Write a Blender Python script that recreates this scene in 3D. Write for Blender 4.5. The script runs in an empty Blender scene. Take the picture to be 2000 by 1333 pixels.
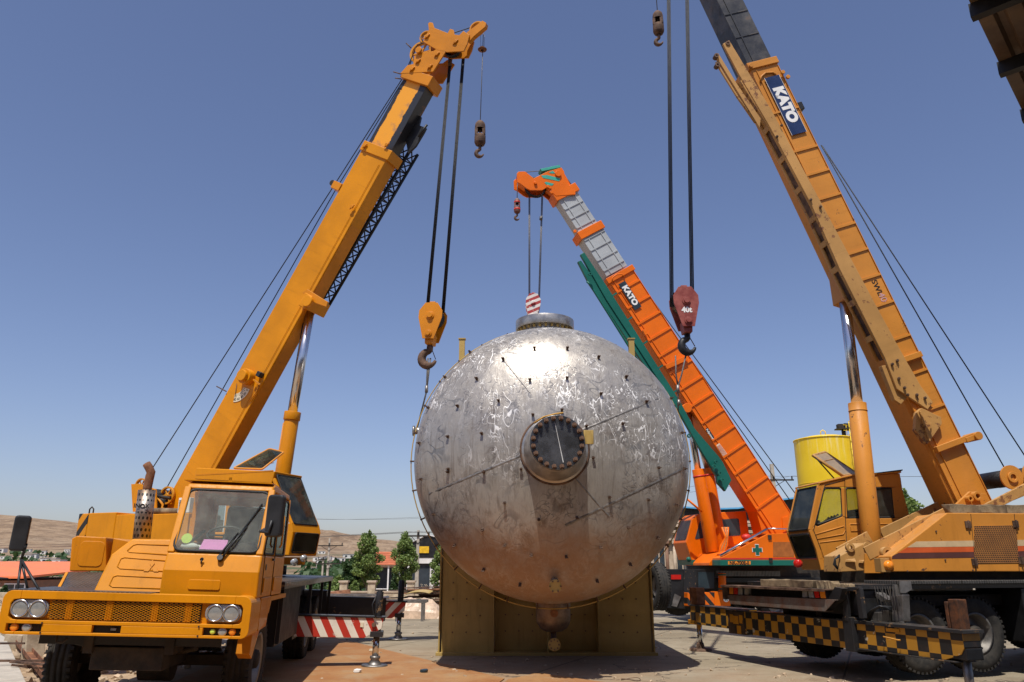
import bpy, bmesh, math, random
from mathutils import Vector, Matrix
V = Vector
rnd = random.Random(7)
scene = bpy.context.scene
# ---------------------------------------------------------------- camera
FPX = 1500.0
PITCH = math.atan(440.5 / FPX)
CAM = V((0, 0, 1.5))
cd = bpy.data.cameras.new("camera")
cam = bpy.data.objects.new("camera", cd)
scene.collection.objects.link(cam)
cam.location = CAM
cam.rotation_euler = (math.radians(90) + PITCH, 0, 0)
cd.sensor_width = 36.0
cd.lens = 36.0 * FPX / 2000.0
cd.clip_start = 0.1
cd.clip_end = 12000
scene.camera = cam
# ---------------------------------------------------------------- world and sun
SUN = V((-0.10, -0.47, 1.0)).normalized()
SUN_EL = math.asin(SUN.z)
SUN_AZ = math.atan2(SUN.x, SUN.y)
world = bpy.data.worlds.new("World")
scene.world = world
world.use_nodes = True
wn = world.node_tree
wn.nodes.clear()
sky = wn.nodes.new("ShaderNodeTexSky")
sky.sky_type = 'NISHITA'
sky.sun_disc = False
sky.sun_elevation = SUN_EL
sky.sun_rotation = SUN_AZ
sky.altitude = 0
sky.air_density = 1.0
sky.dust_density = 1.2
sky.ozone_density = 1.0
hsv = wn.nodes.new("ShaderNodeMix")
hsv.data_type = 'RGBA'
hsv.blend_type = 'MULTIPLY'
hsv.inputs[0].default_value = 1.0
hsv.inputs[7].default_value = (1.12, 1.07, 1.23, 1)
bg = wn.nodes.new("ShaderNodeBackground")
bg.inputs[1].default_value = 0.10
wo = wn.nodes.new("ShaderNodeOutputWorld")
wn.links.new(sky.outputs[0], hsv.inputs[6])
wn.links.new(hsv.outputs[2], bg.inputs[0])
wn.links.new(bg.outputs[0], wo.inputs[0])
sd = bpy.data.lights.new("sun", 'SUN')
sd.energy = 5.0
sd.angle = math.radians(0.5)
sd.color = (1.0, 0.95, 0.86)
so = bpy.data.objects.new("sun", sd)
scene.collection.objects.link(so)
so.location = (0, -5, 40)
so.rotation_euler = SUN.to_track_quat('Z', 'Y').to_euler()
vs = scene.view_settings
vs.view_transform = 'Standard'
try:
    vs.look = 'None'
except Exception:
    pass
vs.exposure = 0.0
vs.gamma = 1.0
vs.use_curve_mapping = False

# ---------------------------------------------------------------- helpers
W = {}                       # object -> world matrix


class Fr:
    """Right handed local frame: X given heading, Z up (or given), Y = Z x X."""
    def __init__(s, o, X, tilt=0.0, Z=None):
        X = V(X).normalized()
        Z = V((0, 0, 1)) if Z is None else V(Z).normalized()
        Y = Z.cross(X).normalized()
        Z = X.cross(Y).normalized()
        t = math.radians(tilt)
        X2 = X * math.cos(t) - Z * math.sin(t)
        Z2 = Z * math.cos(t) + X * math.sin(t)
        s.X, s.Y, s.Z, s.o = X2, Y, Z2, V(o)
        s.M = Matrix(((X2.x, Y.x, Z2.x, o[0]), (X2.y, Y.y, Z2.y, o[1]), (X2.z, Y.z, Z2.z, o[2]), (0, 0, 0, 1)))
        s.I = s.M.inverted()

    def on(s, ax, val, px, py):
        """Where the line of sight of photo point (px, py) meets the local plane ax = val."""
        i = 'xyz'.index(ax)
        c, sn = math.cos(PITCH), math.sin(PITCH)
        u = (px - 1000) / FPX
        v = (666.5 - py) / FPX
        d = s.I.to_3x3() @ V((u, c - v * sn, sn + v * c))
        o = s.I @ CAM
        return o + d * ((val - o[i]) / d[i])

    def pts(s, ax, val, L):
        return [s.on(ax, val, *p) for p in L]

    def w(s, *p):
        return s.M @ V(p)


WF = Fr((0, 0, 0), (1, 0, 0))


class MB:
    def __init__(s):
        s.v, s.f, s.sm, s.mi, s.cur = [], [], [], [], 0

    def add(s, vs_, fs, smooth=False):
        b = len(s.v)
        s.v += [V(p) for p in vs_]
        for f in fs:
            s.f.append([b + i for i in f])
            s.sm.append(smooth)
            s.mi.append(s.cur)
        return s

    def box(s, x0, x1, y0, y1, z0, z1):
        p = [(x, y, z) for z in (z0, z1) for y in (y0, y1) for x in (x0, x1)]
        return s.add(p, [(0, 2, 3, 1), (4, 5, 7, 6), (0, 1, 5, 4), (2, 6, 7, 3), (0, 4, 6, 2), (1, 3, 7, 5)])

    def prism(s, pts, vec):
        pts = [V(p) for p in pts]
        vec = V(vec)
        n = len(pts)
        a = pts + [p + vec for p in pts]
        fs = [list(range(n)), list(range(2 * n - 1, n - 1, -1))]
        for i in range(n):
            j = (i + 1) % n
            fs.append((i, i + n, j + n, j))
        return s.add(a, fs)

    def hexa(s, a, b):
        """solid between two quads"""
        p = [V(q) for q in a] + [V(q) for q in b]
        n = len(a)
        fs = [list(range(n)), list(range(2 * n - 1, n - 1, -1))]
        for i in range(n):
            j = (i + 1) % n
            fs.append((i, i + n, j + n, j))
        return s.add(p, fs)

    def bar(s, p0, p1, w, h, up=(0, 0, 1)):
        p0, p1, up = V(p0), V(p1), V(up)
        d = (p1 - p0).normalized()
        a = d.cross(up)
        if a.length < 1e-4:
            a = d.cross(V((1, 0, 0)))
        a.normalize()
        b = a.cross(d).normalized()
        a *= w / 2
        b *= h / 2
        q = [-a - b, a - b, a + b, -a + b]
        return s.hexa([p0 + k for k in q], [p1 + k for k in q])

    def cyl(s, p0, p1, r0, r1=None, n=20, caps=True):
        p0, p1 = V(p0), V(p1)
        r1 = r0 if r1 is None else r1
        d = (p1 - p0).normalized()
        a = d.orthogonal().normalized()
        b = d.cross(a)
        c = [(math.cos(2 * math.pi * i / n), math.sin(2 * math.pi * i / n)) for i in range(n)]
        A = [p0 + (a * x + b * y) * r0 for x, y in c] + [p1 + (a * x + b * y) * r1 for x, y in c]
        s.add(A, [(i, (i + 1) % n, (i + 1) % n + n, i + n) for i in range(n)], True)
        if caps:
            m = len(s.v) - 2 * n
            for rng_ in (list(range(m + n - 1, m - 1, -1)), list(range(m + n, m + 2 * n))):
                s.f.append(rng_)
                s.sm.append(False)
                s.mi.append(s.cur)
        return s

    def ring(s, p0, p1, r0, r1, n=24):
        """hollow ring between radii r0 < r1 from p0 to p1"""
        p0, p1 = V(p0), V(p1)
        d = (p1 - p0).normalized()
        a = d.orthogonal().normalized()
        b = d.cross(a)
        c = [(a * math.cos(2 * math.pi * i / n) + b * math.sin(2 * math.pi * i / n)) for i in range(n)]
        A = [p0 + k * r1 for k in c] + [p1 + k * r1 for k in c] + [p1 + k * r0 for k in c] + [p0 + k * r0 for k in c]
        for q in range(4):
            r = (q + 1) % 4
            base = len(s.v)
            s.add(A[q * n:(q + 1) * n] + A[r * n:(r + 1) * n],
                  [(i, (i + 1) % n, (i + 1) % n + n, i + n) for i in range(n)], q in (0, 2))
        return s

    def tube(s, pts, r, n=8, closed=False):
        pts = [V(p) for p in pts]
        m = len(pts)
        A = []
        prev = None
        for i, p in enumerate(pts):
            if closed:
                d = (pts[(i + 1) % m] - pts[i - 1])
            else:
                d = (pts[min(i + 1, m - 1)] - pts[max(i - 1, 0)])
            d.normalize()
            if prev is None:
                a = d.orthogonal().normalized()
            else:
                a = (prev - d * prev.dot(d))
                a = a.normalized() if a.length > 1e-5 else d.orthogonal().normalized()
            prev = a
            b = d.cross(a)
            rr = r[i] if isinstance(r, (list, tuple)) else r
            A += [p + (a * math.cos(2 * math.pi * k / n) + b * math.sin(2 * math.pi * k / n)) * rr for k in range(n)]
        fs = []
        for i in range(m if closed else m - 1):
            j = (i + 1) % m
            for k in range(n):
                l = (k + 1) % n
                fs.append((i * n + k, i * n + l, j * n + l, j * n + k))
        s.add(A, fs, True)
        if not closed:
            base = len(s.v) - len(A)
            s.f.append([base + k for k in range(n - 1, -1, -1)])
            s.f.append([base + (m - 1) * n + k for k in range(n)])
            s.sm += [False, False]
            s.mi += [s.cur, s.cur]
        return s

    def lathe(s, prof, o, ax, n=32, smooth=True):
        """prof: (radius, distance along ax)"""
        o, ax = V(o), V(ax).normalized()
        a = ax.orthogonal().normalized()
        b = ax.cross(a)
        A = []
        for r, h in prof:
            r = max(r, 1e-4)
            A += [o + ax * h + (a * math.cos(2 * math.pi * k / n) + b * math.sin(2 * math.pi * k / n)) * r for k in range(n)]
        fs = []
        for i in range(len(prof) - 1):
            for k in range(n):
                l = (k + 1) % n
                fs.append((i * n + k, i * n + l, (i + 1) * n + l, (i + 1) * n + k))
        return s.add(A, fs, smooth)

    def ball(s, o, r, n=12, sx=1, sy=1, sz=1):
        m = n // 2
        prof = []
        o = V(o)
        A, fs = [], []
        for i in range(m + 1):
            t = math.pi * i / m
            for k in range(n):
                p = 2 * math.pi * k / n
                A.append(o + V((sx * r * max(math.sin(t), 1e-3) * math.cos(p), sy * r * max(math.sin(t), 1e-3) * math.sin(p), sz * r * math.cos(t))))
        for i in range(m):
            for k in range(n):
                l = (k + 1) % n
                fs.append((i * n + k, i * n + l, (i + 1) * n + l, (i + 1) * n + k))
        return s.add(A, fs, True)

    def mesh(s, name, mats, fix=True):
        me = bpy.data.meshes.new(name)
        me.from_pydata([tuple(p) for p in s.v], [], s.f)
        me.polygons.foreach_set('use_smooth', s.sm)
        me.polygons.foreach_set('material_index', s.mi)
        for m in (mats if isinstance(mats, (list, tuple)) else [mats]):
            me.materials.append(m)
        if fix:
            b = bmesh.new()
            b.from_mesh(me)
            bmesh.ops.remove_doubles(b, verts=b.verts, dist=1e-5)
            bmesh.ops.recalc_face_normals(b, faces=b.faces)
            b.to_mesh(me)
            b.free()
        me.update()
        return me

    def build(s, name, mats, parent=None, fr=None, bevel=0.0, label=None, seg=2, fix=True, kind=None):
        o = link(name, s.mesh(name, mats, fix), parent, fr, label)
        if bevel:
            bev(o, bevel, seg)
        if kind:
            o['kind'] = kind
        return o


def bev(o, w, seg=2, ang=35):
    m = o.modifiers.new("bevel", 'BEVEL')
    m.width = w
    m.segments = seg
    m.limit_method = 'ANGLE'
    m.angle_limit = math.radians(ang)
    m.harden_normals = False


def link(name, data, parent=None, fr=None, label=None):
    o = bpy.data.objects.new(name, data)
    scene.collection.objects.link(o)
    if isinstance(fr, Matrix):
        M = fr
    else:
        M = fr.M if fr is not None else (W[parent] if parent is not None else Matrix.Identity(4))
    if parent is not None:
        o.parent = parent
        o.matrix_basis = W[parent].inverted() @ M
    else:
        o.matrix_basis = M
    W[o] = M.copy()
    if label:
        o['label'] = label
    return o


def root(name, label, cat, fr, group=None):
    o = link(name, None, None, fr)
    o.empty_display_size = 0.3
    return tag(o, label, cat, group)


def tag(o, label, cat, group=None):
    o['label'] = label
    o['category'] = cat
    if group:
        o['group'] = group
    return o


def at(o, loc):
    """copy helper: translation matrix in the frame of a matrix"""
    return o @ Matrix.Translation(V(loc))


def text(name, s, size, mat, parent, M, bold=0.0, align='CENTER', depth=0.001, shear=0.0, label=None, sp=1.0):
    """flat print: lettering lying in the local XY plane of M"""
    cu = bpy.data.curves.new(name, 'FONT')
    cu.body = s
    cu.size = size
    cu.align_x = align
    cu.align_y = 'CENTER'
    cu.extrude = depth
    cu.offset = bold
    cu.shear = shear
    cu.space_character = sp
    cu.resolution_u = 4
    t = bpy.data.objects.new(name, cu)
    scene.collection.objects.link(t)
    bpy.context.view_layer.update()
    me = bpy.data.meshes.new_from_object(t.evaluated_get(bpy.context.evaluated_depsgraph_get()))
    bpy.data.objects.remove(t)
    me.name = name
    me.materials.clear()
    me.materials.append(mat)
    return link(name, me, parent, M, label)


def plane_M(o, X, Y):
    """matrix with given origin, X and approx Y axis, Z = X x Y (world vectors)"""
    X = V(X).normalized()
    Z = X.cross(V(Y)).normalized()
    Y = Z.cross(X).normalized()
    return Matrix(((X.x, Y.x, Z.x, o[0]), (X.y, Y.y, Z.y, o[1]), (X.z, Y.z, Z.z, o[2]), (0, 0, 0, 1)))


# ---------------------------------------------------------------- materials
class NT:
    def __init__(s, name):
        s.m = bpy.data.materials.new(name)
        s.m.use_nodes = True
        s.t = s.m.node_tree
        s.t.nodes.clear()
        s.out = s.n('ShaderNodeOutputMaterial')
        s.b = s.n('ShaderNodeBsdfPrincipled')
        s.l(s.b.outputs[0], s.out.inputs[0])
        s.tc = s.n('ShaderNodeTexCoord')

    def n(s, t, **k):
        x = s.t.nodes.new(t)
        for a, b in k.items():
            setattr(x, a, b)
        return x

    def l(s, a, b):
        s.t.links.new(a, b)

    def put(s, v, sock):
        if hasattr(v, 'is_linked') or isinstance(v, bpy.types.NodeSocket):
            s.l(v, sock)
        else:
            if isinstance(v, (tuple, list)) and len(v) == 3 and sock.type == 'RGBA':
                v = (*v, 1)
            sock.default_value = v

    def math(s, op, a, b=0.0, c=None):
        x = s.n('ShaderNodeMath', operation=op)
        s.put(a, x.inputs[0])
        s.put(b, x.inputs[1])
        if c is not None:
            s.put(c, x.inputs[2])
        return x.outputs[0]

    def mix(s, f, a, b):
        x = s.n('ShaderNodeMix', data_type='RGBA')
        s.put(f, x.inputs[0])
        s.put(a, x.inputs[6])
        s.put(b, x.inputs[7])
        return x.outputs[2]

    def noise(s, scale, detail=3, rough=0.5, vec=None, dist=0.0, stretch=None):
        x = s.n('ShaderNodeTexNoise')
        x.inputs['Scale'].default_value = scale
        x.inputs['Detail'].default_value = detail
        x.inputs['Roughness'].default_value = rough
        x.inputs['Distortion'].default_value = dist
        v = vec if vec is not None else s.tc.outputs['Object']
        if stretch:
            mp = s.n('ShaderNodeMapping')
            mp.inputs['Scale'].default_value = stretch
            s.l(v, mp.inputs[0])
            v = mp.outputs[0]
        s.l(v, x.inputs['Vector'])
        return x.outputs['Fac']

    def ramp(s, f, a, b, lo=0.0, hi=1.0):
        x = s.n('ShaderNodeMapRange')
        x.interpolation_type = 'SMOOTHSTEP'
        s.put(f, x.inputs[0])
        x.inputs[1].default_value = a
        x.inputs[2].default_value = b
        x.inputs[3].default_value = lo
        x.inputs[4].default_value = hi
        return x.outputs[0]

    def sep(s, v=None):
        x = s.n('ShaderNodeSeparateXYZ')
        s.l(v if v is not None else s.tc.outputs['Object'], x.inputs[0])
        return x.outputs

    def bump(s, h, strength=0.3, dist=0.01):
        x = s.n('ShaderNodeBump')
        x.inputs['Strength'].default_value = strength
        x.inputs['Distance'].default_value = dist
        s.put(h, x.inputs['Height'])
        s.l(x.outputs[0], s.b.inputs['Normal'])

    def fin(s, col=None, rough=None, metal=None, spec=None, coat=None):
        for k, v in (('Base Color', col), ('Roughness', rough), ('Metallic', metal), ('Specular IOR Level', spec), ('Coat Weight', coat)):
            if v is not None:
                s.put(v, s.b.inputs[k])
        return s.m


def sc(c, k):
    return tuple(min(1, x * k) for x in c)


def paint(name, c, rough=0.35, wear=0.02, dust=0.25, var=0.12, wcol=(0.12, 0.06, 0.035), dcol=(0.42, 0.33, 0.22), streak=0.25, coat=0.15):
    """painted steel: faded patches, run-down grime, chips to primer and rust, dust lying on upward faces"""
    k = NT(name)
    n1 = k.noise(1.1, 4, 0.6)
    base = k.mix(k.ramp(n1, 0.3, 0.7), sc(c, 1 - var), sc(c, 1 + var))
    st = k.noise(3.0, 4, 0.65, stretch=(3.0, 3.0, 0.35))
    base = k.mix(k.ramp(st, 0.52, 0.75, 0, streak), base, sc(c, 0.55))
    fine = k.noise(38, 5, 0.7)
    base = k.mix(k.ramp(fine, 0.45, 0.8, 0, 0.25), base, sc(c, 0.7))
    geo = k.n('ShaderNodeNewGeometry')
    nz = k.sep(geo.outputs['Normal'])[2]
    dn = k.noise(5, 5, 0.7)
    dm = k.math('MULTIPLY', k.ramp(nz, 0.1, 0.95), k.ramp(dn, 0.3, 0.75, 0.15, 1.0))
    base = k.mix(k.math('MULTIPLY', dm, dust), base, dcol)
    ch = k.noise(9, 8, 0.72)
    ch2 = k.noise(1.3, 2, 0.5)
    chips = k.ramp(k.math('ADD', ch, k.math('MULTIPLY', ch2, 0.35)), 0.93 - wear * 3.2, 0.945 - wear * 3.2)
    base = k.mix(chips, base, wcol)
    r = k.math('ADD', k.ramp(fine, 0.3, 0.8, rough - 0.05, rough + 0.15), k.math('MULTIPLY', dm, 0.3))
    k.bump(k.math('SUBTRACT', k.math('MULTIPLY', n1, 0.6), k.math('MULTIPLY', chips, 0.06)), 0.12, 0.02)
    return k.fin(base, r, 0.0, 0.25, coat)


def plain(name, c, rough=0.6, metal=0.0, var=0.2, scale=6, bump=0.15, spec=0.4, c2=None):
    k = NT(name)
    n1 = k.noise(scale, 5, 0.65)
    n2 = k.noise(scale * 7, 4, 0.7)
    base = k.mix(k.ramp(n1, 0.3, 0.72), sc(c, 1 - var), c2 if c2 else sc(c, 1 + var))
    base = k.mix(k.ramp(n2, 0.5, 0.85, 0, 0.35), base, sc(c, 0.6))
    if bump:
        k.bump(n2, bump, 0.01)
    return k.fin(base, k.ramp(n1, 0.3, 0.7, max(rough - 0.08, 0.02), min(rough + 0.08, 1)), metal, spec)


def glass(name, c=(0.75, 0.8, 0.78), alpha=0.3, rough=0.03):
    """dusty window glass: partly see-through with a reflecting surface"""
    k = NT(name)
    tr = k.n('ShaderNodeBsdfTransparent')
    tr.inputs[0].default_value = (*c, 1)
    gl = k.n('ShaderNodeBsdfGlossy')
    gl.inputs['Roughness'].default_value = rough
    gl.inputs[0].default_value = (0.62, 0.72, 0.66, 1)
    df = k.n('ShaderNodeBsdfDiffuse')
    df.inputs[0].default_value = (0.42, 0.42, 0.34, 1)
    fr = k.n('ShaderNodeFresnel')
    fr.inputs[0].default_value = 1.28
    m0 = k.n('ShaderNodeMixShader')
    dirt = k.ramp(k.noise(4, 6, 0.7), 0.35, 0.8, alpha * 0.25, alpha)
    k.l(dirt, m0.inputs[0])
    k.l(tr.outputs[0], m0.inputs[1])
    k.l(df.outputs[0], m0.inputs[2])
    m1 = k.n('ShaderNodeMixShader')
    k.l(k.math('ADD', fr.outputs[0], 0.03), m1.inputs[0])
    k.l(m0.outputs[0], m1.inputs[1])
    k.l(gl.outputs[0], m1.inputs[2])
    k.l(m1.outputs[0], k.out.inputs[0])
    return k.m


def stripes(name, ca, cb, direction, period, duty=0.5, off=0.0, wear=0.03, wcol=(0.45, 0.4, 0.33), rough=0.45):
    k = NT(name)
    x, y, z = k.sep()
    d = V(direction)
    t = k.math('ADD', k.math('ADD', k.math('MULTIPLY', x, d.x / period), k.math('MULTIPLY', y, d.y / period)), k.math('MULTIPLY_ADD', z, d.z / period, off + 50))
    f = k.math('LESS_THAN', k.math('FRACT', t, 0.0), duty)
    base = k.mix(f, cb, ca)
    n1 = k.noise(3, 5, 0.6)
    base = k.mix(k.ramp(n1, 0.45, 0.85, 0, 0.45), base, sc(ca, 0.5))
    ch = k.noise(8, 8, 0.72)
    chips = k.ramp(ch, 0.66 - wear * 2.5, 0.675 - wear * 2.5)
    base = k.mix(chips, base, wcol)
    k.bump(k.math('MULTIPLY', chips, -0.1), 0.3, 0.02)
    return k.fin(base, rough, 0.0, 0.4)


def checks(name, ca, cb, sx, sz, ox=0.0, oz=0.0, ax=0):
    """painted two-row chequer; squares follow local coordinate ax and z"""
    k = NT(name)
    s_ = k.sep()
    a = k.math('FLOOR', k.math('MULTIPLY_ADD', s_[ax], 1 / sx, ox + 50))
    b = k.math('FLOOR', k.math('MULTIPLY_ADD', s_[2], 1 / sz, oz + 50))
    f = k.math('MODULO', k.math('ADD', a, b), 2.0)
    f = k.math('GREATER_THAN', f, 0.5)
    base = k.mix(f, ca, cb)
    n1 = k.noise(4, 6, 0.65)
    base = k.mix(k.ramp(n1, 0.5, 0.8, 0, 0.5), base, (0.09, 0.05, 0.03))
    ch = k.noise(5.5, 9, 0.7)
    chips = k.ramp(ch, 0.625, 0.64)
    base = k.mix(chips, base, (0.42, 0.38, 0.3))
    ch = k.noise(4.2, 9, 0.75, stretch=(1.1, 1.1, 1.4))
    base = k.mix(k.ramp(ch, 0.64, 0.66), base, (0.1, 0.045, 0.03))
    k.bump(k.math('MULTIPLY', chips, -0.1), 0.3, 0.02)
    return k.fin(base, 0.45, 0.0, 0.4)


YA = (0.61, 0.232, 0.003)
OB = (0.74, 0.142, 0.001)
OC = (0.56, 0.225, 0.033)
m_yel = paint('amber_paint', YA, 0.38, 0.003, 0.05, 0.12, coat=0.06, streak=0.32)
m_yel_old = paint('worn_amber_paint', (0.56, 0.20, 0.005), 0.42, 0.018, 0.45, 0.14, streak=0.4)
m_ochre = paint('ochre_paint', (0.52, 0.22, 0.015), 0.45, 0.03, 0.4, 0.15)
m_ora = paint('bright_orange_paint', OB, 0.38, 0.004, 0.06, 0.09, coat=0.08, streak=0.2)
m_tan = paint('faded_orange_paint', OC, 0.45, 0.03, 0.3, 0.1, streak=0.3, coat=0.1)
m_jib = paint('tan_paint', (0.46, 0.25, 0.08), 0.5, 0.05, 0.35, 0.15, wcol=(0.2, 0.09, 0.04), streak=0.3, coat=0.0)
m_green = paint('green_paint', (0.008, 0.115, 0.085), 0.4, 0.01, 0.1, 0.1)
m_teal = paint('teal_paint', (0.05, 0.36, 0.28), 0.4, 0.0, 0.05, 0.05)
m_grey = paint('light_grey_paint', (0.38, 0.40, 0.41), 0.4, 0.02, 0.1, 0.1, wcol=(0.22, 0.17, 0.12), streak=0.5)
m_blackp = paint('greasy_black_paint', (0.022, 0.022, 0.024), 0.35, 0.045, 0.25, 0.3, wcol=(0.2, 0.12, 0.06), dcol=(0.2, 0.17, 0.13))
m_black = plain('black_steel', (0.012, 0.012, 0.013), 0.5, 0.0, 0.4)
m_dark = plain('dark_chassis_grime', (0.02, 0.017, 0.015), 0.75, 0.0, 0.5, c2=(0.05, 0.04, 0.03))
m_rub = plain('tyre_rubber', (0.018, 0.017, 0.016), 0.85, 0, 0.3, 9, 0.4, c2=(0.045, 0.04, 0.034))
m_gasket = plain('rubber_gasket', (0.012, 0.012, 0.012), 0.6, 0, 0.2)
m_plast = plain('black_plastic', (0.02, 0.021, 0.023), 0.42, 0, 0.25, 3, 0.1)
m_chrome = plain('chrome_rod', (0.62, 0.63, 0.65), 0.22, 1.0, 0.05, 2, 0.0)
m_steel = plain('worn_steel', (0.24, 0.225, 0.21), 0.45, 0.75, 0.3, 6, 0.2)
m_rust = plain('rusty_steel', (0.20, 0.075, 0.032), 0.85, 0.1, 0.45, 5, 0.5, c2=(0.33, 0.15, 0.075))
m_rustb = plain('brown_rusted_iron', (0.09, 0.05, 0.035), 0.8, 0.2, 0.5, 7, 0.5, c2=(0.2, 0.12, 0.08))
m_rope = plain('greased_wire_rope', (0.02, 0.02, 0.022), 0.45, 0.4, 0.3, 30, 0.6)
m_rope2 = plain('steel_wire_rope', (0.13, 0.12, 0.11), 0.5, 0.6, 0.3, 30, 0.6)
m_white = plain('white_print', (0.78, 0.77, 0.74), 0.5, 0, 0.08, 5, 0.0)
m_cream = plain('cream_print', (0.7, 0.62, 0.46), 0.5, 0, 0.1, 5, 0.0)
m_red = plain('red_print', (0.55, 0.03, 0.02), 0.45, 0, 0.1, 5, 0.0)
m_pink = plain('pink_paper', (0.75, 0.28, 0.6), 0.7, 0, 0.05)
m_lime = plain('lime_sticker', (0.6, 0.75, 0.1), 0.5, 0, 0.05)
m_navy = plain('navy_panel', (0.012, 0.03, 0.10), 0.4, 0, 0.2, 3, 0.0)
m_slate = plain('slate_panel', (0.02, 0.035, 0.045), 0.4, 0, 0.2, 3, 0.0)
m_glass = glass('windscreen_glass', (0.93, 0.96, 0.94), 0.16)
m_gldark = glass('smoked_glass', (0.62, 0.64, 0.62), 0.14)
m_lamp = plain('lamp_lens', (0.42, 0.43, 0.42), 0.1, 0.5, 0.1, 20, 0.1)
m_amber = plain('amber_lens', (0.8, 0.25, 0.02), 0.2, 0, 0.1)
m_redl = plain('red_lens', (0.5, 0.015, 0.01), 0.2, 0, 0.1)
m_wood = plain('weathered_timber', (0.15, 0.10, 0.06), 0.85, 0, 0.4, 5, 0.5, c2=(0.30, 0.22, 0.13))
m_seat = plain('grey_vinyl', (0.12, 0.11, 0.1), 0.7, 0, 0.3)


def tread(name, c, rough, metal=0.3):
    """diamond tread plate"""
    k = NT(name)
    x, y, z = k.sep()
    u = k.math('ADD', x, y)
    v = k.math('SUBTRACT', x, y)
    a = k.math('ABSOLUTE', k.math('SINE', k.math('MULTIPLY', u, 70)))
    b = k.math('ABSOLUTE', k.math('SINE', k.math('MULTIPLY', v, 70)))
    n1 = k.noise(5, 5, 0.7)
    h = k.math('MULTIPLY', k.ramp(a, 0.6, 0.9), k.ramp(b, 0.1, 0.5))
    col = k.mix(k.ramp(n1, 0.3, 0.7), sc(c, 0.5), sc(c, 1.4))
    col = k.mix(k.math('MULTIPLY', h, 0.6), col, sc(c, 3.0))
    k.bump(h, 0.6, 0.01)
    return k.fin(col, rough, metal)


m_tread = tread('tread_plate', (0.065, 0.062, 0.058), 0.4, 0.5)

# ================================================================ ground and terrain
def smooth(a, b, x):
    t = max(0.0, min(1.0, (x - a) / (b - a)))
    return t * t * (3 - 2 * t)


from mathutils import noise as mn


def ridge(x):
    """height of the skyline at 1500 m"""
    P = [(-2600, 60), (-1500, 88), (-1010, 92), (-940, 90), (-880, 80), (-820, 72), (-700, 62), (-560, 60), (-410, 66), (-360, 65), (-300, 56), (-240, 48), (-150, 34), (-20, 18), (300, 8), (2600, 4)]
    for (a, ha), (b, hb) in zip(P, P[1:]):
        if a <= x <= b:
            return ha + (hb - ha) * smooth(a, b, x)
    return P[0][1] if x < P[0][0] else P[-1][1]


def gz(x, y):
    drop = smooth(40, 56, y) * (1 - smooth(-2, 8, x) * (1 - smooth(60, 120, y)))
    z = -3.0 * drop
    if y > 110:
        xx = x * 1500 / max(y, 200)
        k = smooth(150, 1500, y) ** 1.25
        z += k * (ridge(xx) + 3)
        if y > 1500:
            z -= smooth(1500, 3200, y) * 60
        nn = mn.fractal(V((x * 0.006, y * 0.003, 0)), 0.9, 2.2, 5)
        n2 = abs(mn.noise(V((x * 0.018, y * 0.006, 3))))
        z += k * (nn * 7 - n2 * 13 - abs(mn.noise(V((x * 0.045, y * 0.012, 7)))) * 6) * smooth(300, 900, y) + nn * 1.5 * smooth(110, 200, y)
    elif x < -4.6 and 4 < y < 40:
        d = smooth(-4.6, -6.5, x) * smooth(4, 7, y)
        z += d * (mn.fractal(V((x * 0.9, y * 0.9, 1)), 0.8, 2.1, 4) * 0.10 - 0.05)
    return z


def axis_pts(lo, hi, fine_lo, fine_hi, st, g):
    a = []
    t = fine_lo
    while t <= fine_hi:
        a.append(t)
        t += st
    s_, t = st, a[-1]
    while t < hi:
        s_ *= g
        t += s_
        a.append(min(t, hi))
    s_, t = st, fine_lo
    b = []
    while t > lo:
        s_ *= g
        t -= s_
        b.append(max(t, lo))
    return b[::-1] + a


xs = axis_pts(-3200, 3200, -16, 10, 0.4, 1.045)
ys = axis_pts(-60, 3400, 4, 44, 0.4, 1.03)
gm = MB()
NX = len(xs)
gm.v = [V((x, y, gz(x, y))) for y in ys for x in xs]
for j in range(len(ys) - 1):
    for i in range(NX - 1):
        gm.f.append((j * NX + i, j * NX + i + 1, (j + 1) * NX + i + 1, (j + 1) * NX + i))
gm.sm = [True] * len(gm.f)
gm.mi = [0] * len(gm.f)


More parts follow.
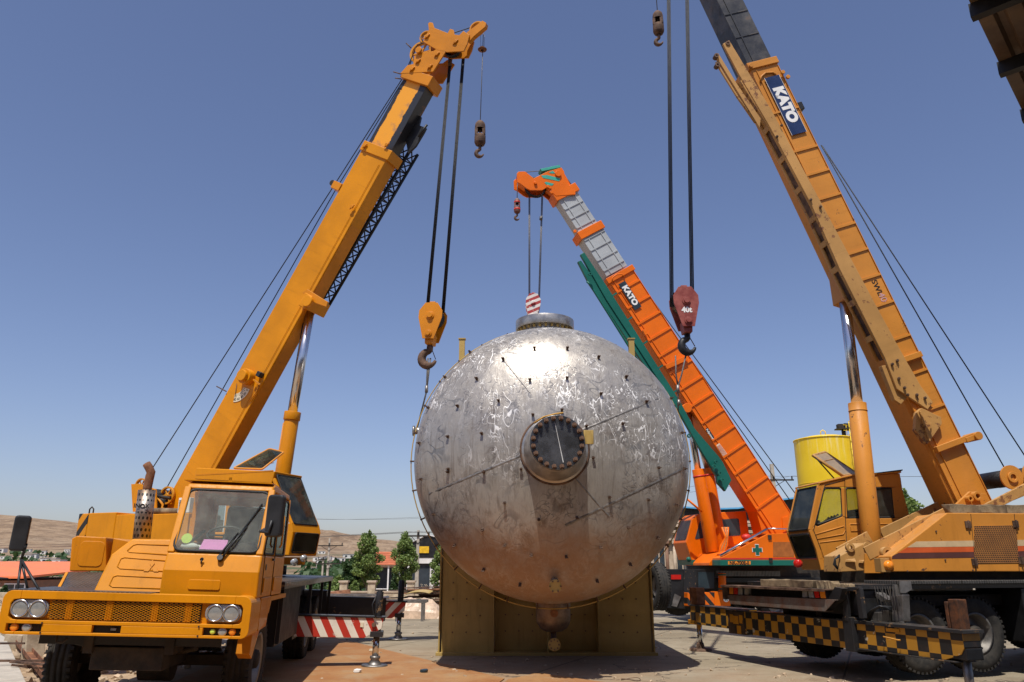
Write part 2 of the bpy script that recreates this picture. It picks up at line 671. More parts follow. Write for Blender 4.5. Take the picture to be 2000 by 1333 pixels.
def ground_mat():
    k = NT('yard_ground')
    x, y, z = k.sep()
    # concrete yard
    n1 = k.noise(0.35, 6, 0.62)
    n2 = k.noise(2.2, 7, 0.7)
    n3 = k.noise(26, 5, 0.75)
    con = k.mix(k.ramp(n1, 0.3, 0.7), (0.235, 0.195, 0.135), (0.34, 0.29, 0.215))
    con = k.mix(k.ramp(n2, 0.42, 0.72, 0, 0.6), con, (0.185, 0.15, 0.105))
    con = k.mix(k.ramp(n3, 0.45, 0.8, 0, 0.45), con, (0.17, 0.145, 0.115))
    oil = k.noise(0.7, 5, 0.6, dist=0.6)
    con = k.mix(k.ramp(oil, 0.58, 0.70, 0, 0.65), con, (0.10, 0.08, 0.06))
    trk = k.noise(1.1, 4, 0.6, stretch=(0.18, 2.2, 1))
    con = k.mix(k.ramp(trk, 0.56, 0.66, 0, 0.4), con, (0.13, 0.105, 0.08))
    spk = k.noise(9, 6, 0.8)
    con = k.mix(k.ramp(spk, 0.62, 0.68, 0, 0.7), con, (0.45, 0.39, 0.30))
    # rust dust round the steel plates
    rn = k.noise(0.55, 5, 0.65)
    near = k.ramp(k.math('ADD', y, k.math('MULTIPLY', x, 0.55)), 16.5, 11.0)
    con = k.mix(k.math('MULTIPLY', near, k.ramp(rn, 0.3, 0.65, 0.1, 0.75)), con, (0.33, 0.20, 0.11))
    # slab joints and cracks
    vx = k.math('ABSOLUTE', k.math('SUBTRACT', k.math('FRACT', k.math('MULTIPLY_ADD', k.math('ADD', x, k.math('MULTIPLY', y, -0.45)), 0.22, 20.13)), 0.5))
    vy = k.math('ABSOLUTE', k.math('SUBTRACT', k.math('FRACT', k.math('MULTIPLY_ADD', k.math('ADD', y, k.math('MULTIPLY', x, 0.45)), 0.22, 20.4)), 0.5))
    jt = k.math('MAXIMUM', k.ramp(vx, 0.494, 0.498), k.ramp(vy, 0.494, 0.498))
    con = k.mix(k.math('MULTIPLY', jt, 0.7), con, (0.09, 0.075, 0.06))
    vo = k.n('ShaderNodeTexVoronoi', feature='DISTANCE_TO_EDGE')
    vo.inputs['Scale'].default_value = 0.33
    nv = k.n('ShaderNodeTexNoise')
    nv.inputs['Scale'].default_value = 1.6
    nv.inputs['Detail'].default_value = 5
    k.l(k.tc.outputs['Object'], nv.inputs['Vector'])
    va = k.n('ShaderNodeVectorMath', operation='ADD')
    k.l(k.tc.outputs['Object'], va.inputs[0])
    k.l(nv.outputs['Color'], va.inputs[1])
    k.l(va.outputs[0], vo.inputs['Vector'])
    crack = k.ramp(vo.outputs['Distance'], 0.007, 0.001)
    con = k.mix(k.math('MULTIPLY', crack, 0.75), con, (0.07, 0.055, 0.045))
    # dirt on the left
    dirt = k.mix(k.ramp(n2, 0.3, 0.7), (0.30, 0.205, 0.12), (0.46, 0.35, 0.235))
    dirt = k.mix(k.ramp(n3, 0.4, 0.8, 0, 0.6), dirt, (0.22, 0.15, 0.10))
    mL = k.ramp(k.math('ADD', x, k.math('MULTIPLY', k.math('SUBTRACT', n1, 0.5), 1.5)), -4.7, -5.1)
    mF = k.ramp(k.math('ADD', y, k.math('MULTIPLY', k.math('SUBTRACT', n1, 0.5), 6)), 24.0, 26.0)
    mR = k.ramp(x, 2.0, 4.0, 1.0, 0.0)
    base = k.mix(k.math('MAXIMUM', mL, k.math('MULTIPLY', mF, mR)), con, dirt)
    # far plain and hills
    f1 = k.noise(0.004, 6, 0.6)
    f2 = k.noise(0.035, 7, 0.7, stretch=(1, 0.5, 1))
    f3 = k.noise(0.012, 8, 0.7, stretch=(1.6, 0.45, 1))
    far = k.mix(k.ramp(f1, 0.35, 0.65), (0.27, 0.185, 0.115), (0.36, 0.26, 0.17))
    far = k.mix(k.ramp(f2, 0.45, 0.6, 0, 0.65), far, (0.15, 0.10, 0.065))
    far = k.mix(k.ramp(f3, 0.48, 0.66, 0, 0.5), far, (0.43, 0.33, 0.23))
    f4 = k.noise(0.11, 9, 0.78, stretch=(1.2, 0.3, 1))
    far = k.mix(k.ramp(f4, 0.46, 0.62, 0, 0.6), far, (0.13, 0.085, 0.055))
    far = k.mix(k.ramp(f4, 0.45, 0.3, 0, 0.4), far, (0.46, 0.36, 0.26))
    vg = k.noise(0.022, 7, 0.68, stretch=(0.5, 1.4, 1))
    veg = k.math('MULTIPLY', k.ramp(vg, 0.50, 0.56), k.ramp(z, 16.0, 6.0))
    far = k.mix(veg, far, (0.10, 0.115, 0.06))
    far2 = k.ramp(y, 60, 130)
    base = k.mix(far2, base, far)
    hg = k.math('ADD', k.math('MULTIPLY', n3, 0.5), k.math('SUBTRACT', n2, k.math('MULTIPLY', k.math('MAXIMUM', jt, crack), 1.2)))
    hb = k.noise(0.02, 9, 0.75, stretch=(1.3, 0.5, 1))
    hg = k.math('ADD', hg, k.math('MULTIPLY', k.math('MULTIPLY', hb, far2), 900))
    k.bump(hg, 0.5, 0.02)
    return k.fin(base, 0.85, 0.0, 0.15)


g = gm.build('ground', ground_mat(), fix=False, kind='structure')

# ---------------------------------------------------------------- steel plates lying in the foreground
def plate_mat():
    k = NT('rusted_plate')
    n1 = k.noise(0.8, 6, 0.65)
    n2 = k.noise(5, 6, 0.7)
    n3 = k.noise(30, 4, 0.7)
    c = k.mix(k.ramp(n1, 0.32, 0.68), (0.30, 0.125, 0.04), (0.36, 0.205, 0.09))
    c = k.mix(k.ramp(n2, 0.45, 0.75, 0, 0.6), c, (0.24, 0.10, 0.045))
    c = k.mix(k.ramp(n3, 0.5, 0.8, 0, 0.5), c, (0.16, 0.08, 0.045))
    d = k.noise(1.7, 5, 0.6, dist=0.4)
    c = k.mix(k.ramp(d, 0.52, 0.68, 0, 0.6), c, (0.34, 0.25, 0.15))
    k.bump(n3, 0.25, 0.008)
    return k.fin(c, 0.75, 0.0, 0.3)


m_plate = plate_mat()
plates = [
    ('large rust-orange steel plate on the ground around the nearer red and white outrigger foot', [(640, 1243), (985, 1327), (800, 1470), (430, 1290)], 0.004),
    ('rusty steel plate at the bottom edge of the photo below the tank', [(992, 1329), (1050, 1316), (1290, 1350), (1140, 1520), (830, 1480)], 0.004),
    ('rusty steel plate under the amber truck cab, mostly in its shadow', [(420, 1297), (775, 1480), (640, 1700), (150, 1420)], 0.004),
]
for lab, px, z in plates:
    q = [WF.on('z', z, *p) for p in px]
    mb = MB().prism(q, (0, 0, 0.012))
    o = mb.build('steel_plate', m_plate)
    tag(o, lab, 'steel plate', 'rusty plates laid on the yard')
# small litter on the plates
for px, c, lab in (((726, 1272), m_cream, 'crumpled scrap of pale paper lying behind the nearer outrigger foot'), ((698, 1313), m_white, 'small white scrap lying left of the nearer outrigger foot'), ((828, 1313), m_slate, 'flat grey-green scrap lying on the plate right of the outrigger foot')):
    p = WF.on('z', 0.02, *px)
    mb = MB()
    q = [p + V((0.05 * math.cos(a) * (1 + .4 * rnd.random()), 0.06 * math.sin(a), 0.012 * rnd.random())) for a in [k * 1.05 for k in range(6)]]
    mb.prism(q, (0.01, 0, 0.03))
    tag(mb.build('litter', c), lab, 'litter')

p = WF.on('z', 0.02, 1232, 1327)
tag(MB().tube([p + V((.13 * math.cos(a), .09 * math.sin(a), .012 * math.sin(2 * a))) for a in [2 * math.pi * i / 28 for i in range(28)]], .005, 6, closed=True).build('wire_hoop', m_rustb), 'small loop of rusty wire lying on the ground in front of the tank shadow', 'wire')

# ================================================================ tank
TX, TY, TZ, TR = 0.61, 12.0, 3.10, 2.13
TD = 0.5 * TR                         # depth of the dished head


def head_pt(px, py, off=0.0):
    """point on the dished head seen at a photo point, with its normal"""
    o = CAM
    c, sn = math.cos(PITCH), math.sin(PITCH)
    u = (px - 1000) / FPX
    v = (666.5 - py) / FPX
    d = V((u, c - v * sn, sn + v * c))
    a = V(((o.x - TX) / TR, (o.y - TY) / TD, (o.z - TZ) / TR))
    b = V((d.x / TR, d.y / TD, d.z / TR))
    A, B, C = b.dot(b), 2 * a.dot(b), a.dot(a) - 1
    D = B * B - 4 * A * C
    if D < 0:
        return None
    t = (-B - math.sqrt(D)) / (2 * A)
    p = o + d * t
    n = V(((p.x - TX) / TR ** 2, (p.y - TY) / TD ** 2, (p.z - TZ) / TR ** 2)).normalized()
    return p + n * off, n


def tank_mat():
    k = NT('scoured_stainless')
    tc = k.tc.outputs['Object']
    big = k.noise(0.9, 5, 0.6)
    mid = k.noise(4.5, 6, 0.7)
    brush = k.noise(14, 4, 0.6, stretch=(3.0, 3.0, 0.28))
    # grinder swirls: iso-lines of warped noise, cut into short strokes
    def strokes(scale, width, mask_scale, lo, hi, dist=1.5, st=None):
        nn = k.noise(scale, 1.5, 0.45, dist=dist, stretch=st)
        line = k.ramp(k.math('ABSOLUTE', k.math('SUBTRACT', nn, 0.5)), width, width * 0.25)
        ms = k.ramp(k.noise(mask_scale, 3, 0.6), lo, hi)
        return k.math('MULTIPLY', line, ms)
    s1 = strokes(4.6, 0.019, 3.4, 0.47, 0.51, 1.1, (1.1, 1.1, 0.42))
    s2 = strokes(7.0, 0.022, 4.6, 0.48, 0.52, 1.8, (1.1, 1.1, 0.55))
    zone = k.ramp(k.noise(0.85, 3, 0.55), 0.40, 0.60)
    zone2 = k.ramp(k.noise(0.75, 3, 0.55, vec=k.tc.outputs['Generated']), 0.40, 0.55)
    s3 = strokes(2.1, 0.035, 1.1, 0.45, 0.58, 1.6)      # grey smears
    s4 = strokes(4.4, 0.035, 1.6, 0.44, 0.58, 2.0)      # grey fine
    z = k.sep()[2]
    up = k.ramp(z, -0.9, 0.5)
    brush2 = k.noise(5, 6, 0.7, stretch=(1, 1, .5))
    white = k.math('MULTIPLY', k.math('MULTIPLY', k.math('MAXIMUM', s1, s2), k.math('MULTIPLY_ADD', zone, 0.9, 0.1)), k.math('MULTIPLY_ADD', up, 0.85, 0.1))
    grey = k.math('MULTIPLY', k.math('MAXIMUM', s3, s4), k.math('MULTIPLY_ADD', zone, -0.5, 1.0))
    c = k.mix(k.ramp(big, 0.3, 0.7), (0.34, 0.315, 0.28), (0.46, 0.43, 0.385))
    c = k.mix(k.ramp(mid, 0.42, 0.75, 0, 0.55), c, (0.31, 0.29, 0.27))
    c = k.mix(k.ramp(brush, 0.45, 0.8, 0, 0.6), c, (0.20, 0.18, 0.165))
    run = k.noise(7, 5, 0.65, stretch=(1.6, 1.6, 0.12))
    c = k.mix(k.ramp(run, 0.52, 0.7, 0, 0.55), c, (0.17, 0.14, 0.115))
    c = k.mix(k.math('MULTIPLY', grey, 0.75), c, (0.13, 0.13, 0.135))
    # soil, then the rusty ground's reflection painted with ragged top on the lower bowl
    soil = k.ramp(k.noise(1.6, 7, 0.72, dist=0.5), 0.50, 0.66)
    c = k.mix(k.math('MULTIPLY', soil, k.ramp(z, 1.2, -0.6, 0.15, 0.75)), c, (0.12, 0.085, 0.065))
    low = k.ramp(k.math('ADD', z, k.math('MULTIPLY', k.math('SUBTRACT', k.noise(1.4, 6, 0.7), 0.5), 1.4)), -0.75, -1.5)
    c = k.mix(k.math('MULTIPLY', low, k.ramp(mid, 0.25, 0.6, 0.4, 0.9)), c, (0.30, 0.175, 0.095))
    c = k.mix(k.math('MULTIPLY', white, 0.95), c, (0.93, 0.92, 0.89))  # white colour paints the sun's glint on the grinder marks
    rough = k.math('ADD', k.ramp(brush2, 0.3, 0.75, 0.27, 0.48), k.math('MULTIPLY', grey, -0.06))
    rough = k.math('ADD', rough, k.math('MULTIPLY', low, 0.12))
    metal = k.math('SUBTRACT', 0.44, k.math('MULTIPLY', white, 0.3))
    metal = k.math('SUBTRACT', metal, k.math('MULTIPLY', low, 0.2))
    k.bump(k.math('ADD', k.math('ADD', k.math('MULTIPLY', brush, 0.35), mid), k.math('ADD', k.math('MULTIPLY', white, 0.5), k.math('MULTIPLY', grey, -0.5))), 0.22, 0.012)
    return k.fin(c, rough, metal, 0.5)


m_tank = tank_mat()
m_seam = plain('ground_weld', (0.23, 0.215, 0.20), 0.4, 0.6, 0.45, 9, 0.3)
m_tank2 = plain('tank_fittings_steel', (0.42, 0.40, 0.37), 0.38, 0.8, 0.25, 5, 0.2)
m_highlight_streak = plain('highlight_streak_colour', (.62, .62, .6), .4, .2, .1)  # pale colour of the highlight streak painted on the cover
m_saddle = paint('saddle_cream_paint', (0.42, 0.29, 0.09), 0.5, 0.004, 0.15, 0.14, streak=0.5, dcol=(0.4, 0.33, 0.22))
m_cover = plain('cover_plate_steel', (0.17, 0.172, 0.175), 0.25, 0.8, 0.25, 3, 0.1)
TF = Fr((TX, TY, 0), (1, 0, 0))
TC0 = Fr((TX, TY, TZ), (1, 0, 0))
tank = root('pressure_tank', 'huge scratched stainless steel tank with dished end on a cream saddle', 'tank', TF)
prof = []
for i in range(37):
    t = math.pi / 2 * i / 36
    prof.append((TR * math.sin(t), TD * (1 - math.cos(t))))
mb = MB()
mb.lathe([(r, -TD + h) for r, h in prof] + [(TR, 0.08)], (0, 0, 0), (0, 1, 0), 128)
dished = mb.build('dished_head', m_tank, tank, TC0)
mb = MB()
mb.lathe([(TR + 0.004, 0.08), (TR + 0.004, 10.0)] + [(r, 10.0 + TD - h) for r, h in reversed(prof)], (0, 0, 0), (0, 1, 0), 96)
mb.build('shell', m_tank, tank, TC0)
# outer support ring and brackets
mb = MB()
ringY = 12.22 - TY
mb.tube([(math.cos(a) * (TR + 0.08), ringY, math.sin(a) * (TR + 0.08)) for a in [2 * math.pi * i / 96 for i in range(96)]], 0.009, 6, closed=True)
mb.build('support_ring', m_saddle, tank, TC0)
brm = MB().box(-0.01, 0.01, -0.02, 0.02, 0, 0.095).mesh('bracket', m_rustb)
for i in range(30):
    a = 2 * math.pi * (i + .5) / 30
    M = TC0.M @ Matrix.Rotation(-a, 4, 'Y') @ Matrix.Translation((0, ringY, TR))
    link('bracket', brm, tank, M)
# weld seams of the petals
for (a, b, w_) in (((838, 965), (1326, 762), .006), ((1104, 1027), (1338, 915), .006), ((985, 705), (1036, 768), .004), ((1110, 920), (1190, 1010), .004)):
    pts = []
    for i in range(25):
        f = i / 24
        h = head_pt(a[0] + (b[0] - a[0]) * f, a[1] + (b[1] - a[1]) * f, 0.002)
        if h:
            pts.append((TC0.I @ h[0], h[1]))
    A = []
    for i, (p, n) in enumerate(pts):
        t = (pts[min(i + 1, len(pts) - 1)][0] - pts[max(i - 1, 0)][0]).normalized()
        s_ = t.cross(n).normalized()
        for q, lift in ((-1, -.002), (-.35, .0025), (.35, .0025), (1, -.002)):
            A.append(p + s_ * q * w_ * 3.4 * (1 + .25 * math.sin(i * 2.3)) + n * lift)
    fs = [(4 * i + k_, 4 * i + k_ + 1, 4 * i + k_ + 5, 4 * i + k_ + 4) for i in range(len(pts) - 1) for k_ in range(3)]
    MB().add(A, fs, True).build('weld_seam', m_seam, tank, TC0, fix=False)
# insulation clips
c5 = [(843, 313), (1061, 316), (1270, 377), (633, 368), (443, 477), (838, 452), (1040, 452), (645, 518), (1233, 506), (1458, 490), (288, 630), (482, 638), (810, 645), (1038, 633), (1403, 627), (1585, 617), (617, 773), (364, 806), (1248, 730), (1528, 780), (1680, 760), (183, 817), (303, 995), (512, 975), (828, 860), (1007, 830), (1383, 915), (1158, 930), (1748, 972), (128, 1035), (306, 1195), (525, 1215), (755, 1195), (1200, 1125), (1762, 1192)]
c6 = [(122, 215), (190, 406), (307, 578), (458, 493), (582, 578), (727, 632), (918, 640), (768, 437), (977, 426), (1105, 588), (1258, 480), (1420, 537), (1522, 356), (1565, 157), (1425, 152), (1368, 328), (1155, 313), (467, 710), (665, 790), (1087, 770), (1268, 680), (468, 173), (580, 345), (268, 175)]
clipm = MB().box(-0.016, 0.016, -0.018, 0.018, -0.01, 0.03).box(-0.022, 0.022, -0.004, 0.004, 0.026, 0.058).mesh('insulation_clip', m_rustb)
for p in [(780 + x / 3.174, 540 + y / 3.174) for x, y in c5] + [(780 + x / 2.818, 860 + y / 2.818) for x, y in c6]:
    h = head_pt(*p)
    if h:
        M = plane_M(h[0], V((0, 0, 1)).cross(h[1]) + V((0.0, 0, rnd.uniform(-.15, .15))), h[1].cross(V((0, 0, 1)).cross(h[1])))
        link('insulation_clip', clipm, tank, M)
# manhole on the head: pad, neck, flange, blind cover, studs
NY = -1.72
mb = MB()
pp = []
for rr in (0.28, 0.47, 0.485):
    y = -TD * math.sqrt(1 - (rr / TR) ** 2)
    pp.append((rr, y - (0.03 if rr < .48 else -0.01)))
mb.lathe(pp, (0, 0, 0), (0, 1, 0), 64)
mb.build('reinforcing_pad', m_tank2, tank, TC0)
MB().tube([(math.cos(a) * .485, -TD + .022, math.sin(a) * .485) for a in [2 * math.pi * i / 64 for i in range(64)]], .018, 6, closed=True).build('weld_bead', m_rustb, tank, TC0)
mb = MB().lathe([(.325, NY + .165), (.34, NY + .25), (.44, -TD - .06), (.455, -TD + .1)], (0, 0, 0), (0, 1, 0), 64)
mb.build('nozzle_neck', m_tank2, tank, TC0)
fl = MB().cyl((0, NY + .07, 0), (0, NY + .17, 0), 0.372, n=72).build('flange', m_tank2, tank, TC0, bevel=.006)
cv = MB().cyl((0, NY - .015, 0), (0, NY + .066, 0), 0.372, n=72).build('blind_cover', m_cover, tank, TC0, bevel=.006)
MB().prism([(-.033, NY - .017, .27), (-.029, NY - .017, .27), (.079, NY - .017, -.27), (.067, NY - .017, -.27)], (0, .0015, 0)).build('painted_highlight', m_highlight_streak, cv, TC0)  # thin pale wedge painting the specular streak on the turned cover
stm = MB().cyl((0, -.075, 0), (0, .24, 0), .018, n=10).cyl((0, -.045, 0), (0, -.006, 0), .034, n=6).cyl((0, .19, 0), (0, .22, 0), .034, n=6).mesh('stud', m_rustb)
for i in range(20):
    a = 2 * math.pi * (i + .5) / 20
    link('stud', stm, cv, TC0.M @ Matrix.Translation((math.cos(a) * .328, NY - .01, math.sin(a) * .328)))
# orange-brown strap on top of the flange, cream data plate bracket at its right
MB().tube([(-.31, NY + .05, .27), (-.18, NY + .03, .35), (-.02, NY + .04, .395), (.09, NY + .04, .41)], .012, 6).build('lifting_strap', plain('ochre_strap', (0.55, 0.3, 0.06), .7), tank, TC0)
MB().prism([(.36, NY + .02, -.02), (.48, NY + .02, -.02), (.48, NY + .02, .17), (.36, NY + .02, .17)], (0, .03, 0)).cyl((.375, NY + .03, -.02), (.375, NY + .03, .17), .018, n=10).cyl((.475, NY + .03, -.02), (.475, NY + .03, .17), .018, n=10).build('name_plate_bracket', m_saddle, tank, TC0, bevel=.004)
# nozzle on top of the shell
tz = TR
MB().cyl((-.04, .75, tz - .1), (-.04, .75, tz + .22), 0.40, n=56, caps=False).build('top_nozzle_neck', m_tank2, tank, TC0)
tf = MB().ring((-.04, .75, tz + .20), (-.04, .75, tz + .36), 0.36, 0.505, 64).build('top_flange', m_tank2, tank, TC0, bevel=.006)
btm = MB().cyl((0, 0, -.05), (0, 0, .0), .022, n=6).mesh('bolt', m_saddle)
for i in range(28):
    a = 2 * math.pi * i / 28
    link('bolt', btm, tf, TC0.M @ Matrix.Translation((-.04 + math.cos(a) * .455, .75 + math.sin(a) * .455, tz + .20)))
# cream post stubs on the shell
for px, ys_ in ((902, 13.4), (1234, 13.4)):
    b = TC0.I @ WF.on('y', ys_, px, 700)
    t = TC0.I @ WF.on('y', ys_, px, 664)
    mb = MB()
    x, y = b.x, b.y
    zb = math.sqrt(max(TR ** 2 - x * x, 0)) - .05
    mb.box(x - .05, x + .05, y - .045, y - .035, zb, t.z).box(x - .05, x + .05, y + .035, y + .045, zb, t.z).box(x - .004, x + .004, y - .035, y + .035, zb, t.z)
    mb.box(x - .065, x + .065, y - .06, y + .06, t.z + .0005, t.z + .018)
    mb.build('support_stub', m_saddle, tank, TC0)
# small flanged nozzle low on the head, and the sump under it
h, n = head_pt(1083, 1134)
d = V((0, -1, -.12)).normalized()
q = TC0.I @ h
MB().cyl(q + V((0, .1, .03)), q + d * .16 + V((0, 0, -.05)), .055, n=20).build('drain_nozzle', m_tank2, tank, TC0)
MB().cyl(q + d * .16 + V((0, 0, -.05)), q + d * .21 + V((0, 0, -.05)), .088, n=28).build('drain_flange', m_saddle, tank, TC0, bevel=.004)
bm_ = MB().cyl((0, -.02, 0), (0, .02, 0), .013, n=6).mesh('bolt', m_rustb)
for i in range(6):
    a = 2 * math.pi * i / 6
    link('bolt', bm_, tank, TC0.M @ Matrix.Translation(q + d * .215 + V((math.cos(a) * .075, 0, math.sin(a) * .075 - .05))))
sx, sy = .04, .85
mb = MB().lathe([(0.0, .0), (.13, .015), (.21, .06), (.262, .14), (.275, .22), (.275, .8)], (sx, sy, -TR - .46), (0, 0, 1), 40)
mb.build('sump', plain('stained_sump_steel', (.16, .11, .08), .4, .7, .4, 4, .2, c2=(.28, .2, .15)), tank, TC0)
MB().bar((sx - .35, sy - .18, -TR + .06), (sx - .24, sy - .12, -TR + .06), .05, .012).bar((sx + .35, sy - .18, -TR + .06), (sx + .24, sy - .12, -TR + .06), .05, .012).build('sump_lug', m_rustb, tank, TC0)
MB().tube([(sx, sy - .25, -TR - .16), (sx, sy - .31, -TR - .16)], .035, 12).cyl((sx, sy - .31, -TR - .16), (sx, sy - .335, -TR - .16), .06, n=20).build('sump_nozzle', m_rust, tank, TC0)
MB().cyl((sx, sy, -TR - .44), (sx, sy, -TR - .52), .045, n=16).tube([(sx, sy, -TR - .45), (sx, sy - .04, -TR - .60), (sx, sy - .2, -TR - .62)], .045, 14).build('drain_pipe', m_rustb, tank, TC0)
o = MB().cyl((sx, sy - .2, -TR - .62), (sx, sy - .24, -TR - .62), .095, n=28).build('sump_flange', m_saddle, tank, TC0, bevel=.004)
for i in range(8):
    a = 2 * math.pi * i / 8
    link('bolt', bm_, o, TC0.M @ Matrix.Translation((sx + math.cos(a) * .07, sy - .245, -TR - .62 + math.sin(a) * .07)))
# lifting trunnions on the flanks
MB().cyl((-TR + .02, 1.0, .62), (-TR - .16, 1.0, .62), .06, n=16).cyl((-TR - .14, 1.0, .62), (-TR - .17, 1.0, .62), .09, n=16).build('trunnion', m_tank2, tank, TC0)
MB().cyl((TR - .02, 1.0, .62), (TR + .16, 1.0, .62), .06, n=16).cyl((TR + .14, 1.0, .62), (TR + .17, 1.0, .62), .09, n=16).build('trunnion', m_tank2, tank, TC0)


def saddle(y0, lab, detail=True):
    """y0 = front of ribs (world)"""
    F = Fr((TX, y0, 0), (1, 0, 0))
    r = root('tank_saddle', lab, 'saddle', F, 'steel saddles under the tank')
    xl, xr = -1.90, 1.90
    dep = .75
    base = MB().box(xl - .05, xr + .05, -.05, dep + .05, 0.0, .05).build('base_plate', m_saddle, r, bevel=.004)
    cz = TZ

    def top(x):
        return cz - math.sqrt(max((TR + .03) ** 2 - x * x, 0.2))
    def panel(name, x0, x1, y, th):
        n = 14
        P = [V((x0, y, .05)), V((x1, y, .05))] + [V((x1 + (x0 - x1) * i / n, y, min(top(x1 + (x0 - x1) * i / n), 3.0))) for i in range(n + 1)]
        return MB().prism(P, (0, th, 0)).build(name, m_saddle, r)
    bays = [(xl + .03, -.93, .06), (-.93, .03, .34), (.03, .93, .34), (.93, xr - .03, .06)]
    stud = MB().cyl((0, 0, 0), (0, -.045, 0), .008, n=8).cyl((0, -.01, 0), (0, -.02, 0), .014, n=6).mesh('stud', m_rustb)
    for x0, x1, y in bays:
        p = panel('web_panel', x0 + .008, x1 - .008, y, .02)
        if not detail:
            continue
        for i in range(3):
            for j in range(6):
                x = x0 + .2 + i * .245
                z = .38 + j * .28
                if z < top(x) - .1 and .1 < x - x0 < x1 - x0 - .1:
                    link('stud', stud, p, F.M @ Matrix.Translation((x, y, z)))
    for x in (xl, -.94, .03, .93, xr):
        t0 = min(top(x), 2.45)
        w2 = .012
        P = [V((x - w2, 0, .05)), V((x - w2, dep, .05)), V((x - w2, dep, t0)), V((x - w2, 0, t0))]
        if abs(x) > 1.5:
            MB().prism(P, (2 * w2, 0, 0)).build('end_plate', m_saddle, r, bevel=.003)
        else:
            MB().prism(P, (2 * w2, 0, 0)).build('rib', m_saddle, r, bevel=.003)
    # wear plate wrapping the shell
    mb = MB()
    A = []
    n = 30
    a0 = math.radians(242 - 90 + 58)
    for R_ in (TR + .008, TR + .028):
        for y in (-.04, dep + .04):
            for i in range(n + 1):
                a = math.radians(210 + 120 * i / n)
                A.append(V((R_ * math.cos(a), y, cz + R_ * math.sin(a))))
    fs = []
    m = n + 1
    for i in range(n):
        fs += [(i, i + 1, m + i + 1, m + i), (2 * m + i, 3 * m + i, 3 * m + i + 1, 2 * m + i + 1), (i, 2 * m + i, 2 * m + i + 1, i + 1), (m + i, m + i + 1, 3 * m + i + 1, 3 * m + i)]
    mb.add(A, fs)
    mb.build('wear_plate', m_saddle, r)
    return r


saddle(14.5, 'cream steel saddle with ribs and rows of studs under the near tank end')
saddle(19.4, 'cream painted steel saddle under the far end of the tank, hidden behind the near one', False)

# ================================================================ surroundings
def leaf_mat(name, c, c2):
    k = NT(name)
    geo = k.n('ShaderNodeNewGeometry')
    base = k.mix(geo.outputs['Random Per Island'], c, c2)
    k.b.inputs['Roughness'].default_value = 0.55
    k.put(base, k.b.inputs['Base Color'])
    k.b.inputs['Transmission Weight'].default_value = 0.0
    tl = k.n('ShaderNodeBsdfTranslucent')
    k.put(base, tl.inputs[0])
    mx = k.n('ShaderNodeMixShader')
    mx.inputs[0].default_value = 0.3
    k.l(k.b.outputs[0], mx.inputs[1])
    k.l(tl.outputs[0], mx.inputs[2])
    k.l(mx.outputs[0], k.out.inputs[0])
    return k.m


m_leaf = leaf_mat('poplar_leaves', (0.085, 0.15, 0.025), (0.26, 0.34, 0.10))
m_leafd = leaf_mat('cypress_leaves', (0.022, 0.06, 0.015), (0.06, 0.11, 0.03))
m_bark = plain('bark', (0.18, 0.15, 0.11), 0.9, 0, 0.3, 12, 0.4)
m_plaster = plain('white_plaster', (0.68, 0.66, 0.62), 0.8, 0, 0.1, 2)
m_beige = plain('beige_stone', (0.46, 0.36, 0.26), 0.8, 0, 0.15, 3, c2=(0.55, 0.45, 0.34))
m_brown = plain('brown_stone', (0.22, 0.12, 0.075), 0.7, 0, 0.2, 3)
m_tile = plain('red_roof_tiles', (0.45, 0.13, 0.06), 0.8, 0, 0.2, 3)
m_roofo = plain('orange_roof_sheet', (0.78, 0.20, 0.07), 0.55, 0, 0.06, 0.5, 0)
m_roofw = plain('white_roof_sheet', (0.7, 0.7, 0.7), 0.5, 0, 0.08, 0.5, 0)
m_blue = plain('blue_roof_sheet', (0.10, 0.35, 0.60), 0.5, 0, 0.1, 1, 0)
m_win = plain('window_pane', (0.04, 0.05, 0.06), 0.12, 0, 0.3, 1, 0)
m_conc = plain('concrete_pole', (0.40, 0.36, 0.30), 0.85, 0, 0.15, 4)
m_wire = plain('power_line', (0.08, 0.08, 0.08), 0.5, 0.2, 0.1)
m_stone = plain('sandstone', (0.42, 0.33, 0.22), 0.9, 0, 0.25, 4, 0.5, c2=(0.56, 0.47, 0.34))
m_silo = None


def g_at(px, Y):
    """ground point under photo column px at distance Y"""
    c, sn = math.cos(PITCH), math.sin(PITCH)
    v = -440.5 / FPX + 0.0
    x = (px - 1000) / FPX * Y * math.cos(PITCH) / (1.0) * 1.0
    x = (px - 1000) / FPX * (Y * c + (-1.5) * sn)
    return V((x, Y, gz(x, Y)))


def h_at(px, py, Y):
    return WF.on('y', Y, px, py).z


def leaves_mesh(name, mat, lobes, n, size, seed, hang=0.0):
    r_ = random.Random(seed)
    mb = MB()
    tot = sum(l[1] * l[2] for l in lobes)
    for (c, rx, rz) in lobes:
        for i in range(int(n * rx * rz / tot)):
            while True:
                p = V((r_.uniform(-1, 1), r_.uniform(-1, 1), r_.uniform(-1, 1)))
                if .25 < p.length < 1 and mn.noise(V(p * 2.3) + V(c) * 1.7 + V((seed, 0, 0))) > -0.22:
                    break
            q = V(c) + V((p.x * rx, p.y * rx, p.z * rz))
            a = V((r_.gauss(0, 1), r_.gauss(0, 1), r_.gauss(0, .6))).normalized()
            b = a.orthogonal().normalized()
            b = (b * math.cos(i) + a.cross(b) * math.sin(i))
            s_ = size * r_.uniform(.6, 1.3)
            mb.add([q - a * s_ * .5, q + b * s_ * .32, q + a * s_ * .5, q - b * s_ * .32], [(0, 1, 2, 3)])
    return mb.mesh(name, mat, fix=False)


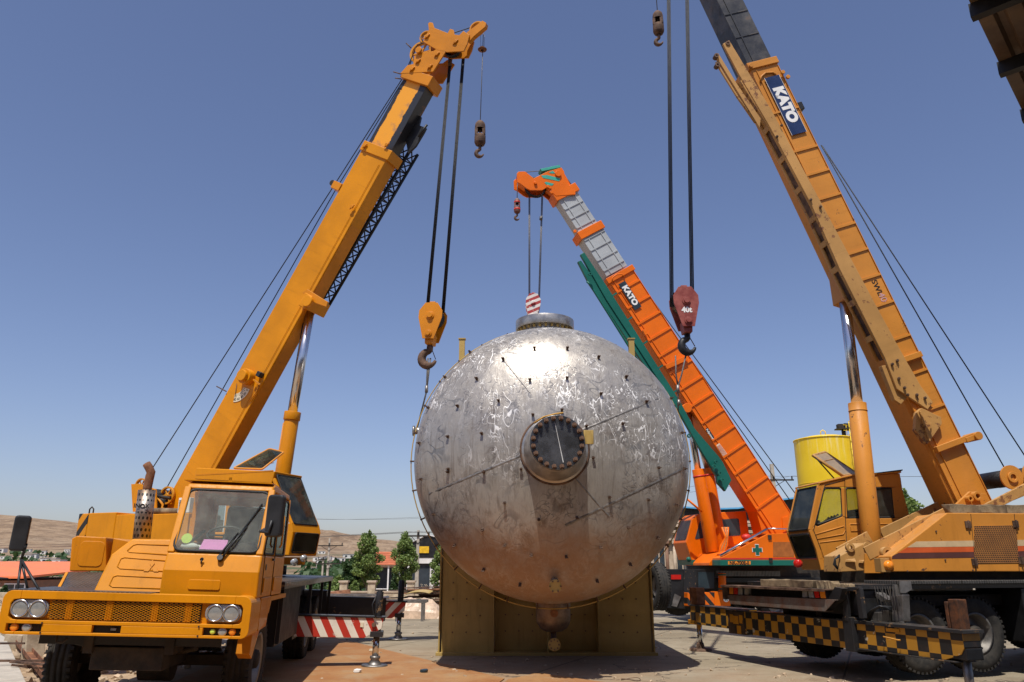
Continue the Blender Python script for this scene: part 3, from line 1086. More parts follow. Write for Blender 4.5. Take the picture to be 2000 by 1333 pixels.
def tree(label, p, h, w, mat, n=5000, leaf=0.16, clear=0.25, seed=1, group='trees behind the yard', name='tree', shape='poplar'):
    F = Fr(p, (1, 0, 0))
    r = root(name, label, 'tree', F, group)
    r_ = random.Random(seed)
    mb = MB()
    lean = V((r_.uniform(-.06, .06), r_.uniform(-.06, .06), 1))
    th = h * .92
    pts = [V((0, 0, -.1)) + V((lean.x * th * t * t, lean.y * th * t, th * t)) for t in [i / 8 for i in range(9)]]
    mb.tube(pts, [h * .022 * (1 - i / 9.5) + .008 for i in range(9)], 7)
    lobes = []
    nl = 16
    for i in range(nl):
        t = clear + (1 - clear) * (i + .5) / nl
        if shape == 'poplar':
            R_ = w * .5 * math.sin(math.pi * min(1, (t - clear) / (1 - clear) * .86 + .12)) ** .7
        elif shape == 'cone':
            R_ = w * .5 * (1 - (t - clear) / (1 - clear)) ** .8 + .1
        else:
            R_ = w * .5 * math.sin(math.pi * min(1, (t - clear) / (1 - clear) * .7 + .25))
        a = i * 2.4 + r_.random()
        o = V((math.cos(a), math.sin(a), 0)) * R_ * r_.uniform(.25, .62)
        c = pts[int(t * 8)] + o
        c.z = h * t
        lobes.append((c, max(R_ * r_.uniform(.32, .62), .1), h * (1 - clear) / nl * r_.uniform(1.2, 2.6)))
        s_ = pts[max(0, int(t * 8) - 1)]
        mb.tube([s_, (s_ + c) / 2 + V((0, 0, -.05)), c], [h * .007, h * .005, .006], 5)
    mb.build('trunk', m_bark, r)
    link('crown', leaves_mesh('crown', mat, lobes, n, leaf, seed), r)
    return r


def facade_window(par, F, x0, x1, z0, z1, y, fm, pm, mull=1):
    f = MB()
    t = .07
    f.box(x0, x1, y - .05, y + .02, z0, z0 + t).box(x0, x1, y - .05, y + .02, z1 - t, z1).box(x0, x0 + t, y - .05, y + .02, z0 + t, z1 - t).box(x1 - t, x1, y - .05, y + .02, z0 + t, z1 - t)
    for i in range(mull):
        xc = x0 + (x1 - x0) * (i + 1) / (mull + 1)
        f.box(xc - .03, xc + .03, y - .04, y + .01, z0 + t, z1 - t)
    w = f.build('window', fm, par)
    MB().box(x0 + t, x1 - t, y - .01, y + .005, z0 + t, z1 - t).build('pane', pm, w)


# --- orange roofed shed far left
F = Fr((-44, 60, -3.0), (1, -0.03, 0))
b = root('industrial_shed', 'long low shed with a bright orange roof in the valley at the far left', 'shed', F)
MB().box(-28, 7.6, 0, 20, 0, 3.5).build('wall', m_brown, b)
MB().hexa([(-28.4, -.5, 3.65), (8.0, -.5, 3.65), (8.0, -.5, 3.8), (-28.4, -.5, 3.8)], [(-28.4, 22, 4.85), (8.0, 22, 4.85), (8.0, 22, 5.0), (-28.4, 22, 5.0)]).build('roof', m_roofo, b)
for i in range(14):
    x = -19 + i * 1.95
    facade_window(b, F, x, x + 1.6, 2.2, 3.3, -.03, m_roofw, m_win, 1)
pm_ = MB().cyl((0, 0, 0), (0, 0, 2.1), .05, n=8).mesh('post', m_roofw)
for i in range(6):
    link('post', pm_, b, F.M @ Matrix.Translation((-12 + i * 3.4, -1.2, 0.0)))
F = Fr((-52, 112, -3.0), (1, 0, 0))
b = root('white_roofed_shed', 'distant shed with a long white roof just beyond the orange roof', 'shed', F)
MB().box(-4, 6, 0, 10, 0, 3.6).build('wall', m_beige, b)
MB().hexa([(-4.3, -.3, 3.6), (6.3, -.3, 3.6), (6.3, -.3, 3.75), (-4.3, -.3, 3.75)], [(-4.3, 10, 4.9), (6.3, 10, 4.9), (6.3, 10, 5.05), (-4.3, 10, 5.05)]).build('roof', m_roofw, b)
# small hut at the frame edge
F = Fr((-27.2, 40.5, -.4), (1, 0, 0))
b = root('hut', 'tiny dark red hut cut by the left edge of the photo', 'hut', F)
MB().box(-2.2, 0, 0, 2, 0, 1.5).build('wall', m_tile, b)
MB().hexa([(-2.4, -.3, 1.5), (.45, -.3, 1.25), (.45, -.3, 1.32), (-2.4, -.3, 1.6)], [(-2.4, 2.2, 1.5), (.45, 2.2, 1.25), (.45, 2.2, 1.32), (-2.4, 2.2, 1.6)]).build('roof', m_dark, b)
# --- houses on the slopes
hrnd = random.Random(11)
spots = [(hrnd.uniform(-20, 130), hrnd.uniform(330, 620)) for _ in range(26)] + [(hrnd.uniform(600, 860), hrnd.uniform(300, 640)) for _ in range(26)]
hs = [root('hillside_house', 'tiny pale flat-roofed house in the distant settlement on the foot of the hills', 'house', WF, 'houses on the foot of the hills')]
hw = MB().box(-4, 4, -3, 3, -2, 3).mesh('wall', m_plaster)
hr_ = MB().box(-4.3, 4.3, -3.3, 3.3, 3.01, 3.3).mesh('roof', m_beige)
hwin = MB().box(-2.8, -1.2, -3.06, -2.99, .8, 2.1).mesh('window', m_win)
hwin2 = MB().box(1.2, 2.8, -3.06, -2.99, .8, 2.1).mesh('window', m_win)
bpy.data.objects.remove(hs.pop())
for px, Y in spots:
    p = g_at(px, Y)
    k = hrnd.uniform(.45, 1.0)
    o = root('hillside_house', 'tiny pale flat-roofed house in the distant settlement on the foot of the hills', 'house', Fr(p, (1, hrnd.uniform(-.4, .4), 0)), 'houses on the foot of the hills')
    o.scale = (k, k, k)
    for nm, me in (('wall', hw), ('roof', hr_), ('window', hwin), ('window', hwin2)):
        c = bpy.data.objects.new(nm, me)
        scene.collection.objects.link(c)
        c.parent = o
# dark green belt of far trees
r_ = random.Random(5)
mb = MB()
for i in range(1500):
    px = r_.choice([r_.uniform(-30, 330), r_.uniform(590, 870), r_.uniform(590, 870), r_.uniform(1280, 1900)])
    Y = r_.choice([r_.uniform(70, 130), r_.uniform(180, 330), r_.uniform(230, 420), r_.uniform(400, 520)])
    p = g_at(px, Y)
    if mn.noise(V((p.x * .02, Y * .012, 0))) < -.02:
        continue
    s_ = r_.uniform(.9, 2.2) * (1 + Y / 700)
    for _ in range(7):
        q = p + V((r_.uniform(-1, 1) * s_, r_.uniform(-1, 1) * s_, r_.uniform(.1, 1.2) * s_))
        a = V((r_.gauss(0, 1), r_.gauss(0, 1), r_.gauss(0, 1))).normalized() * s_ * .55
        b_ = a.orthogonal().normalized() * s_ * .45
        mb.add([q - a, q + b_, q + a, q - b_], [(0, 1, 2, 3)])
o = mb.build('distant_trees', m_leafd, fix=False, kind='stuff')

# --- trees
tree('tall bushy poplar left of the red-tiled house, its trunk bare at the foot', g_at(716, 40) + V((0, 0, -.2)), 3.35, 1.75, m_leaf, 9000, .11, .2, 3)
tree('poplar with a pale forked trunk in front of the black gabled warehouse', g_at(790, 37) + V((0, 0, 0)), 2.95, 1.45, m_leaf, 7500, .10, .25, 8)
tree('narrow poplar half hidden by the left flank of the tank', g_at(862, 37), 2.5, 1.3, m_leaf, 6000, .10, .1, 12)
tree('dark dense cypress left of the tall poplar', g_at(687, 41), 1.9, 1.9, m_leafd, 6000, .14, .02, 20, name='cypress', shape='round')
tree('low dark conifer in front of the red-tiled house', g_at(771, 41), 1.25, .75, m_leafd, 2500, .12, .02, 21, name='cypress', shape='cone')
tree('light green bush at the foot of the tall poplar', g_at(690, 37), .95, .9, m_leaf, 2200, .1, .02, 22, name='bush', shape='round', group='bushes along the yard')
tree('low bush left of the dark cypress', g_at(657, 40), 1.0, 1.4, m_leaf, 2500, .12, .02, 23, name='bush', shape='round', group='bushes along the yard')
tree('low bush at the rear corner of the amber truck', g_at(632, 43), 1.2, 1.4, m_leafd, 2500, .12, .02, 24, name='bush', shape='round', group='bushes along the yard')
tree('small dark cypress in front of the orange-roofed shed', V((-25.8, 41, -.6)), 1.15, .75, m_leafd, 2200, .1, .02, 25, name='cypress', shape='cone')
tree('leafy tree behind the boom foot of the right-hand crane', g_at(1795, 33), h_at(1795, 965, 33) , 3.0, m_leaf, 9000, .15, .3, 31, shape='round')
tree('bush showing between the tank and the crane with the green jib', g_at(1365, 44), 3.7, 1.6, m_leaf, 3000, .16, .1, 35, name='bush', shape='round', group='bushes along the yard')
# dry shrub with grey twigs in front of the stone wall
r_ = random.Random(9)
mb = MB()
p0 = g_at(838, 31)
for i in range(60):
    a = r_.uniform(0, 6.3)
    e = V((math.cos(a) * r_.uniform(.1, .7), math.sin(a) * r_.uniform(.1, .5), r_.uniform(.3, .85)))
    mb.tube([(0, 0, 0), e * .5 + V((0, 0, .1)), e], [.008, .006, .003], 4)
    mb.ball(e, .025, 6)
tag(mb.build('dry_shrub', plain('dry_stems', (0.32, 0.27, 0.2), .9), None, Fr(p0, (1, 0, 0))), 'dry grey shrub growing beside the scrap pile left of the tank', 'shrub')

# --- red tiled house
F = Fr(g_at(760, 46) + V((0, 0, .0)), (1, .15, 0))
hb = root('tiled_house', 'small house with a red tiled roof and porch posts between the two poplars', 'house', F)
zt = h_at(760, 1104, 46) - F.o.z
zr = h_at(760, 1086, 46) - F.o.z + .25
MB().box(-.9, .95, .8, 3, 0, zt).build('wall', m_plaster, hb)
MB().box(-.8, .9, .75, .8, .1, zt - .15).build('door', m_win, hb)
MB().hexa([(-1.15, 0, zt), (1.15, 0, zt), (1.15, 3.2, zt), (-1.15, 3.2, zt)], [(-.85, 1.4, zr), (.7, 1.4, zr), (.7, 1.8, zr), (-.85, 1.8, zr)]).build('roof', m_tile, hb)
ti = MB().box(-1.1, 1.1, 0, .03, 0, .02).mesh('tile_course', m_tile)
for i in range(7):
    f = i / 7
    link('tile_course', ti, hb, F.M @ Matrix.Translation((-.08 * f, 1.4 * f, zt + (zr - zt) * f + .01)) @ Matrix.Diagonal((1 - .28 * f, 1, 1, 1)))
for x in (-.95, -.1, .55, .95):
    MB().box(x - .04, x + .04, .1, .18, 0, zt).build('porch_post', m_white, hb)
for i in range(5):
    MB().box(.25 + i * .16, .41 + i * .16, -1.2, -.1, 0, .75 - i * .15).build('step', m_plaster, hb)
MB().tube([(.2, -1.2, 1.25), (1.05, -1.2, .5)], .025, 6).tube([(.2, -1.2, 1.25), (-1.2, -1.2, 1.25)], .025, 6).build('handrail', m_white, hb)
# --- black gabled warehouse with white ground floor
F = Fr(g_at(828, 52) + V((0, 0, .0)), (1, .0, 0))
wb = root('warehouse', 'black gabled warehouse with white lower wall, dark doorway and a yellow sign', 'warehouse', F)
x0, x1 = -1.75, 3.2
zE = h_at(828, 1090, 52) - F.o.z
zW = h_at(828, 1062, 52) - F.o.z
zP = h_at(828, 1052, 52) - F.o.z
MB().prism([(x0, 0, 0), (-1.0, 0, 0), (-1.0, 0, zE - .35), (.35, 0, zE - .35), (.35, 0, 0), (x1, 0, 0), (x1, 0, zE), (x0, 0, zE)], (0, .2, 0)).build('lower_wall', m_plaster, wb)
MB().box(-1.0, .35, .15, .2, 0, zE - .35).build('doorway', m_win, wb)
MB().prism([(x0, -.02, zE), (x1, -.02, zE), (x1, -.02, zW - .3), ((x0 + x1) / 2 - .6, -.02, zP + .2), (x0, -.02, zW - .4)], (0, .2, 0)).build('gable', m_black, wb)
MB().hexa([(x0 - .1, -.1, zW - .38), ((x0 + x1) / 2 - .6, -.1, zP + .22), ((x0 + x1) / 2 - .6, -.1, zP + .28), (x0 - .1, -.1, zW - .32)], [(x0 - .1, 12, zW - .38), ((x0 + x1) / 2 - .6, 12, zP + .22), ((x0 + x1) / 2 - .6, 12, zP + .28), (x0 - .1, 12, zW - .32)]).hexa([((x0 + x1) / 2 - .6, -.1, zP + .22), (x1 + .1, -.1, zW - .3), (x1 + .1, -.1, zW - .24), ((x0 + x1) / 2 - .6, -.1, zP + .28)], [((x0 + x1) / 2 - .6, 12, zP + .22), (x1 + .1, 12, zW - .3), (x1 + .1, 12, zW - .24), ((x0 + x1) / 2 - .6, 12, zP + .28)]).build('roof', m_roofw, wb)
MB().box(-.55, .25, -.08, -.025, zE + .3, zE + .72).build('sign', plain('yellow_sign', (.75, .45, .02), .5), wb)
# --- stone garden wall with pillars
F = Fr(g_at(700, 36), (1, .02, 0))
gw = root('stone_wall', 'low pale stone wall with square capped pillars behind the scrap piles', 'wall', F)
MB().box(-3.2, 5, 0, .2, 0, .42).build('wall_panel', m_stone, gw)
MB().box(-3.2, 5, -.03, .23, .421, .48).build('coping', m_beige, gw)
for x in (-2.6, -.7, .55, 2.3, 3.75):
    p = MB().box(x - .16, x + .16, -.08, .28, 0, .85).build('pillar', m_stone, gw)
    MB().box(x - .21, x + .21, -.13, .33, .851, .93).build('cap', m_beige, p)


# --- utility poles
def pole(label, px, ptop, Y, arms, w=.11, group='concrete power poles', foot=None):
    b_ = g_at(px[1], Y)
    if foot is not None:
        b_.z = foot
    t_ = WF.on('y', Y, px[0], ptop)
    H = t_.z - b_.z
    F = Fr(b_, (1, 0, 0))
    r = root('power_pole', label, 'pole', F, group)
    MB().hexa([(-w, -w, 0), (w, -w, 0), (w, w, 0), (-w, w, 0)], [(-w * .55, -w * .55, H), (w * .55, -w * .55, H), (w * .55, w * .55, H), (-w * .55, w * .55, H)]).build('post', m_conc, r)
    ends = []
    for (dz, L) in arms:
        a = MB().box(-L, L, -.12, -.05, H - dz - .04, H - dz + .04).bar((-L * .6, -.08, H - dz), (0, -.08, H - dz - .4), .03, .03).bar((L * .6, -.08, H - dz), (0, -.08, H - dz - .4), .03, .03).build('crossarm', m_dark, r)
        for x in (-L * .92, -.0 * L, L * .92):
            MB().lathe([(.015, 0), (.05, .03), (.03, .08), (.055, .11), (.02, .18), (.0, .19)], (x, -.08, H - dz + .04), (0, 0, 1), 8).build('insulator', m_plast, a)
            ends.append(F.w(x, -.08, H - dz + .22))
    return r, ends


p1, e1 = pole('tall concrete power pole with two crossarms standing against the hills beyond the amber truck', (638, 638), 1052, 62, [(.55, 1.1), (1.9, 1.0)])
p2, e2 = pole('concrete power pole in front of the black gabled warehouse', (816, 813), 1036, 42, [(.3, .62)])
p3, e3 = pole('concrete power pole with two crossarms left of the yellow silo', (1523, 1531), 907, 44, [(.9, 1.15), (3.6, 1.3)], .16, foot=0)
p4, e4 = pole('thin dark lattice-like pole left of the tall pole below the hills', (628, 628), 1086, 66, [(.3, .4)], .1)
wires = []
def span(a, b, sag, lab):
    pts = []
    for i in range(17):
        t = i / 16
        p = a.lerp(b, t)
        p.z -= sag * 4 * t * (1 - t)
        pts.append(p)
    o = MB().tube(pts, .008, 5).build('power_line', m_wire)
    tag(o, lab, 'wire', 'overhead power lines')
for e, s_ in zip(e2, (-1, 0, 1)):
    span(e, e + V((-60, 45, .2)), .3, 'thin overhead line running left from the pole in front of the black warehouse')
    span(e, e + V((12, -1, .0)), .15, 'thin overhead line running behind the tank from the pole at the black warehouse')
for i, e in enumerate(e3):
    if i in (0, 2, 3, 5):
        span(e, e + V((-32, 20, -1.2)), .8, 'thin overhead line running left from the pole beside the yellow silo')
        span(e, e + V((50, -2, 1.6 if i < 3 else 4.2)), .6, 'thin overhead line running right behind the yellow silo from its pole')

# --- beige classical building behind the tank
Y = 46.0
F = Fr((0, Y, 0), (1, 0, 0))
cb = root('columned_building', 'beige stone building with pilasters and cornices behind the crane with the green jib', 'building', F)
xa, xb = 7.5, 21.5
zc = [h_at(1310, q, Y) for q in (1100, 1052, 1042, 1030, 1018)]
MB().box(xa, xb, 0, 8, 0, zc[3]).build('wall', m_beige, cb)
for i, (z0, z1, d) in enumerate(((zc[1] - .12, zc[1] + .1, .28), (zc[1] + .1, zc[2], .18), (zc[2] + .001, zc[2] + .16, .42), (zc[3], zc[3] + .16, .5), (zc[4] - .14, zc[4], .3))):
    MB().box(xa - d, xb + d, -d, -.001, z0, z1 - .002).build('cornice', m_beige, cb)
MB().box(xa, xb, -.05, 7, zc[3] + .001, zc[4] - .15).build('parapet', m_beige, cb)
n = 11
for i in range(n):
    x = xa + .3 + (xb - xa - .6) * i / (n - 1)
    for dx in (-.22, .22):
        c = MB().cyl((x + dx, -.14, .35), (x + dx, -.14, zc[1] - .14), .10, .09, n=12).box(x + dx - .15, x + dx + .15, -.3, -.002, .1, .35).box(x + dx - .14, x + dx + .14, -.28, -.002, zc[1] - .3, zc[1] - .13).build('pilaster', m_brown if dx < 0 else m_beige, cb)
    if i < n - 1:
        xm = x + (xb - xa - .6) / (n - 1) / 2
        facade_window(cb, F, xm - .38, xm + .38, .45, zc[1] - .3, -.03, m_beige, m_win, 1)
# --- sheds with blue roof edge
F = Fr((0, 58, 0), (1, 0, 0))
bs = root('blue_roofed_shed', 'dark shed with a light blue roof edge behind the beige columned building', 'shed', F)
pl = [(1335, 990), (1380, 994), (1440, 992), (1505, 978), (1550, 972), (1600, 980)]
Q = [WF.on('y', 58, *p) for p in pl]
Q = [V((q.x, 0, q.z)) for q in Q]
MB().prism([V((Q[0].x, 0, 0))] + [q - V((0, 0, .12)) for q in Q] + [V((Q[-1].x, 0, 0))], (0, 9, 0)).build('wall', m_dark, bs)
for a, b_ in zip(Q, Q[1:]):
    MB().hexa([a + V((0, -.4, -.11)), b_ + V((0, -.4, -.11)), b_ + V((0, -.4, 0)), a + V((0, -.4, 0))], [a + V((0, 10, -.11)), b_ + V((0, 10, -.11)), b_ + V((0, 10, 0)), a + V((0, 10, 0))]).build('roof_sheet', m_blue, bs)
# lamp post
p = g_at(1342, 40)
r = root('lamp_post', 'thin grey post standing between the tank and the beige building', 'post', Fr(p, (1, 0, 0)))
MB().cyl((0, 0, 0), (0, 0, 3.4), .045, n=8).build('post', m_steel, r)
MB().tube([(0, 0, 3.38), (.1, 0, 3.5), (.3, 0, 3.52)], .025, 6).build('arm', m_steel, r)


# --- yellow silo
def silo_mat():
    k = NT('silo_yellow')
    n1 = k.noise(0.5, 4, .6)
    st = k.noise(2.5, 5, .7, stretch=(2.5, 2.5, .12))
    z = k.sep()[2]
    c = k.mix(k.ramp(n1, .3, .7), (0.70, 0.47, 0.008), (0.80, 0.56, 0.015))
    c = k.mix(k.math('MULTIPLY', k.ramp(st, .48, .7, 0, .75), k.ramp(z, 5.8, 8.0)), c, (0.80, 0.70, 0.35))
    c = k.mix(k.ramp(st, .35, .2, 0, .4), c, (0.45, 0.28, 0.01))
    return k.fin(c, .45, 0, .4)


m_silo = silo_mat()
SY = 39.0
sc_ = WF.on('y', SY, 1609, 860)
SR = 1.46
F = Fr((sc_.x, SY, 0), (1, 0, 0))
s_ = root('silo', 'tall yellow cylindrical silo with a caged ladder behind the right-hand crane cab', 'silo', F)
SH = 7.7
MB().cyl((0, 0, 1.8), (0, 0, SH), SR, n=64, caps=False).build('shell', m_silo, s_)
MB().lathe([(SR + .001, SH), (SR * .6, SH + .14), (.15, SH + .22), (0, SH + .22)], (0, 0, 0), (0, 0, 1), 48).build('dome', m_silo, s_)
MB().ring((0, 0, SH - .06), (0, 0, SH), SR, SR + .03, 64).build('rim', m_silo, s_)
MB().ring((0, 0, 5.45), (0, 0, 5.47), SR - .01, SR + .012, 64).build('seam', m_silo, s_)
MB().lathe([(SR, 1.8), (.3, .6)], (0, 0, 0), (0, 0, 1), 40).build('cone', m_silo, s_)
for a in range(4):
    a_ = a * 1.5708 + .78
    MB().cyl((math.cos(a_) * SR, math.sin(a_) * SR, 0), (math.cos(a_) * SR, math.sin(a_) * SR, 2.4), .09, n=8).build('leg', m_silo, s_)
MB().tube([(-.12, 0, SH + .2), (-.12, 0, SH + .42), (0, 0, SH + .5), (.12, 0, SH + .42), (.12, 0, SH + .2)], .03, 8).build('lifting_eye', m_silo, s_)
lad = MB()
o_ = V((math.sin(.60), -math.cos(.60), 0))
t_ = V((math.cos(.60), math.sin(.60), 0))
c0 = o_ * (SR + .15)
for sgn in (-.2, .2):
    lad.cyl(c0 + t_ * sgn + V((0, 0, 2)), c0 + t_ * sgn + V((0, 0, SH + .7)), .02, n=6)
ld = lad.build('ladder', m_silo, s_)
rg = MB().cyl(c0 - t_ * .2, c0 + t_ * .2, .014, n=6).mesh('rung', m_silo)
for i in range(22):
    link('rung', rg, ld, F.M @ Matrix.Translation((0, 0, 2.2 + i * .28)))
hp = [c0 + t_ * (.33 * math.cos(a)) + o_ * (.33 * math.sin(a) + .05) for a in [math.pi * j / 8 for j in range(9)]]
hoop = MB().tube(hp, .018, 5).mesh('cage_hoop', m_silo)
for i in range(8):
    link('cage_hoop', hoop, s_, F.M @ Matrix.Translation((0, 0, 3.6 + i * .68)))
for a in (2, 4, 6):
    MB().cyl(hp[a] + V((0, 0, 3.6)), hp[a] + V((0, 0, 8.36)), .012, n=5).build('cage_bar', m_silo, s_)
cz_ = o_ * (SR - .35)
MB().tube([c0 + t_ * .3 + V((0, 0, SH - .1)), c0 + t_ * .9 - o_ * .2 + V((0, 0, SH - .25)), c0 + t_ * 1.0 - o_ * .3 + V((0, 0, SH - .9)), c0 + t_ * 1.0 - o_ * .3 + V((0, 0, 1.))], .09, 10).build('fill_pipe', m_silo, s_)
mb = MB()
for i in range(7):
    a = -1.2 + i * .35
    mb.cyl((math.sin(a) * (SR - .1), -math.cos(a) * (SR - .1), SH), (math.sin(a) * (SR - .1), -math.cos(a) * (SR - .1), SH + .55), .015, n=5) if i > 4 else None
mb.tube([(math.sin(a) * (SR - .1), -math.cos(a) * (SR - .1), SH + .55) for a in [.4 + .1 * j for j in range(14)]], .015, 5)
mb.tube([(math.sin(a) * (SR - .1), -math.cos(a) * (SR - .1), SH + .28) for a in [.4 + .1 * j for j in range(14)]], .015, 5)
mb.build('guard_rail', m_silo, s_)
flt = MB().box(.35, .62, -1.15, -.85, SH + .42, SH + .62).box(.68, .95, -1.1, -.8, SH + .42, SH + .66).box(.3, 1.15, -1.2, -.7, SH + .36, SH + .42).cyl((.65, -.95, SH), (.65, -.95, SH + .37), .1, n=10)
flt.build('vent_filter', m_dark, s_)

# ---------------------------------------------------------------- scrap and site things behind
def scrap(name, lab, cat, mb, mat, fr=None, group=None, bevel=0):
    o = mb.build(name, mat, None, fr, bevel=bevel)
    return tag(o, lab, cat, group)


# big rusty pipe lying
pa, pb = WF.on('z', .30, 655, 1147), WF.on('z', .34, 684, 1146)
F = Fr(g_at(668, 31), (1, .5, 0))
scrap('rusty_pipe', 'big rusty pale pipe section lying on the dirt beyond the amber truck', 'pipe', MB().ring((-.75, 0, .3), (.25, -.25, .42), .27, .30, 28), m_rust, F)
for i, (px, Y, k) in enumerate(((740, 31, .1), (748, 31, .1), (732, 31, .1))):
    F = Fr(g_at(px, Y), (1, 0, 0))
    scrap('pipe_end', 'grey pipe end facing the camera in the small stack beyond the outriggers', 'pipe', MB().ring((0, -.5, .30 + .02 * (i == 1)), (0, 1.0, .30 + .02 * (i == 1)), .07, .085, 16), m_steel, F, 'grey pipes in a small stack')
# rails / trestles
for (x0, x1, Y, lab) in ((-7.4, -4.6, 28, 'low grey steel trestle beyond the far red and white outrigger, at left'), (-4.05, -2.45, 23.2, 'grey steel trestle by the wrapped pile left of the tank saddle')):
    F = Fr((x0, Y, 0), (1, 0, 0))
    r = root('trestle', lab, 'trestle', F, 'steel trestles')
    L = x1 - x0
    MB().box(0, L, 0, .08, .50, .58).build('top_rail', m_steel, r)
    MB().box(0, L, .5, .58, .50, .58).build('top_rail', m_steel, r)
    for x in (.1, L * .45, L - .15):
        MB().box(x, x + .06, .01, .07, 0, .499).build('leg', m_steel, r)
        MB().box(x, x + .06, .51, .57, 0, .499).build('leg', m_steel, r)
# wrapped pile
F = Fr(g_at(806, 25), (1, 0, 0))
mb = MB()
n = 22
vs_, fs = [], []
for j in range(n):
    for i in range(n):
        u, v = i / (n - 1) * 2 - 1, j / (n - 1) * 2 - 1
        h_ = max(0, (1 - abs(u) ** 3) * (1 - abs(v) ** 3)) ** .6
        h_ *= .52 + .16 * mn.noise(V((u * 3, v * 3, 2))) + .05 * abs(mn.noise(V((u * 9, v * 9, 5))))
        vs_.append((u * .95, v * .6, max(h_, 0) - .02))
for j in range(n - 1):
    for i in range(n - 1):
        fs.append((j * n + i, j * n + i + 1, (j + 1) * n + i + 1, (j + 1) * n + i))
mb.add(vs_, fs, False)
scrap('wrapped_pile', 'pile wrapped in crumpled pale pink-brown plastic left of the tank saddle', 'tarpaulin', mb, plain('crumpled_plastic', (0.52, 0.38, 0.27), .35, 0, .2, 6, .6), F)
# curved yellow plate
F = Fr(g_at(806, 28.5), (1, 0, 0))
mb = MB()
A = []
for k_ in (0, .02):
    for i in range(13):
        a = math.pi * (.12 + .5 * i / 12)
        A += [V((-math.cos(a) * 1.0 + .2, 0, math.sin(a) * .72 - k_ - .08)), V((-math.cos(a) * 1.0 + .25, .9, math.sin(a) * .72 - k_ - .02))]
fs = []
for i in range(12):
    fs += [(2 * i, 2 * i + 1, 2 * i + 3, 2 * i + 2), (26 + 2 * i, 28 + 2 * i, 29 + 2 * i, 27 + 2 * i)]
mb.add(A, fs, True)
scrap('curved_plate', 'curved ochre steel plate lying behind the wrapped pile', 'steel plate', mb, m_saddle, F)
# pile of rusty sheets
r_ = random.Random(3)
for i in range(14):
    F = Fr(g_at(838, 30.5) + V((r_.uniform(-.5, .5), r_.uniform(-.4, .4), .12 + i * .045)), (1, r_.uniform(-.35, .35), 0))
    L = r_.uniform(.7, 1.25)
    scrap('rusty_sheet', 'thin rusty steel sheet in the loose stack left of the tank', 'steel sheet', MB().hexa([(-L, -.4, 0), (L, -.4, r_.uniform(-.03, .06)), (L, .4, .02), (-L, .4, .0)], [(-L, -.4, .02), (L, -.4, .08), (L, .4, .05), (-L, .4, .02)]), m_rustb if i % 3 else m_rust, F, 'rusty steel sheets in the scrap stack')
# debris mounds
def rock_v(r_, s):
    mb = MB()
    n = 6
    pts = []
    for i in range(14):
        v = V((r_.gauss(0, 1), r_.gauss(0, 1), r_.gauss(0, 1))).normalized()
        pts.append(V((v.x * s * r_.uniform(.7, 1.2), v.y * s * r_.uniform(.6, 1.1), v.z * s * r_.uniform(.45, .8))))
    bm = bmesh.new()
    for p in pts:
        bm.verts.new(p)
    res = bmesh.ops.convex_hull(bm, input=bm.verts)
    junk = [v for v in bm.verts if not v.link_faces]
    for v in junk:
        bm.verts.remove(v)
    bm.verts.index_update()
    vs_ = [v.co.copy() for v in bm.verts]
    fs = [[v.index for v in f.verts] for f in bm.faces]
    bm.free()
    return vs_, fs


r_ = random.Random(21)
protos = [rock_v(r_, 1.0) for _ in range(10)]
mb = MB()
def toss(x, y, s, z0=0.0):
    vs_, fs = r_.choice(protos)
    a = r_.uniform(0, 6.3)
    R_ = Matrix.Rotation(a, 3, 'Z') @ Matrix.Rotation(r_.uniform(-.5, .5), 3, 'X')
    mb.add([R_ @ (v * s) + V((x, y, gz(x, y) + z0 + s * .25)) for v in vs_], fs)
for i in range(3800):
    y = 7.6 + 30 * r_.random() ** 1.5
    x = -(5.0 + (y * .76 - 4.2) * r_.random())
    if x > -4.9 - .0:
        continue
    s = .015 + .10 * r_.random() ** 4 + .0015 * y
    toss(x, y, s)
for i in range(1500):
    px, Y = r_.uniform(595, 870), r_.uniform(26, 38)
    p = g_at(px, Y)
    toss(p.x, p.y, .02 + .12 * r_.random() ** 4)
for i in range(700):       # grit scattered on the concrete
    px, py = r_.uniform(560, 2000), r_.uniform(1180, 1333)
    p = WF.on('z', 0, px, py)
    if p.y < 40:
        toss(p.x, p.y, .010 + .032 * r_.random() ** 4, -.002)
mb.build('rubble', plain('rubble_stone', (0.36, 0.26, 0.17), .9, 0, .3, 2.5, .4, c2=(0.56, 0.43, 0.30)), fix=False, kind='stuff')
# loose dirt mounds
for (px, Y, rx, h_, lab) in ((712, 33, 1.6, .42, 'low mound of pale dirt in front of the stone wall'), (660, 30, 1.0, .22, 'low heap of pale rubble by the big rusty pipe')):
    mb = MB()
    n = 28
    vs_, fs = [], []
    for j in range(n):
        for i in range(n):
            u, v = i / (n - 1) * 2 - 1, j / (n - 1) * 2 - 1
            rr = min(1, math.hypot(u, v))
            vs_.append((u * rx, v * rx * .6, (math.cos(rr * math.pi) * .5 + .5) * h_ * (1 + .5 * mn.noise(V((u * 4, v * 4, px)))) - .02))
    for j in range(n - 1):
        for i in range(n - 1):
            fs.append((j * n + i, j * n + i + 1, (j + 1) * n + i + 1, (j + 1) * n + i))
    mb.add(vs_, fs, True)
    scrap('dirt_mound', lab, 'mound', mb, plain('pale_dirt', (0.46, 0.33, 0.21), .9, 0, .2, 3, .6), Fr(g_at(px, Y), (1, 0, 0)))

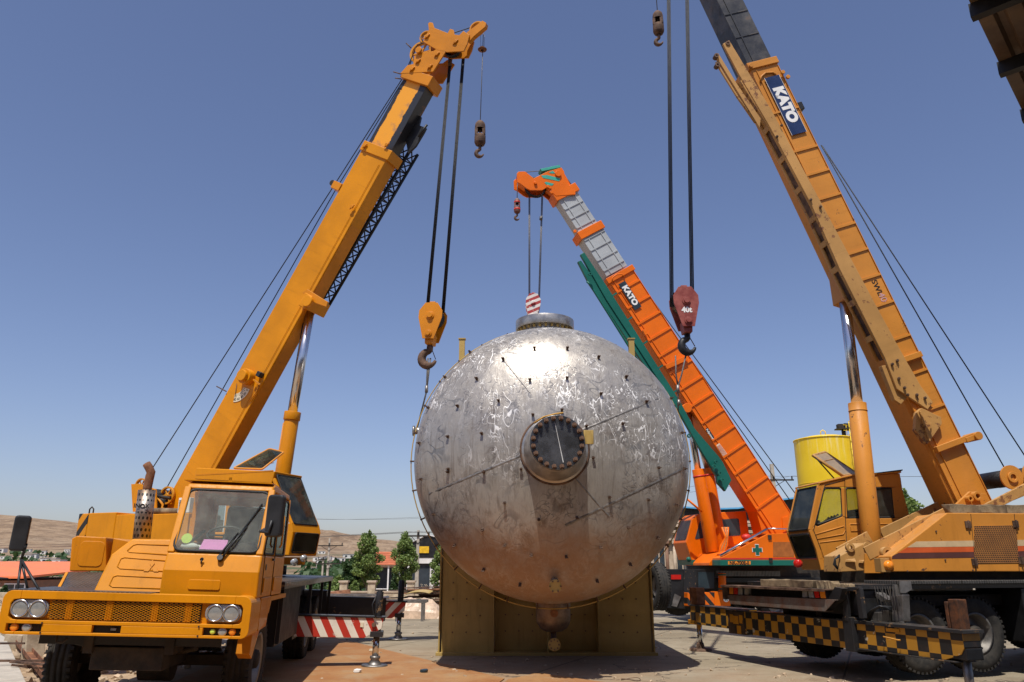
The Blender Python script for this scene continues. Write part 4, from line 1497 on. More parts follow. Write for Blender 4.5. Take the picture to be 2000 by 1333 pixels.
# --- left foreground: kerb slab, blocks, steel channels and bars
def gpt(px, py, z=0.0):
    return WF.on('z', z, px, py)
Q = [gpt(-60, 1215), gpt(8, 1262), gpt(62, 1400), gpt(-150, 1500)]
scrap('concrete_slab', 'pale concrete slab at the lower left corner of the photo', 'slab', MB().prism([q + V((0, 0, .0)) for q in Q], (0, 0, .16)), m_conc, bevel=.01)
for (px, py, w_, h_, d_, rot, lab) in (
        (20, 1270, .30, .30, .18, .3, 'squared stone block lying below the amber bumper, leftmost of its pair'),
        (44, 1287, .13, .42, .34, -.5, 'upright stone block leaning below the amber bumper, right of its pair'),
        (3, 1255, .22, .22, .2, .1, 'stone block cut by the left photo edge below the bumper'),
        (8, 1168, .7, .28, .3, 0.05, 'pale stone block on the dirt at the left photo edge behind the bumper corner'),
        (-8, 1154, .6, .25, .3, 0.2, 'rear pale stone block at the left photo edge under the orange roof')):
    p = gpt(px, py)
    F = Fr((p.x, p.y, -.03), (math.cos(rot), math.sin(rot), 0), tilt=rot * 14)
    scrap('stone_block', lab, 'stone', MB().box(-w_ / 2, w_ / 2, 0, d_, 0, h_), m_stone, F, bevel=.015)


def channel(lab, a, b, w_=.16, h_=.07, mat=m_rust, grp='rusty steel channels and bars at the left'):
    a, b = V(a), V(b)
    d = (b - a)
    L = d.length
    M = plane_M(a, d, V((0, 0, 1)).cross(d))
    mb = MB().box(0, L, -w_ / 2, w_ / 2, 0, .008).box(0, L, -w_ / 2, -w_ / 2 + .008, .008, h_).box(0, L, w_ / 2 - .008, w_ / 2, .008, h_)
    o = mb.build('steel_channel', mat, None, M)
    return tag(o, lab, 'steel beam', grp)


channel('orange-brown steel channel lying diagonally under the left end of the amber bumper', gpt(28, 1244, .12), gpt(150, 1395, .05), .15, .07)
for (a, b, lab) in (((-5, 1257, .3), (48, 1257, .3), 'short rusty bar just below the left end of the bumper'), ((-5, 1291, .22), (145, 1291, .22), 'long rusty bar crossing the steel channel level with the left tyre'), ((22, 1299, .2), (106, 1309, .1), 'rusty bar leaning down onto the steel channel'), ((20, 1293, .22), (94, 1299, .2), 'thin rusty bar just under the long rusty bar')):
    o = MB().bar(gpt(*a), gpt(*b), .03, .03).build('steel_bar', m_rustb)
    tag(o, lab, 'steel bar', 'rusty steel channels and bars at the left')

# ================================================================ corrugated canopy at top right
CZ = 6.5
e0, e1_ = WF.on('z', CZ, 1885, 0), WF.on('z', CZ, 2000, 235)
ed = (e1_ - e0).normalized()
side = V((ed.y, -ed.x, 0))
Fc = Fr(e0 - ed * 6.0, ed, Z=(0, 0, 1))
# local X along the eave, local -Y into the roof
cr = root('canopy', 'dark corrugated canopy roof corner hanging over the top right of the photo', 'roof', Fc)
m_corr = plain('corrugated_sheet', (0.12, 0.08, 0.055), .5, 0.2, .2, 2, .1, c2=(0.2, 0.14, 0.09))
L_ = 13.0
prof2 = []
for i in range(34):
    y = -i * .24
    prof2 += [(y, 0.0), (y - .12, 0.0), (y - .15, .05), (y - .21, .05)]
A, fs = [], []
for x in (0, L_):
    for y, z in prof2:
        A.append(V((x, y, z + .14)))
m_ = len(prof2)
for i in range(m_ - 1):
    fs.append((i, i + 1, m_ + i + 1, m_ + i))
shm = MB().add(A, fs)
o = shm.build('roof_sheet', m_corr, cr, fix=False)
md = o.modifiers.new('thickness', 'SOLIDIFY')
md.thickness = .004
purl = MB().box(-.035, .035, -8, .02, 0, .138).box(-.035, .06, -8, .02, -.008, 0).mesh('purlin', m_black)
for i in range(11):
    x = 6.0 + (i - 4) * 1.19 + .32
    if 0 < x < L_:
        link('purlin', purl, cr, Fc.M @ Matrix.Translation((x, 0, 0)))
MB().box(0, L_, -.62, -.42, -.22, -.21).box(0, L_, -.62, -.42, -.02, -.01).box(0, L_, -.525, -.515, -.21, -.02).build('eaves_beam', plain('grey_beam', (.10, .10, .105), .5, 0, .2), cr)
MB().box(0, L_, -4.8, -4.6, -.3, -.01).build('eaves_beam', m_black, cr)
MB().box(0, L_, -8, -.70, -.012, -.002).build('dark_interior_sheet', m_black, cr)  # black sheet painting in the dark interior beyond the beam
for x in (.4, 12.4):
    MB().box(x, x + .2, -4.8, -4.6, -CZ, -.301).build('column', m_black, cr)

# ================================================================ dark hall added unseen behind the camera: mirrored in the tank, cuts fill light
Fh = Fr((-4, -10, 0), (1, 0, 0))
wh = root('added_dark_hall', 'long dark hall added unseen behind the camera for the tank to mirror', 'hall', Fh)
m_added_hall = plain('added_hall_dark_brown', (0.06, 0.05, 0.042), .6, 0.1, .2, 1, .1)
MB().box(-26, 30, -8, -.4, 0, 8.5).build('wall', m_added_hall, wh)
MB().hexa([(-27, .4, 8.3), (31, .4, 8.3), (31, .4, 8.5), (-27, .4, 8.5)], [(-27, -9, 10.2), (31, -9, 10.2), (31, -9, 10.4), (-27, -9, 10.4)]).build('roof', m_added_hall, wh)
pn = MB().box(-1.48, 1.48, -.399, -.33, .1, 8.2).mesh('added_hall_panel', m_added_hall)
for i in range(18):
    x = -24.5 + i * 3.1
    if i not in (5, 6, 10, 11):
        link('added_hall_panel', pn, wh, Fh.M @ Matrix.Translation((x, 0, 0)))
for x0 in (-9.0, 6.5):
    MB().box(x0, x0 + 6, -.398, -.39, 0, 6).build('doorway', m_gasket, wh)
    MB().box(x0 - .2, x0, -.398, -.28, 0, 6.2).box(x0 + 6, x0 + 6.2, -.398, -.28, 0, 6.2).box(x0 - .2, x0 + 6.2, -.398, -.27, 6.21, 6.5).build('added_hall_door_frame', m_steel, wh)

# ================================================================ crane helpers
def wheel(par, F, c, r=.52, w=.30, side=1, rimmat=None, label=None):
    """wheel with its axle along local X; side = +1 outer face towards +X"""
    M = F.M @ Matrix.Translation(V(c))
    e = link('wheel', None, par, M, label)
    k = r / .52
    mb = MB()
    h = w / 2
    prof = [(.29 * k, -h * .8), (.33 * k, -h * .95), (.42 * k, -h), (.49 * k, -h * .93), (r - .012, -h * .8)]
    for q in (-.62, -.2, .2, .62):
        a = q * h
        prof += [(r, a - .10 * h), (r, a + .10 * h), (r - .014, a + .13 * h), (r - .014, a + .16 * h)] if q < .6 else [(r, a - .10 * h), (r, a + .10 * h)]
    prof += [(r - .012, h * .8), (.49 * k, h * .93), (.42 * k, h), (.33 * k, h * .95), (.29 * k, h * .8)]
    mb.lathe(prof, (0, 0, 0), (1, 0, 0), 48)
    for i in range(44):
        a = 2 * math.pi * i / 44
        for s_ in (-1, 1):
            ca, sa = math.cos(a + .03 * s_), math.sin(a + .03 * s_)
            p = V((s_ * h * .80, ca * (r - .008), sa * (r - .008)))
            mb.bar(p - V((h * .17 * s_, 0, 0)), p + V((h * .14 * s_, 0, 0)), .035, .03, up=(0, ca, sa))
    mb.build('tyre', m_rub, e, M, fix=False)
    rm = MB().lathe([(.295 * k, -side * h * .8), (.285 * k, side * h * .86), (.30 * k, side * h * .9), (.265 * k, side * h * .82), (.25 * k, side * h * .1), (.21 * k, -side * h * .05), (.13 * k, side * h * .25), (.12 * k, side * h * .3)], (0, 0, 0), (1, 0, 0), 36)
    rim = rm.build('rim', rimmat or m_steel, e, M, fix=False)
    MB().lathe([(.12 * k, side * h * .3), (.10 * k, side * h * .9), (.07 * k, side * h * 1.0), (0, side * h * 1.0)], (0, 0, 0), (1, 0, 0), 24).build('hub', m_dark, e, M, fix=False)
    return e


def ropes(par, pairs, r=.011, n=3, gap=.023, gdir=(1, 0, 0), mat=None, name='hoist_rope', sag=0.0):
    """pairs: list of world polylines; n parallel parts each"""
    g_ = V(gdir)
    for pl_ in pairs:
        for i in range(n):
            o = g_ * gap * (i - (n - 1) / 2)
            P = [V(p) + o for p in pl_]
            if sag:
                a, b = P[0], P[-1]
                P = [a.lerp(b, t / 10) - V((0, 0, sag * 4 * (t / 10) * (1 - t / 10))) for t in range(11)]
            MB().tube(P, r, 6).build(name, mat or m_rope, par, WF)


def hook_shape(c, s, up_len, right=True):
    """tapered hook curve hanging under point c, size s"""
    d = 1 if right else -1
    P, R = [], []
    P += [V((0, 0, up_len)), V((0, 0, up_len * .45)), V((-.02 * d * s, 0, .25 * s))]
    R += [.20 * s, .20 * s, .22 * s]
    for i in range(15):
        a = math.radians(100 + i * 17.5)
        P.append(V((d * math.cos(a) * .46 * s + .0, 0, math.sin(a) * .46 * s - .30 * s)))
        R.append(s * (.20 + .07 * math.sin(min(i, 12) / 12 * math.pi) - .11 * max(0, i - 9) / 5))
    return [V(c) + p for p in P], R


def hook_block(name, lab, F, w, h, plate, hookmat, s=.16, sheave=True, group='hook blocks', tw=0.0):
    """travelling block in a vertical frame; origin at its top centre"""
    r = root(name, lab, 'hook', F, group)
    t = .16
    shp = [(-.26, 0), (-.5, -.22), (-.5, -.42), (-.24, -1.0), (.24, -1.0), (.5, -.42), (.5, -.22), (.26, 0)]
    for y in (-t, t - .02):
        MB().prism([(x * w, y, z * h) for x, z in shp], (0, .02, 0)).build('cheek_plate', plate, r, bevel=.004)
    sh = MB()
    for y in (-.07, -.0, .07):
        sh.lathe([(.40 * w, -.025), (.44 * w, -.024), (.36 * w, 0), (.44 * w, .024), (.40 * w, .025)], (0, y, -.36 * h), (0, 1, 0), 28)
    sh.cyl((0, -.1, -.36 * h), (0, .1, -.36 * h), .36 * w)
    sh.build('sheave', m_blackp, r)
    MB().cyl((0, -t - .05, -.36 * h), (0, t + .05, -.36 * h), .115 * w, n=20).cyl((0, -t - .02, -.36 * h), (0, -t, -.36 * h), .17 * w, n=24).build('sheave_pin', plate, r, bevel=.004)
    MB().cyl((0, -t - .05, -.86 * h), (0, t + .05, -.86 * h), .10 * w, n=20).cyl((0, -t - .02, -.86 * h), (0, -t, -.86 * h), .15 * w, n=24).build('hook_pin', plate, r, bevel=.004)
    MB().box(-.12 * w, .12 * w, -t * .7, t * .7, -.05 * h, .06 * h).build('top_lug', plate, r, bevel=.006)
    MB().prism([(-.2 * w, -.11, -.84 * h), (.2 * w, -.11, -.84 * h), (.16 * w, -.11, -1.12 * h), (-.16 * w, -.11, -1.12 * h)], (0, .22, 0)).build('hook_housing', plate, r, bevel=.01)
    P, R = hook_shape((0, 0, -1.12 * h - .55 * s * 1.9), s * 1.9, .5 * s * 1.9)
    MB().tube(P, R, 14).build('hook', hookmat, r)
    MB().tube([P[2] + V((.05, 0, 0)), P[-1] + V((0, 0, .02))], .008, 6).build('safety_latch', m_rustb, r)
    return r


def ball_hook(lab, F, mat, k=1.0, stripe=None):
    """slim headache-ball hook: cylinder with a window, swivel and hook; origin at rope end"""
    r = root('auxiliary_hook', lab, 'hook', F, 'small auxiliary hooks')
    mb = MB()
    mb.lathe([(.012, .03), (.055, 0), (.092, -.05), (.10, -.10), (.10, -.17)], (0, 0, 0), (0, 0, 1), 24)
    mb.hexa([(-.1, -.06, -.17), (-.045, -.08, -.17), (-.045, .08, -.17), (-.1, .06, -.17)], [(-.1, -.06, -.30), (-.045, -.08, -.30), (-.045, .08, -.30), (-.1, .06, -.30)])
    mb.hexa([(.045, -.08, -.17), (.1, -.06, -.17), (.1, .06, -.17), (.045, .08, -.17)], [(.045, -.08, -.30), (.1, -.06, -.30), (.1, .06, -.30), (.045, .08, -.30)])
    mb.lathe([(.0, -.298), (.10, -.30), (.106, -.32), (.106, -.45), (.085, -.50), (.04, -.52)], (0, 0, 0), (0, 0, 1), 24)
    mb.cyl((0, 0, -.17), (0, 0, -.30), .018, n=8)
    for v in mb.v:
        v *= k
    mb.build('weight_body', mat, r)
    if stripe:
        MB().ring((0, 0, -.11 * k), (0, 0, -.15 * k), .10 * k, .104 * k, 24).build('colour_band', stripe, r)
        MB().ring((0, 0, -.36 * k), (0, 0, -.41 * k), .106 * k, .110 * k, 24).build('colour_band', stripe, r)
    P, R = hook_shape((0, 0, -.635 * k), .15 * k, .13 * k)
    MB().tube(P, R, 12).build('hook', m_rustb, r)
    return r


def outrigger(par, F, xs0, xs1, y, z0, z1, jx, zt, mat, padz=0.0, tap=.28, th=.24, sgn=1, beam_label=None, jackmat=None, jr=.075):
    """telescopic beam with painted face, jack cylinder, rod and round float"""
    mb = MB()
    x0, x1 = xs0, xs1
    mb.prism([(x0, y, z0), (x1 - sgn * tap, y, z0), (x1 - sgn * .02, y, z0 + (z1 - z0) * .45), (x1, y, z1 - .01), (x0, y, z1 - .01)], (0, th, 0))
    b_ = mb.build('outrigger_beam', mat, par, F, bevel=.006, label=beam_label)
    MB().box(min(x0, x1 + sgn * .03), max(x0, x1 + sgn * .03), y - .02, y + th + .02, z1 - .009, z1 + .012).build('top_flange', m_blackp, b_, F)
    yc = y + th / 2
    MB().cyl((jx, yc, z0 + .06), (jx, yc, zt), jr, n=20).cyl((jx, yc, zt), (jx, yc, zt + .02), jr * .7, n=16).box(jx - .1, jx + .1, yc - th / 2 - .03, yc + th / 2 + .03, z0 + .02, z0 + .10).build('jack_housing', jackmat or m_blackp, b_, F, bevel=.004)
    MB().cyl((jx, yc, padz + .10), (jx, yc, z0 + .06), .05, n=20).build('jack_rod', m_chrome, b_, F)
    MB().lathe([(0, .035), (.19, .03), (.205, .02), (.205, 0.002), (0, .002)], (jx, yc, padz), (0, 0, 1), 32).lathe([(.11, .03), (.10, .05), (.06, .10), (.08, .12), (.08, .15), (.0, .15)], (jx, yc, padz), (0, 0, 1), 24).build('float_pad', m_steel, b_, F)
    return b_


def rounded(x0, x1, z0, z1, y, r, n=4):
    P = []
    for cx, cz_, a0 in ((x1 - r, z1 - r, 0), (x0 + r, z1 - r, 90), (x0 + r, z0 + r, 180), (x1 - r, z0 + r, 270)):
        for i in range(n + 1):
            a = math.radians(a0 + 90 * i / n)
            P.append(V((cx + r * math.cos(a), y, cz_ + r * math.sin(a))))
    return P


# ================================================================ CRANE A : amber truck crane on the left
TA = Fr((-3.85, 8.0, 0), (.992, .126, 0), 1.8)
ca = root('truck_crane', 'amber yellow truck crane parked facing the camera at the left, boom raised over the tank', 'crane', TA, 'truck cranes lifting the tank')
# ---- bumper
mb = MB()
X0, X1 = -1.13, 1.21
mb.box(X0 + .16, X1 - .16, -.02, .14, 1.172, 1.248)
for xe, sg in ((X0, 1), (X1, -1)):
    C = [V((xe + sg * .16, -.021, 1.248))]
    for cz_, a0 in ((1.248 - .085, 90), (.846 + .075, 180)):
        rr_ = .085 if a0 == 90 else .075
        for i in range(7):
            a = math.radians(a0 + 15 * i)
            C.append(V((xe + sg * (rr_ + rr_ * math.cos(a)), -.021, cz_ + rr_ * math.sin(a))))
    C += [V((xe + sg * .16, -.021, .846)), V((xe + sg * .16, -.021, .872)), V((xe + sg * .076, -.021, .872)), V((xe + sg * .076, -.021, .9445)), V((xe + sg * .16, -.021, .9445)), V((xe + sg * .16, -.021, .978)), V((xe + sg * .10, -.021, .985)), V((xe + sg * .078, -.021, 1.01)), V((xe + sg * .078, -.021, 1.13)), V((xe + sg * .10, -.021, 1.165)), V((xe + sg * .16, -.021, 1.172))]
    mb.prism(C, (0, .5, 0))
mb.box(X0 + .051, X1 - .051, .045, .055, .96, 1.171)
sl = [(-1.05, -.73), (-.27, .0), (.77, 1.10)]
mb.box(X0 + .16, X1 - .16, -.02, .20, .945, .978)
mb.box(X0 + .16, X1 - .16, -.02, .20, .846, .872)
xx = [q for s_ in sl for q in s_][1:-1]
for i in range(0, len(xx), 2):
    mb.box(xx[i], xx[i + 1], -.0195, .20, .8725, .9445)
bp = mb.build('bumper', m_yel, ca, bevel=.022, seg=3)
for (a, b_) in sl:
    MB().box(a - .01, b_ + .01, .03, .05, .868, .95).build('slot_backing', m_dark if a < -1 or a > .5 else m_gasket, bp, TA)
MB().box(-.10, -.05, .0, .03, .90, .92).build('tow_pin', m_steel, bp, TA)
# grille
mb = MB()
gx0, gx1, gz0, gz1 = -.70, .72, .99, 1.166
st = .046
sl_ = .5
L = gx1 - gx0
k = gx0 - (gz1 - gz0) / sl_
while k < gx1:
    for s_ in (1, -1):
        a = (max(k, gx0), min(k + (gz1 - gz0) / sl_, gx1))
        if a[1] - a[0] > .004:
            f0, f1 = (a[0] - k) * sl_, (a[1] - k) * sl_
            za, zb = (gz0 + f0, gz0 + f1) if s_ > 0 else (gz1 - f0, gz1 - f1)
            y = -.001 if s_ > 0 else .002
            mb.bar((a[0], y, za), (a[1], y, zb), .004, .0034, up=(0, 0, 1))
    k += st
gr = mb.build('grille', m_yel, ca, fix=False, kind='stuff')
MB().box(gx0, gx1, .036, .04, gz0, gz1).build('grille_backing', m_gasket, ca)
gb = MB().box(-.03, .03, .008, .034, gz0, gz1).mesh('grille_bar', m_yel)
for x in (-.52, -.15, .28, .6):
    link('grille_bar', gb, ca, TA.M @ Matrix.Translation((x, 0, 0)))
# head lamps
for (xa, xb) in ((-.965, -.80), (.865, 1.02)):
    xm, s_ = (xa + xb) / 2, 1
    pod = MB().prism(rounded(xm - .175, xm + .175, 1.0, 1.165, .0, .075, 6), (0, .035, 0)).build('headlight_housing', plain('grey_lamp_housing', (.3, .3, .29), .5, .2, .2), ca, bevel=.004)
    for x in (xa, xb):
        hl = MB().lathe([(.082, -.004), (.082, -.018), (.070, -.020), (.070, -.006)], (x, 0, 1.083), (0, 1, 0), 28).build('headlight', m_chrome, ca)
        MB().lathe([(.070, -.010), (.045, -.016), (.0, -.018)], (x, 0, 1.083), (0, 1, 0), 28).build('lens', m_lamp, hl, TA)
for (x, m, r_) in ((-.99, m_amber, .035), (-.875, m_lamp, .042), (.86, m_lime, .025), (.955, m_lamp, .042), (1.05, m_amber, .032)):
    MB().lathe([(r_, .03), (r_, .0), (r_ * .6, -.005), (0, -.006)], (x, 0, .908), (0, 1, 0), 20).build('fog_lamp', m, ca)
for x in (-.73, .73):
    for z in (.866, .955):
        MB().cyl((x, -.02, z), (x, -.032, z), .008, n=8).build('bolt', m_dark, ca)
# ---- front platform, hood, boxes
MB().box(X0 + .02, .22, .0, 1.0, 1.246, 1.256).build('platform', m_tread, ca)
P0 = [TA.on('y', .42, *p) for p in ((190, 1150), (214, 1083), (250, 1052), (352, 1053), (352, 1150))]
P0[0] = V((P0[0].x, .30, 1.216)); P0[4] = V((P0[4].x, .30, 1.216))
for p_ in P0:
    p_.y = .30 + (p_.z - 1.216) * .42
back = [V((p.x, 1.9, p.z)) for p in P0]
hood = MB().hexa(P0, back).build('engine_hood', m_yel, ca, bevel=.02, seg=3)
for i in range(3):
    f0, f1 = .12 + i * .29, .30 + i * .29
    def hp_(s, f):
        a = P0[0].lerp(P0[1], f / .62) if f < .62 else P0[1].lerp(P0[2], (f - .62) / .38)
        b_ = P0[4].lerp(P0[3], f)
        return a.lerp(b_, s) + V((0, -.003, .001))
    q = [hp_(.16, f0), hp_(.94, f0), hp_(.94, f1), hp_(.16, f1)]
    MB().tube([q[1], q[0].lerp(q[1], .06), q[0].lerp(q[3], .15), q[0].lerp(q[3], .85), q[3].lerp(q[2], .06), q[2]], .006, 8).build('pressed_rib', m_yel, hood, TA)
ec = hp_(.62, .46)
up_ = (P0[3] - P0[4]).normalized()
rt = V((1, 0, 0))
for (cx, cz_, ang) in ((0, .045, 90.0), (-.042, -.028, 210), (.042, -.028, 330)):
    a = math.radians(ang)
    d = rt * math.cos(a) + up_ * math.sin(a)
    e = rt * -math.sin(a) + up_ * math.cos(a)
    o_ = ec + V((0, -.007, 0)) + d * .0
    MB().prism([o_ + d * .004, o_ + d * .045 + e * .024, o_ + d * .086, o_ + d * .045 - e * .024], (0, .008, 0)).build('emblem_diamond', m_yel, hood, TA)
bx = TA.pts('y', 1.75, ((135, 1116), (140, 1052), (150, 1047), (207, 1050), (207, 1116)))
abx = MB().prism(bx, (0, .75, 0)).build('air_cleaner_box', m_yel_old, ca, bevel=.012)
mid = (bx[0] + bx[3]) / 2
MB().prism(rounded(bx[0].x + .07, bx[4].x - .06, bx[0].z + .06, bx[3].z - .05, 1.742, .06), (0, .01, 0)).build('pressed_panel', m_yel_old, abx, TA, bevel=.008)
MB().prism([(bx[4].x + .002, 1.80, bx[4].z), (bx[4].x + .30, 1.80, bx[4].z), (bx[4].x + .30, 1.80, bx[3].z - .05), (bx[4].x + .002, 1.80, bx[3].z - .003)], (0, .6, 0)).build('side_box', m_yel_old, ca, bevel=.01)
q = [TA.on('y', .95, 118, 1151), TA.on('y', .95, 194, 1152), TA.on('y', 1.7, 205, 1118), TA.on('y', 1.7, 135, 1118)]
MB().hexa(q, [p - V((0, 0, .02)) for p in q]).build('tread_step', m_tread, ca)
q2 = [V((q[0].x - .04, q[0].y, q[0].z - .1)), V((q[0].x - .01, q[0].y, q[0].z)), V((q[3].x - .01, q[3].y, q[3].z)), V((q[3].x - .04, q[3].y, q[3].z - .35))]
MB().hexa(q2, [p - V((.03, 0, 0)) for p in q2]).build('wing_edge', m_yel, ca)
q3 = [V((-1.08, .95, 1.0)), V((-.3, .95, 1.0)), V((-.3, .95, 1.24)), V((-1.08, .95, 1.24))]
MB().prism(q3, (0, 1.6, 0)).build('front_wing', m_yel_old, ca, bevel=.01)
# ---- exhaust stack
eb = TA.on('y', 1.3, 277, 1052)
et = TA.on('y', 1.3, 287, 958)
km = NT('perforated_shield')
x_, y_, z_ = km.sep()
ang = km.math('ARCTAN2', km.math('SUBTRACT', x_, (eb.x + et.x) / 2), km.math('SUBTRACT', 1.3, y_))
u_ = km.math('MULTIPLY', ang, 2.1)
w_ = km.math('MULTIPLY', z_, 15)
rowodd = km.math('MULTIPLY', km.math('MODULO', km.math('FLOOR', w_), 2.0), .5)
fu = km.math('SUBTRACT', km.math('FRACT', km.math('ADD', u_, rowodd)), .5)
fw = km.math('SUBTRACT', km.math('FRACT', w_), .5)
dd = km.math('SQRT', km.math('ADD', km.math('MULTIPLY', fu, fu), km.math('MULTIPLY', fw, fw)))
hole = km.ramp(dd, .30, .26)
band = km.math('MULTIPLY', km.ramp(z_, (eb.z + et.z) / 2 + .02, (eb.z + et.z) / 2 + .03), km.ramp(z_, (eb.z + et.z) / 2 + .15, (eb.z + et.z) / 2 + .14))
hole = km.math('MULTIPLY', hole, km.math('SUBTRACT', 1.0, band))
nn_ = km.noise(6, 4, .6)
m_perf = km.fin(km.mix(hole, km.mix(km.ramp(nn_, .35, .7), (.38, .34, .29), (.24, .16, .11)), (.005, .005, .005)), .4, km.math('MULTIPLY_ADD', hole, -.7, .7))
ex = MB().cyl(eb + V((0, 0, -.05)), et, .097, n=32).build('exhaust_shield', m_perf, ca)
tp = [TA.on('y', 1.3, *p) for p in ((287, 965), (288, 952), (293, 930), (295, 923), (291, 914), (286, 906))]
MB().tube(tp, [.05, .05, .05, .05, .048, .046], 16).build('exhaust_pipe', m_rust, ca)
text('lettering', 'INOX', .068, m_gasket, ca, plane_M(TA.w((eb.x + et.x) / 2 - .015, 1.3 - .101, (eb.z + et.z) / 2 + .085), TA.X, TA.Z), .002)
# ---- cab
cx0, cx1 = .225, 1.20
sp = [(.255, 1.217), (.245, 1.478), (.31, 1.655)]          # side profile front (y, z)
wt = (.60, 2.34)
low = [V((cx0, y, z)) for y, z in sp] + [V((cx0, 1.82, 1.655)), V((cx0, 1.82, 1.217))]
cabo = MB().prism(low, (cx1 - cx0, 0, 0)).build('cab_body', m_yel, ca, bevel=.02, seg=3)
roof = [V((cx0 + .02, .60, 2.345)), V((cx0 + .02, .63, 2.40)), V((cx0 + .02, .74, 2.43)), V((cx0 + .02, 1.80, 2.41)), V((cx0 + .02, 1.83, 2.345))]
MB().prism(roof, (cx1 - cx0 - .04, 0, 0)).build('cab_roof', m_yel, ca, bevel=.02, seg=3)
def bar_(p0, p1, w, d):
    return MB().bar(p0, p1, w, d, up=(0, 1, 0))
for x in (cx0 + .035, cx1 - .035):
    bar_((x, .325, 1.65), (x + (.0), .62, 2.36), .07, .05).build('windscreen_pillar', m_yel, ca, bevel=.01)
MB().box(cx0, cx1, 1.76, 1.82, 1.656, 1.86).box(cx0, cx1, 1.761, 1.82, 2.25, 2.344).box(cx0, cx0 + .1, 1.762, 1.82, 1.8601, 2.249).box(.66, .74, 1.762, 1.82, 1.8601, 2.249).box(cx1 - .1, cx1, 1.762, 1.82, 1.8601, 2.249).build('cab_rear_wall', m_yel, ca)
MB().box(cx1 - .05, cx1 - .001, 1.04, 1.12, 1.656, 2.344).build('door_pillar', m_yel, ca)
MB().box(cx0 + .0, cx0 + .045, 1.04, 1.76, 1.656, 2.344).build('cab_left_wall', m_yel, ca)
ws = [V((cx0 + .05, .318, 1.675)), V((cx1 - .05, .318, 1.675)), V((cx1 - .05, .612, 2.335)), V((cx0 + .05, .612, 2.335))]
g1 = MB()
def rounded_quad(Q, r, n=4):
    out = []
    for i in range(4):
        p, a, b_ = Q[i], Q[i - 1], Q[(i + 1) % 4]
        da, db = (a - p).normalized(), (b_ - p).normalized()
        for j in range(n + 1):
            t = j / n
            out.append(p + da * r * (1 - t) ** 2 + db * r * t ** 2)
    return out
rq = rounded_quad(ws, .09)
nrm = (ws[1] - ws[0]).cross(ws[3] - ws[0]).normalized()
MB().prism(rq, nrm * .006).build('windscreen', m_glass, ca)
MB().tube(rq, .016, 6, closed=True).build('windscreen_seal', m_gasket, ca)
for i, (y0, y1) in enumerate(((.50, 1.04), (1.12, 1.74))):
    zz = 1.67
    Q = [V((cx1 - .012, y0 - (.06 if i == 0 else 0), zz)), V((cx1 - .012, y1, zz)), V((cx1 - .012, y1, 2.31)), V((cx1 - .012, y0 + (.19 if i == 0 else 0), 2.31))]
    Q = rounded_quad(Q, .06)
    MB().prism(Q, (-.005, 0, 0)).build('side_window', m_glass, ca)
    MB().tube(Q, .012, 6, closed=True).build('window_seal', m_gasket, ca)
MB().tube([(cx1 + .002, .47, 1.25), (cx1 + .002, .45, 1.66)], .005, 6).build('door_seam', m_gasket, ca)
MB().tube([(cx1 + .002, 1.08, 1.22), (cx1 + .002, 1.08, 2.34)], .005, 6).build('door_seam', m_gasket, ca)
MB().box(cx1, cx1 + .02, .92, 1.02, 1.60, 1.625).build('door_handle', m_plast, ca, bevel=.004)
for (y0, y1) in ((.52, .98), (1.15, 1.68)):
    MB().prism([V((cx1 + .001, y0, 1.27)), V((cx1 + .001, y1, 1.27)), V((cx1 + .001, y1, 1.42)), V((cx1 + .001, y0, 1.42))], (.012, 0, 0)).build('door_panel', m_yel, ca, bevel=.008)
MB().tube([(cx1 + .03, 1.14, 1.75), (cx1 + .05, 1.14, 1.78), (cx1 + .05, 1.14, 2.1), (cx1 + .03, 1.14, 2.13)], .011, 8).build('grab_rail', m_yel, ca)
MB().box(cx1 + .002, cx1 + .006, .56, .61, 1.50, 1.56).build('door_sticker', m_slate, ca)
MB().prism(rounded(.50, .82, 1.29, 1.39, .243, .02), (0, .02, 0)).build('front_hatch', m_yel, ca, bevel=.004)
MB().cyl((.60, .26, 1.595), (.60, .245, 1.59), .018, n=12).cyl((.60, .25, 1.55), (.60, .245, 1.585), .009, n=8).build('washer_nozzle', m_plast, ca)
MB().box(.20, 1.16, .62, 1.2, 2.432, 2.442).build('roof_plate', m_yel, ca)
# wipers
for (a, b_, c_) in (((.80, .27, 1.62), (.98, .42, 1.95), (1.06, .50, 2.12)), ((.76, .27, 1.62), (.90, .40, 1.88), (1.04, .43, 1.93))):
    MB().tube([a, V(a).lerp(V(b_), .5) + V((0, -.03, 0)), b_], [.014, .011, .007], 8).build('wiper_arm', m_plast, ca)
MB().bar((.86, .335, 1.74), (1.09, .53, 2.20), .02, .012).build('wiper_blade', m_plast, ca)
MB().cyl((.78, .29, 1.60), (.78, .24, 1.62), .03, n=14).build('wiper_pivot', m_plast, ca)
# interior
MB().box(.30, 1.12, .37, .55, 1.656, 1.69).build('dashboard', m_dark, ca, bevel=.02)
MB().tube([(.72 + .19 * math.cos(a), .62 + .1 * math.sin(a), 1.86 + .10 * math.sin(a) * .9) for a in [2 * math.pi * i / 28 for i in range(28)]], .012, 8, closed=True).cyl((.72, .62, 1.86), (.72, .55, 1.72), .02, n=8).bar((.55, .6, 1.85), (.89, .6, 1.85), .02, .02).build('steering_wheel', m_plast, ca)
MB().box(.50, .98, 1.0, 1.45, 1.656, 1.80).box(.52, .96, 1.42, 1.55, 1.80, 2.22).build('driver_seat', m_seat, ca, bevel=.04)
MB().hexa([(.53, .36, 1.695), (.80, .36, 1.695), (.80, .365, 1.70), (.53, .365, 1.70)], [(.55, .43, 1.80), (.80, .43, 1.80), (.80, .435, 1.80), (.55, .435, 1.80)]).build('pink_paper', m_pink, ca, label='pink sheet of paper behind the windscreen')
